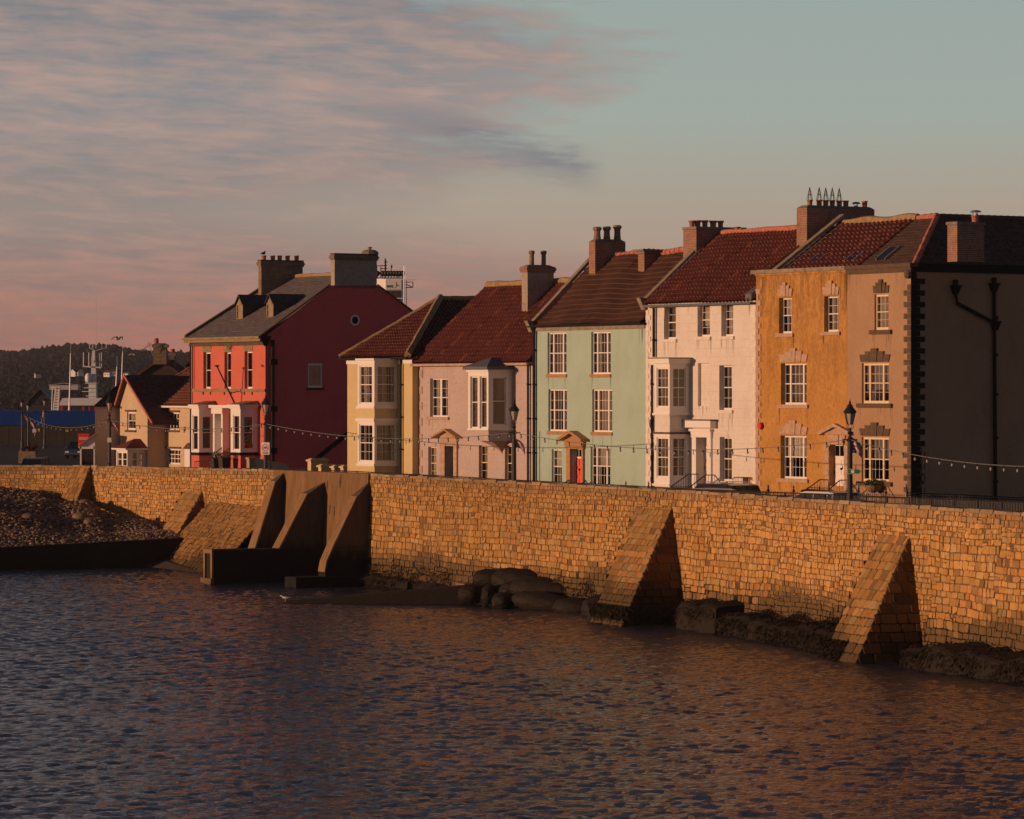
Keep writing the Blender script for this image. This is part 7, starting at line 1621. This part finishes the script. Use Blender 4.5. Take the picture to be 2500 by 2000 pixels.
# houses behind: dark brick gable with chimneys
VK = 17.0; gk = thing('brick_house', 'dark brick gabled house with tall chimneys rising behind the cream house', 'house', 'houses behind the terrace', wloc=wp(388, 1000, 262)); DK = 262; Z = lambda y: wp(0, y, DK)[2]; X = lambda x: wp(x, 0, DK)[0]
mb = MB(); mb.poly([(X(325), DK, ZG), (X(436), DK, ZG), (X(436), DK, Z(910)), (X(390), DK, Z(878)), (X(325), DK, Z(922))]); mb.poly([(X(325), DK, ZG), (X(325), DK+10, ZG), (X(325), DK+10, Z(922)), (X(325), DK, Z(922))]); mb.poly([(X(436), DK, ZG), (X(436), DK+10, ZG), (X(436), DK+10, Z(910)), (X(436), DK, Z(910))]); mb.build('wall', 'brickd', gk, recalc=False)
mb = MB()
for xa, ya in ((325, 922), (436, 910)): mb.hexa([(X(xa), DK-.25, Z(ya)-.1), (X(390), DK-.25, Z(878)-.1), (X(390), DK+10, Z(878)-.1), (X(xa), DK+10, Z(ya)-.1)], [(X(xa), DK-.25, Z(ya)+.06), (X(390), DK-.25, Z(878)+.06), (X(390), DK+10, Z(878)+.06), (X(xa), DK+10, Z(ya)+.06)])
mb.build('roof', 'tileb', gk)
def wchim(x0, x1, yt, yb, D, pots, mat='bricky', par=gk):
    mb = MB(); mb.box(X(x0), X(x1), D, D+.9, Z(yb), Z(yt)-.3); mb.box(X(x0)-.1, X(x1)+.1, D-.1, D+1.0, Z(yt)-.3, Z(yt)-.12, 1); mb.hexa([(X(x0)-.1, D-.1, Z(yt)-.119), (X(x1)+.1, D-.1, Z(yt)-.119), (X(x1)+.1, D+1, Z(yt)-.119), (X(x0)-.1, D+1, Z(yt)-.119)], [(X(x0)+.15, D+.2, Z(yt)), (X(x1)-.15, D+.2, Z(yt)), (X(x1)-.15, D+.7, Z(yt)), (X(x0)+.15, D+.7, Z(yt))], 2); c = mb.build('chimney', [mat, 'cement', 'cement'], par)
    for xp, h in pots: m = MB(); m.lathe(X(xp), D+.45, [(.16, Z(yt)-.05), (.18, Z(yt)+h*.6), (.15, Z(yt)+h)], 8); m.build('chimney_pot', 'pot', c)
    return c
wchim(376, 408, 838, 890, DK-.6, [(382, .35)]); wchim(409, 421, 858, 895, DK+1.5, [(415, .2)])
ac = thing('tv_aerial', 'thin roof aerial on a mast by the brick chimney', 'aerial', 'rooftop aerials', wloc=wp(374, 860, DK-1)); mb = MB(); mb.tube([wp(374, 870, DK-1), wp(362, 835, DK-1)], .02, 4); mb.build('mast', 'steel', ac); mb = MB(); mb.tube([wp(350, 852, DK-1), wp(370, 840, DK-1)], .018, 4)
for f in (.1, .35, .6, .85): a = Vector(wp(350, 852, DK-1)).lerp(Vector(wp(370, 840, DK-1)), f); mb.tube([a-Vector((.12, 0, .25)), a+Vector((.12, 0, .25))], .012, 4)
mb.build('antenna_rods', 'steel', ac)
bk2 = thing('brick_chimney_house', 'dark roofed house just showing left of the red house', 'house', 'houses behind the terrace', wloc=wp(458, 1000, DK+6)); mb = MB(); mb.box(X(436), X(480), DK+6, DK+14, ZG, Z(890)); mb.build('wall', 'brickd', bk2); mb = MB(); mb.hexa([(X(434), DK+5.7, Z(890)), (X(482), DK+5.7, Z(890)), (X(482), DK+14, Z(890)), (X(434), DK+14, Z(890))], [(X(440), DK+10, Z(876)), (X(482), DK+10, Z(876)), (X(482), DK+10.1, Z(876)), (X(440), DK+10.1, Z(876))]); mb.build('roof', 'tileb', bk2); wchim(452, 470, 854, 892, DK+6.5, [(457, .4), (463, .4)], par=bk2)
# ================================================================== HARBOUR BEHIND
DB = 410; zz = lambda y, D=DB: HC-(y-HY)*D/F; xx = lambda x, D=DB: (x-1250)*D/F
sh = thing('blue_shed', 'long shed with a blue corrugated metal roof beyond the lamps', 'shed', wloc=(xx(140), DB, ZG)); mb = MB(); n = 150; x0, x1 = xx(-60), xx(262); 
for k in range(n):
    a, b = x0+(x1-x0)*k/n, x0+(x1-x0)*(k+1)/n; m = (a+b)/2
    for p, q, ha, hb_ in ((a, m, 0, .09), (m, b, .09, 0)): mb.poly([(p, DB, zz(1040)+ha), (q, DB, zz(1040)+hb_), (q, DB+9, HC-(1003-HY)*(DB+9)/F+hb_), (p, DB+9, HC-(1003-HY)*(DB+9)/F+ha)])
mb.build('roof', 'blue', sh, recalc=False); mb = MB(); mb.box(x0+.3, x1-.3, DB+.4, DB+17, ZG-.1, zz(1040)+.05); mb.build('wall', 'dkwood', sh); mb = MB(); zr9 = HC-(1003-HY)*(DB+9)/F; mb.poly([(x0, DB+9, zr9), (x1, DB+9, zr9), (x1, DB+18, zz(1040)), (x0, DB+18, zz(1040))]); mb.build('back_roof', 'blue', sh, recalc=False)
DFn = 392; fe = thing('board_fence', 'tall dark vertical board fence in front of the blue shed', 'fence', wloc=(xx(140, DFn), DFn, ZG)); mb = MB(); x0, x1 = xx(-60, DFn), xx(262, DFn); n = 120; rr = random.Random(4)
for k in range(n): a, b = x0+(x1-x0)*k/n, x0+(x1-x0)*(k+1)/n; h = zz(1040, DFn)+rr.uniform(-.05, .05); o_ = rr.uniform(0, .03); mb.box(a+.006, b-.006, DFn+o_, DFn+.04+o_, ZG-.1, h)
mb.build('boards', 'dkwood', fe)
for k in range(13): mb = MB(); a = x0+(x1-x0)*k/12; mb.box(a-.06, a+.06, DFn+.09, DFn+.2, ZG-.1, zz(1041, DFn)); mb.build('post', 'dkwood', fe)
for x, y, w, h, m, lab in ((84, 1052, 9, 9, 'signwhite', 'square white notice on the dark board fence'), (95, 1050, 5, 7, 'yel', 'small pale yellow notice beside the white one on the fence'), (164, 1052, 6, 5, 'yel', 'small yellow notice at the middle of the dark fence')): t = thing('fence_notice', lab, 'notice', 'notices on the fence', wloc=(xx(x, DFn), DFn-.02, zz(y, DFn))); mb = MB(); mb.box(xx(x-w/2, DFn), xx(x+w/2, DFn), DFn-.03, DFn-.005, zz(y+h/2, DFn), zz(y-h/2, DFn)); mb.build('sheet', m, t)
t = thing('stone_planter', 'low pale stone planter wall behind the left lamps', 'planter', wloc=wp(65, 1115, 300)); mb = MB(); p = wp(45, 1120, 300); mb.box(p[0], p[0]+1.4, 300, 301, ZG-.2, wp(0, 1102, 300)[2]); mb.build('wall_body', 'tanst', t); leaves(t, (p[0]+1.0, 300.4, wp(0, 1098, 300)[2]), (.6, .4, .5), 160, .12, 'redleaf')
DS = 480; zz = lambda y, D=DS: HC-(y-HY)*D/F; xx = lambda x, D=DS: (x-1250)*D/F
sp_ = thing('harbour_ship', 'white harbour ship with orange-red wheelhouse windows and tall radar mast', 'ship', wloc=(xx(195), DS, ZG-3)); B = lambda mb, x0, x1, y0, y1, d0=0, d1=4, m=0: mb.box(xx(x0), xx(x1), DS+d0, DS+d1, zz(y1), zz(y0), m)
mb = MB(); mb.hexa([(xx(95), DS-1, ZG-4), (xx(300), DS-1, ZG-4), (xx(300), DS+9, ZG-4), (xx(95), DS+9, ZG-4)], [(xx(85), DS-1.5, zz(1040)), (xx(305), DS-1.5, zz(1040)), (xx(305), DS+9.5, zz(1040)), (xx(85), DS+9.5, zz(1040))]); mb.build('hull', 'navy', sp_)
mb = MB(); B(mb, 148, 262, 987, 1042, 0, 7); mb.build('wheelhouse', 'shred', sp_)
mb = MB(); mb.hexa([(xx(144), DS-.6, zz(990)), (xx(264), DS-.6, zz(990)), (xx(264), DS+7.6, zz(990)), (xx(144), DS+7.6, zz(990))], [(xx(152), DS+.2, zz(972)), (xx(262), DS+.2, zz(972)), (xx(262), DS+7, zz(972)), (xx(152), DS+7, zz(972))]); mb.build('wheelhouse_roof', 'shwhite', sp_)
for x in (153, 168, 180, 190, 205, 219): mb = MB(); mb.box(xx(x), xx(x+8.5), DS-.05, DS-.01, zz(1003), zz(991)); mb.build('wheelhouse_window', 'dkglass', sp_)
ms = MB(); mz = [(978, 8), (900, 5.5), (880, 4.5), (856, 3.3)]
for (ya, ra), (yb, rb) in zip(mz, mz[1:]): x_ = 223; ms.hexa([(xx(x_-ra), DS+2, zz(ya)), (xx(x_+ra), DS+2, zz(ya)), (xx(x_+ra), DS+2+ra*.1, zz(ya)), (xx(x_-ra), DS+2+ra*.1, zz(ya))], [(xx(x_-rb+1), DS+2, zz(yb)), (xx(x_+rb+1), DS+2, zz(yb)), (xx(x_+rb+1), DS+2+rb*.1, zz(yb)), (xx(x_-rb+1), DS+2+rb*.1, zz(yb))])
ms.box(xx(213), xx(231), DS+1.5, DS+3, zz(978), zz(934))
for y, x0, x1 in ((935, 205, 232), (946, 203, 232), (955, 198, 232), (966, 207, 232)): ms.box(xx(x0), xx(x1), DS+1.2, DS+3.2, zz(y+2), zz(y))
ms.hexa([(xx(200), DS+2, zz(896)), (xx(242), DS+2, zz(899)), (xx(242), DS+2.6, zz(899)), (xx(200), DS+2.6, zz(896))], [(xx(199), DS+2, zz(893)), (xx(242), DS+2, zz(896)), (xx(242), DS+2.6, zz(896)), (xx(199), DS+2.6, zz(893))])
for s, xa, ya in ((-1, 214, 849), (1, 255, 849)): ms.hexa([(xx(226), DS+2, zz(856)), (xx(230), DS+2, zz(856)), (xx(230), DS+2.4, zz(856)), (xx(226), DS+2.4, zz(856))], [(xx(xa-1), DS+2, zz(ya)), (xx(xa+1), DS+2, zz(ya)), (xx(xa+1), DS+2.4, zz(ya)), (xx(xa-1), DS+2.4, zz(ya))])
ms.build('mast', 'shwhite', sp_)
ms = MB()
for x, ya, yb, r in ((229.5, 850, 728, .035), (199, 896, 860, .07), (212, 894, 860, .06), (243, 897, 860, .06), (238, 895, 862, .05), (244, 852, 815, .02), (214, 850, 840, .05), (255, 850, 841, .05), (222, 851, 838, .05)): ms.tube([(xx(x), DS+2.2, zz(ya)), (xx(x), DS+2.2, zz(yb))], r, 5)
ms.build('aerials', 'shwhite', sp_)
mb = MB(); mb.lathe(xx(212), DS+1.6, [(.3, zz(934)), (.42, zz(929)), (.42, zz(918)), (.3, zz(913)), (.1, zz(911))], 14); mb.build('radar_dome', 'shwhite', sp_, smooth=True)
mb = MB(); mb.box(xx(213.5), xx(217), DS+1.5, DS+1.8, zz(884), zz(879)); mb.build('port_light', 'shred', sp_)
lt = thing('ladder_tower', 'white leaning ladder arm with a flat head left of the ship', 'crane', wloc=(xx(138, 450), 450, ZG)); D4 = 450; mb = MB()
for dx in (0, 12): mb.tube([wp(130+dx, 1006, D4), wp(137+dx-(4 if dx else 0), 946, D4)], .12, 5)
mb.hexa([wp(130, 1006, D4+.3), wp(142, 1006, D4+.3), wp(145, 946, D4+.3), wp(137, 946, D4+.3)], [wp(130, 1006, D4+.6), wp(142, 1006, D4+.6), wp(145, 946, D4+.6), wp(137, 946, D4+.6)]); mb.build('arm', 'shwhite', lt)
mb = MB()
for k in range(9): a = Vector(wp(130, 1006, D4)).lerp(Vector(wp(137, 946, D4)), (k+.5)/9); b = Vector(wp(142, 1006, D4)).lerp(Vector(wp(145, 946, D4)), (k+.5)/9); mb.tube([a, b], .05, 4)
mb.build('rungs', 'steel', lt); mb = MB(); a = wp(125, 947, D4); b = wp(148, 944, D4); mb.box(a[0], b[0], D4-.3, D4+.8, a[2], b[2]); mb.tube([wp(128, 947, D4), wp(126, 1004, D4)], .05, 4); mb.build('head', 'shwhite', lt)
for x, ya, yb, D, lab in ((171, 972, 838, 470, 'tall thin white mast rising left of the ship'), (298, 930, 834, 470, 'thin white mast above the cream gable, under the gliding gull'), (284, 930, 870, 470, 'short thin grey mast left of the one under the gull')):
    t = thing('harbour_mast', lab, 'mast', 'masts in the harbour', wloc=wp(x, ya, D)); mb = MB(); p, q = wp(x-2, ya+40, D), wp(x+1.5, yb+25, D); mb.tube([p, q], [.13, .06], 6); mb.build('pole', 'shwhite', t); mb = MB(); mb.tube([q, wp(x+2, yb, D)], .025, 4); mb.build('whip_aerial', 'steel', t)
# white tower with lettering behind the red gable
DT = 420; zz = lambda y, D=DT: HC-(y-HY)*D/F; xx = lambda x, D=DT: (x-1250)*D/F
tw = thing('ship_tower', 'white tower reading IWS with floodlights and radar behind the red gable', 'tower', wloc=(xx(962), DT, ZG)); mb = MB(); q0 = [(xx(915), DT+2), (xx(942), DT), (xx(983), DT), (xx(990), DT+3), (xx(990), DT+5), (xx(915), DT+5)]; mb.hexa([(a, b, ZG) for a, b in q0], [(a, b, zz(680)) for a, b in q0]); mb.build('tower_body', 'shwhite', tw)
mb = MB(); mb.box(xx(941.5), xx(980), DT-.15, DT-.003, zz(707), zz(683)); sgp = mb.build('sign_panel', 'signwhite', tw)
letters('IWS', .42, 'navy', tw, (xx(952)-ORG[tw.name][0], DT-.17-ORG[tw.name][1], zz(700)-ORG[tw.name][2]), (PI/2, 0, 0), bold=.008)
mb = MB(); c = (xx(969), zz(697))
for an in (1.9, 4.0, 6.1):
    d = (math.cos(an), math.sin(an)); n_ = (-d[1], d[0]); mb.hexa([(c[0]+n_[0]*.05, DT-.16, c[1]+n_[1]*.05), (c[0]-n_[0]*.03, DT-.16, c[1]-n_[1]*.03), (c[0]+d[0]*.42, DT-.16, c[1]+d[1]*.42)], [(c[0]+n_[0]*.05, DT-.18, c[1]+n_[1]*.05), (c[0]-n_[0]*.03, DT-.18, c[1]-n_[1]*.03), (c[0]+d[0]*.42, DT-.18, c[1]+d[1]*.42)])
mb.build('blade_emblem', 'navy', tw)
for x0, x1 in ((943, 954), (955.5, 966.5), (968, 979)):
    for y0, y1 in ((709, 727), (729.5, 745)): mb = MB(); mb.box(xx(x0), xx(x1), DT-.06, DT-.005, zz(y1), zz(y0)); mb.build('tower_window', 'dkglass', tw)
mb = MB()
for x in (986, 989.5): mb.tube([(xx(x), DT-.1, zz(650)), (xx(x), DT-.1, zz(760))], .05, 5)
for y in range(690, 760, 7): mb.tube([(xx(986), DT-.1, zz(y)), (xx(989.5), DT-.1, zz(y))], .03, 4)
mb.build('ladder', 'steel', tw)
mb = MB()
for a, b in (((918, 679), (986, 679)), ((918, 667), (986, 667)), ((918, 649), (945, 649)), ((920, 679), (920, 649)), ((940, 679), (940, 630)), ((942, 667), (942, 633)), ((938, 640), (946, 640)), ((955, 670), (955, 648)), ((957, 655), (957, 646)), ((984, 679), (984, 664)), ((930, 679), (930, 650)), ((928, 656), (946, 656)), ((972, 679), (972, 667)), ((986, 692), (1008, 702)), ((986, 702), (1008, 702)), ((1008, 702), (1008, 689)), ((986, 689), (1008, 689))): mb.tube([(xx(a[0]), DT, zz(a[1])), (xx(b[0]), DT, zz(b[1]))], .05, 5)
mb.build('railing_and_aerials', 'iron', tw)
for k, x in enumerate((921, 934, 941, 948, 955, 962, 969, 976, 983)): mb = MB(); mb.lathe(xx(x), DT+.2, [(.12, zz(675)), (.34, zz(669)), (.3, zz(664)), (.1, zz(661))], 8); mb.tube([(xx(x), DT+.2, zz(680)), (xx(x), DT+.2, zz(674))], .05, 4); mb.build('floodlight', 'iron', tw)
mb = MB(); mb.box(xx(1002), xx(1006), DT-.2, DT+.2, zz(690), zz(685)); mb.box(xx(990), xx(1017), DT-.15, DT+.05, zz(684), zz(682)); mb.build('radar_scanner', 'shwhite', tw)
# ================================================================== HILLS, WOODS AND FAR HOUSES
prof = [(-900, 870), (-200, 868), (45, 859), (90, 853), (130, 847), (165, 843), (195, 841), (225, 843), (260, 842), (290, 846), (330, 853), (355, 857), (410, 856), (470, 860), (560, 866), (800, 885), (1300, 905), (2500, 915), (3600, 920)]
DH = 2600.0
def hill_z(X, Y):
    x = 1250+F*X/Y if Y > 0 else 0
    top = HC-(np.interp(x, [p[0] for p in prof], [p[1] for p in prof])-HY)*DH/F-6
    f = max(0, min(1, (Y-900)/(DH-900))); z = ZG-1+(top-ZG+1)*(f*f*(3-2*f))
    return z+1.2*math.sin(X*.02+Y*.011)*f+.8*math.sin(X*.05-Y*.017)*f
mb = MB(); xs = np.linspace(-.32, .32, 90); ysd = list(np.linspace(880, 2600, 26))+[2900, 3500]
for y in ysd:
    for k in xs: X_ = k*y; mb.v.append((X_, y, hill_z(X_, min(y, 2600)) if y <= 2600 else hill_z(k*2600, 2600)-(y-2600)*.02))
for i in range(len(ysd)-1):
    for j in range(89): a = i*90+j; mb.f.append((a, a+1, a+91, a+90)); mb.mi.append(0)
t = NT('hillside'); n = t.noise(t.coord((.004, .004, .03), 'Object'), 6, 6, .65); n2 = t.noise(t.coord((.02, .02, .05)), 3, 5, .6); t.base(t.mix(t.ramp(n, [(.35, 0.), (.65, 1.)]), t.mix(n2, (.045, .032, .022), (.025, .024, .016)), (.085, .06, .04))); t.rough(.95, .1); M['hill'] = t.m
structure(mb, 'hills', 'hill', smooth=True, recalc=False)
M['wood1'] = vcol('winter_woodland', .95, .05, .4, .5, 0, .1)
def wood(name, label, n, spots, rr, s0, s1, base, sub=1):
    mb = MB(); V, Fc, C = [], [], []; rng = np.random.RandomState(rr.randint(0, 999))
    for _ in range(n):
        X_, Y_, z = spots(rr); s = rr.uniform(s0, s1)*(Y_/2600 if Y_ > 900 else 1)
        for q in range(3):
            v = IV*np.array([s*rr.uniform(.5, .9), s*rr.uniform(.5, .9), s*rr.uniform(.5, .95)])*(1+rng.uniform(-.35, .35, (len(IV), 1)))+np.array([X_+rr.uniform(-.6, .6)*s, Y_+rr.uniform(-.6, .6)*s, z+s*rr.uniform(.2, .9)])
            Fc.append(IF+len(V)*len(IV)); V.append(v); k = rr.uniform(.72, 1.2); C.append(np.tile(np.array([base[0]*k, base[1]*k*rr.uniform(.9, 1.1), base[2]*k, 1]), (len(IV), 1)))
    mb.v = [tuple(x) for x in np.concatenate(V)]; mb.f = [tuple(int(i) for i in x) for x in np.concatenate(Fc)]; mb.mi = [0]*len(mb.f); mb.c = np.concatenate(C)
    o = mb.build(name, 'wood1', recalc=False); tag(o, label, 'woodland', kind='stuff')
def far_spot(rr):
    Y_ = 1000+1620*rr.random()**.8; X_ = Y_*(rr.uniform(-.165, -.07) if rr.random() < .66 else rr.uniform(-.3, -.04)); return X_, Y_, hill_z(X_, min(2600, Y_))
wood('hill_woodland', 'bare winter woods covering the distant hill', 7500, far_spot, random.Random(8), 1.6, 3.4, (.034, .027, .026))
def crest(rr): Y_ = rr.uniform(2540, 2630); X_ = Y_*(rr.uniform(-.165, -.07) if rr.random() < .6 else rr.uniform(-.3, -.04)); return X_, Y_, hill_z(X_, min(2600, Y_))
wood('crest_woodland', 'line of bare trees along the hill crest', 1500, crest, random.Random(18), 1.3, 3.6, (.032, .026, .026))
def near_spot(rr): Y_ = rr.uniform(560, 800); X_ = Y_*rr.uniform(-.22, -.095); return X_, Y_, ZG-1.5
wood('near_woodland', 'dark russet scrub and trees beyond the harbour', 2300, near_spot, random.Random(28), .8, 2.4, (.055, .03, .016))
tiny = thing('hill_house', 'far white house', 'house', 'houses on the far hillside', wloc=(0, 0, 0), rot=0)
mb = MB(); mb.box(-4, 4, 0, 7, -1, 4.2); mb.poly([(-4, 0, 4.2), (-4, 7, 4.2), (-4, 3.5, 7)]); mb.poly([(4, 0, 4.2), (4, 7, 4.2), (4, 3.5, 7)]); mb.build('wall', 'signwhite', tiny); mb = MB(); mb.poly([(-4.3, -.4, 4.0), (4.3, -.4, 4.0), (4.3, 3.5, 7.1), (-4.3, 3.5, 7.1)]); mb.poly([(-4.3, 7.4, 4.0), (4.3, 7.4, 4.0), (4.3, 3.5, 7.1), (-4.3, 3.5, 7.1)]); mb.build('roof', 'tiled', tiny, recalc=False); mb = MB(); mb.box(-2.6, -1.2, -.05, -.01, 1, 2.6); mb.box(1.2, 2.6, -.05, -.01, 1, 2.6); mb.build('windows', 'dkglass', tiny)
hs = [(254, 863, 1, 'leftmost pale house high on the far hill'), (264, 861, 1.1, 'pale house high on the far hill, second from the left'), (271, 862, .9, 'small pale house high on the far hill left of the mast'), (296, 862, 1, 'pale house on the far hill just left of the thin mast'), (339, 861, 1, 'white house on the far hill behind the low flying gull'), (347, 859, .9, 'white house at the left end of the hillside row'), (353, 861, 1.2, 'widest white house in the hillside row'), (362, 862, .9, 'white house at the right end of the hillside row'), (188, 916, .55, 'pale gabled house at the foot of the hill, left of the ship mast'), (203, 915, .5, 'grey gabled house at the hill foot beside the ship mast'), (260, 917, .5, 'pale gabled house at the hill foot, right of the ship mast'), (276, 915, .55, 'wide gabled house at the hill foot, right of the ship mast'), (93, 920, .4, 'small pale house low on the hill at the far left'), (306, 918, .4, 'small white house just above the cream roof')]
for k, (x, y, s, lab) in enumerate(hs):
    Y_ = 2300 if y < 880 else 1100; c = tiny if k == 0 else copy_tree(tiny); c.location = wp(x, y+3*s, Y_-14); c.scale = (s*.36 if y < 880 else s*.5,)*3; c.rotation_euler = (0, 0, .5*math.sin(k*2.3)+(1.4 if k in (8, 9) else 0)); c['label'] = lab
for x0, x1, y, D, lab, mat in ((120, 190, 938, 1300, 'long low white-roofed shed beyond the russet trees', 'shwhite'), (64, 133, 982, 520, 'dark green gabled boat shed behind the ladder arm', 'dkwood'),):
    t = thing('harbour_shed', lab, 'shed', 'sheds around the harbour', wloc=wp((x0+x1)/2, y+10, D)); a, b = wp(x0, y, D), wp(x1, y, D); mb = MB(); mb.box(a[0], b[0], D, D+8, ZG-1 if D < 900 else a[2]-2, a[2]-.4); mb.build('wall', 'dkwood' if mat == 'dkwood' else 'creamgrey', t); mb = MB(); m_ = (a[0]+b[0])/2; zt = a[2]+(2.0 if mat == 'dkwood' else .4)
    mb.hexa([(a[0]-.3, D-.3, a[2]-.4), (m_, D-.3, zt-.1), (m_, D+8, zt-.1), (a[0]-.3, D+8, a[2]-.4)], [(a[0]-.3, D-.3, a[2]-.3), (m_, D-.3, zt), (m_, D+8, zt), (a[0]-.3, D+8, a[2]-.3)]); mb.hexa([(b[0]+.3, D-.3, a[2]-.4), (m_, D-.3, zt-.1), (m_, D+8, zt-.1), (b[0]+.3, D+8, a[2]-.4)], [(b[0]+.3, D-.3, a[2]-.3), (m_, D-.3, zt), (m_, D+8, zt), (b[0]+.3, D+8, a[2]-.3)]); mb.build('roof', mat if mat != 'dkwood' else 'slate', t)
# ================================================================== LIGHT AND SKY
PHI = math.radians(13.0); EL = math.radians(4.6)
nx_, ny_ = -mx, -my
sx, sy = math.cos(PHI)*nx_-math.sin(PHI)*tx, math.cos(PHI)*ny_-math.sin(PHI)*ty
sd = Vector((sx*math.cos(EL), sy*math.cos(EL), math.sin(EL)))
su = bpy.data.lights.new('sun', 'SUN'); su.energy = 3.7; su.angle = math.radians(.5); su.color = (1, .565, .32)
so = bpy.data.objects.new('sun', su); COL.objects.link(so); so.location = sd*200; so.rotation_euler = (-sd).to_track_quat('-Z', 'Y').to_euler()
W = bpy.data.worlds.new('World'); S.world = W; W.use_nodes = True; nt = W.node_tree
class WN(NT):
    def __init__(s): s.t = nt
w = WN(); bg = nt.nodes['Background']
sky = w.n('ShaderNodeTexSky', sky_type='NISHITA', sun_disc=False); sky.sun_elevation = EL; sky.sun_rotation = math.atan2(sx, sy); sky.altitude = 10; sky.air_density = 1.2; sky.dust_density = 2.0
tc_ = w.n('ShaderNodeTexCoord'); sp = w.n('ShaderNodeSeparateXYZ'); w.l(tc_.outputs['Generated'], sp.inputs[0])
az = w.math('MULTIPLY', w.math('ARCTAN2', sp.outputs[0], sp.outputs[1]), 180/PI); el = w.math('MULTIPLY', w.math('ARCSINE', sp.outputs[2]), 180/PI)
def lin(r, g, b): f = lambda c: (c/255/12.92) if c <= 10 else ((c/255+.055)/1.055)**2.4; return (f(r), f(g), f(b))
e10 = w.math('DIVIDE', el, 10.0)
clear = w.ramp(e10, [(0, lin(190, 128, 110)), (.06, lin(192, 136, 116)), (.14, lin(186, 146, 126)), (.22, lin(182, 160, 142)), (.32, lin(174, 167, 152)), (.42, lin(164, 174, 166)), (.62, lin(156, 170, 166)), (1.0, lin(84, 104, 118))])
def comb(x, y, z=0.0):
    c = w.n('ShaderNodeCombineXYZ')
    for i, q in enumerate((x, y, z)):
        if isinstance(q, (int, float)): c.inputs[i].default_value = q
        else: w.l(q, c.inputs[i])
    return c.outputs[0]
elc = w.math('MAXIMUM', el, 0)
# streaky cloud deck, compressed towards the horizon
warp = w.noise(comb(w.math('MULTIPLY', az, .25), w.math('MULTIPLY', el, .9)), 1.0, 3, .5)
tilt = w.math('ADD', w.math('ADD', elc, w.math('MULTIPLY', az, .05)), w.math('MULTIPLY', warp, .35))
st1 = w.noise(comb(w.math('MULTIPLY', az, .5), w.math('MULTIPLY', tilt, 2.9)), 1.0, 6, .62)
st2 = w.noise(comb(w.math('MULTIPLY', az, 1.3), w.math('MULTIPLY', tilt, 9.0)), 1.0, 5, .6)
big = w.noise(comb(w.math('MULTIPLY', az, .16), w.math('MULTIPLY', tilt, .9), 3.3), 1.0, 3, .5)
pink = w.ramp(e10, [(0, lin(212, 118, 98)), (.1, lin(204, 132, 112)), (.25, lin(172, 148, 137)), (.45, lin(182, 154, 144)), (1.0, lin(128, 120, 122))])
greyc = w.ramp(e10, [(0, lin(178, 118, 106)), (.1, lin(156, 124, 116)), (.25, lin(140, 132, 129)), (.45, lin(138, 138, 142)), (1.0, lin(84, 88, 100))])
sm = w.math('ADD', w.math('MULTIPLY', st1, .62), w.math('MULTIPLY', st2, .38))
ccol = w.mix(w.ramp(sm, [(.385, 0.0), (.625, 1.)]), greyc, pink)
# cover: dense on the left, thinning towards azimuth +1..2 degrees, lower bands reach further right
azo = w.math('MULTIPLY', w.ramp(e10, [(0, .18), (.12, .24), (.2, .28), (.26, .52), (.32, .50), (.38, .40), (.6, .42)]), 10.0)
edge = w.math('SUBTRACT', w.math('MULTIPLY', w.math('ADD', big, w.math('MULTIPLY', st1, .8)), 6.4), w.math("ADD", az, azo))
band = w.ramp(e10, [(0, .75), (.08, .55), (.17, .95), (.22, .45), (.27, .12), (.31, .35), (.35, .85), (.42, 1.0), (1, 1.0)])
cov = w.math('MULTIPLY', w.ramp(w.math('DIVIDE', edge, 6.0), [(.0, 0.), (.35, 1.)]), w.math('ADD', band, w.ramp(w.math('MULTIPLY', az, -.18), [(0, 0.), (1, .9)])))
cov = w.math('MINIMUM', 1.0, w.math('MULTIPLY', cov, w.ramp(sm, [(.34, .55), (.52, 1.)])))
fy = w.math('SUBTRACT', w.math('ADD', el, w.math('MULTIPLY', az, .27)), w.math('ADD', 3.74, w.math('MULTIPLY', w.math('SUBTRACT', st2, .5), .55)))
fin = w.math('MULTIPLY', w.ramp(w.math('ABSOLUTE', w.math('DIVIDE', fy, .42)), [(.15, 1.), (1., 0.)]), w.ramp(w.math('DIVIDE', w.math('ADD', az, 3.0), 5.0), [(0, 0.), (.45, .9), (.8, .9), (.9, 0.)]))
fin = w.math('MULTIPLY', fin, w.ramp(sm, [(.36, .25), (.55, 1.)]))
low = w.mix(w.math('MULTIPLY', fin, .75), w.mix(w.math('MULTIPLY', cov, .92), clear, ccol), lin(112, 120, 132)+(1,))
sk = w.n('ShaderNodeMix', data_type='RGBA', blend_type='MULTIPLY'); sk.inputs[0].default_value = 1; w.l(sky.outputs[0], sk.inputs[6]); sk.inputs[7].default_value = (.03, .036, .05, 1)
hi = w.mix(.5, sk.outputs[2], w.ramp(w.math('DIVIDE', el, 90.0), [(.12, lin(92, 94, 114)), (.3, lin(62, 68, 90)), (.6, lin(38, 46, 70))]))
up = w.n('ShaderNodeMapRange'); up.inputs[1].default_value = 6.5; up.inputs[2].default_value = 14; w.l(el, up.inputs[0])
colr = w.mix(up.outputs[0], low, hi)
w.l(colr, bg.inputs[0]); bg.inputs[1].default_value = 1.0
# evening haze between the harbour and the hills
mb = MB(); mb.box(-4600, 4600, -420, 6400, -2, 110)
t = NT('evening_haze'); t.t.nodes.remove(t.p); pv = t.n('ShaderNodeVolumePrincipled'); pv.inputs['Color'].default_value = (.75, .78, .9, 1); pv.inputs['Density'].default_value = .00008; pv.inputs['Anisotropy'].default_value = .2
t.l(pv.outputs[0], t.o.inputs['Volume']); M['haze'] = t.m
o = mb.build('haze', 'haze'); o['kind'] = 'stuff'; o['label'] = 'thin evening haze in front of the hills'; o['category'] = 'haze'
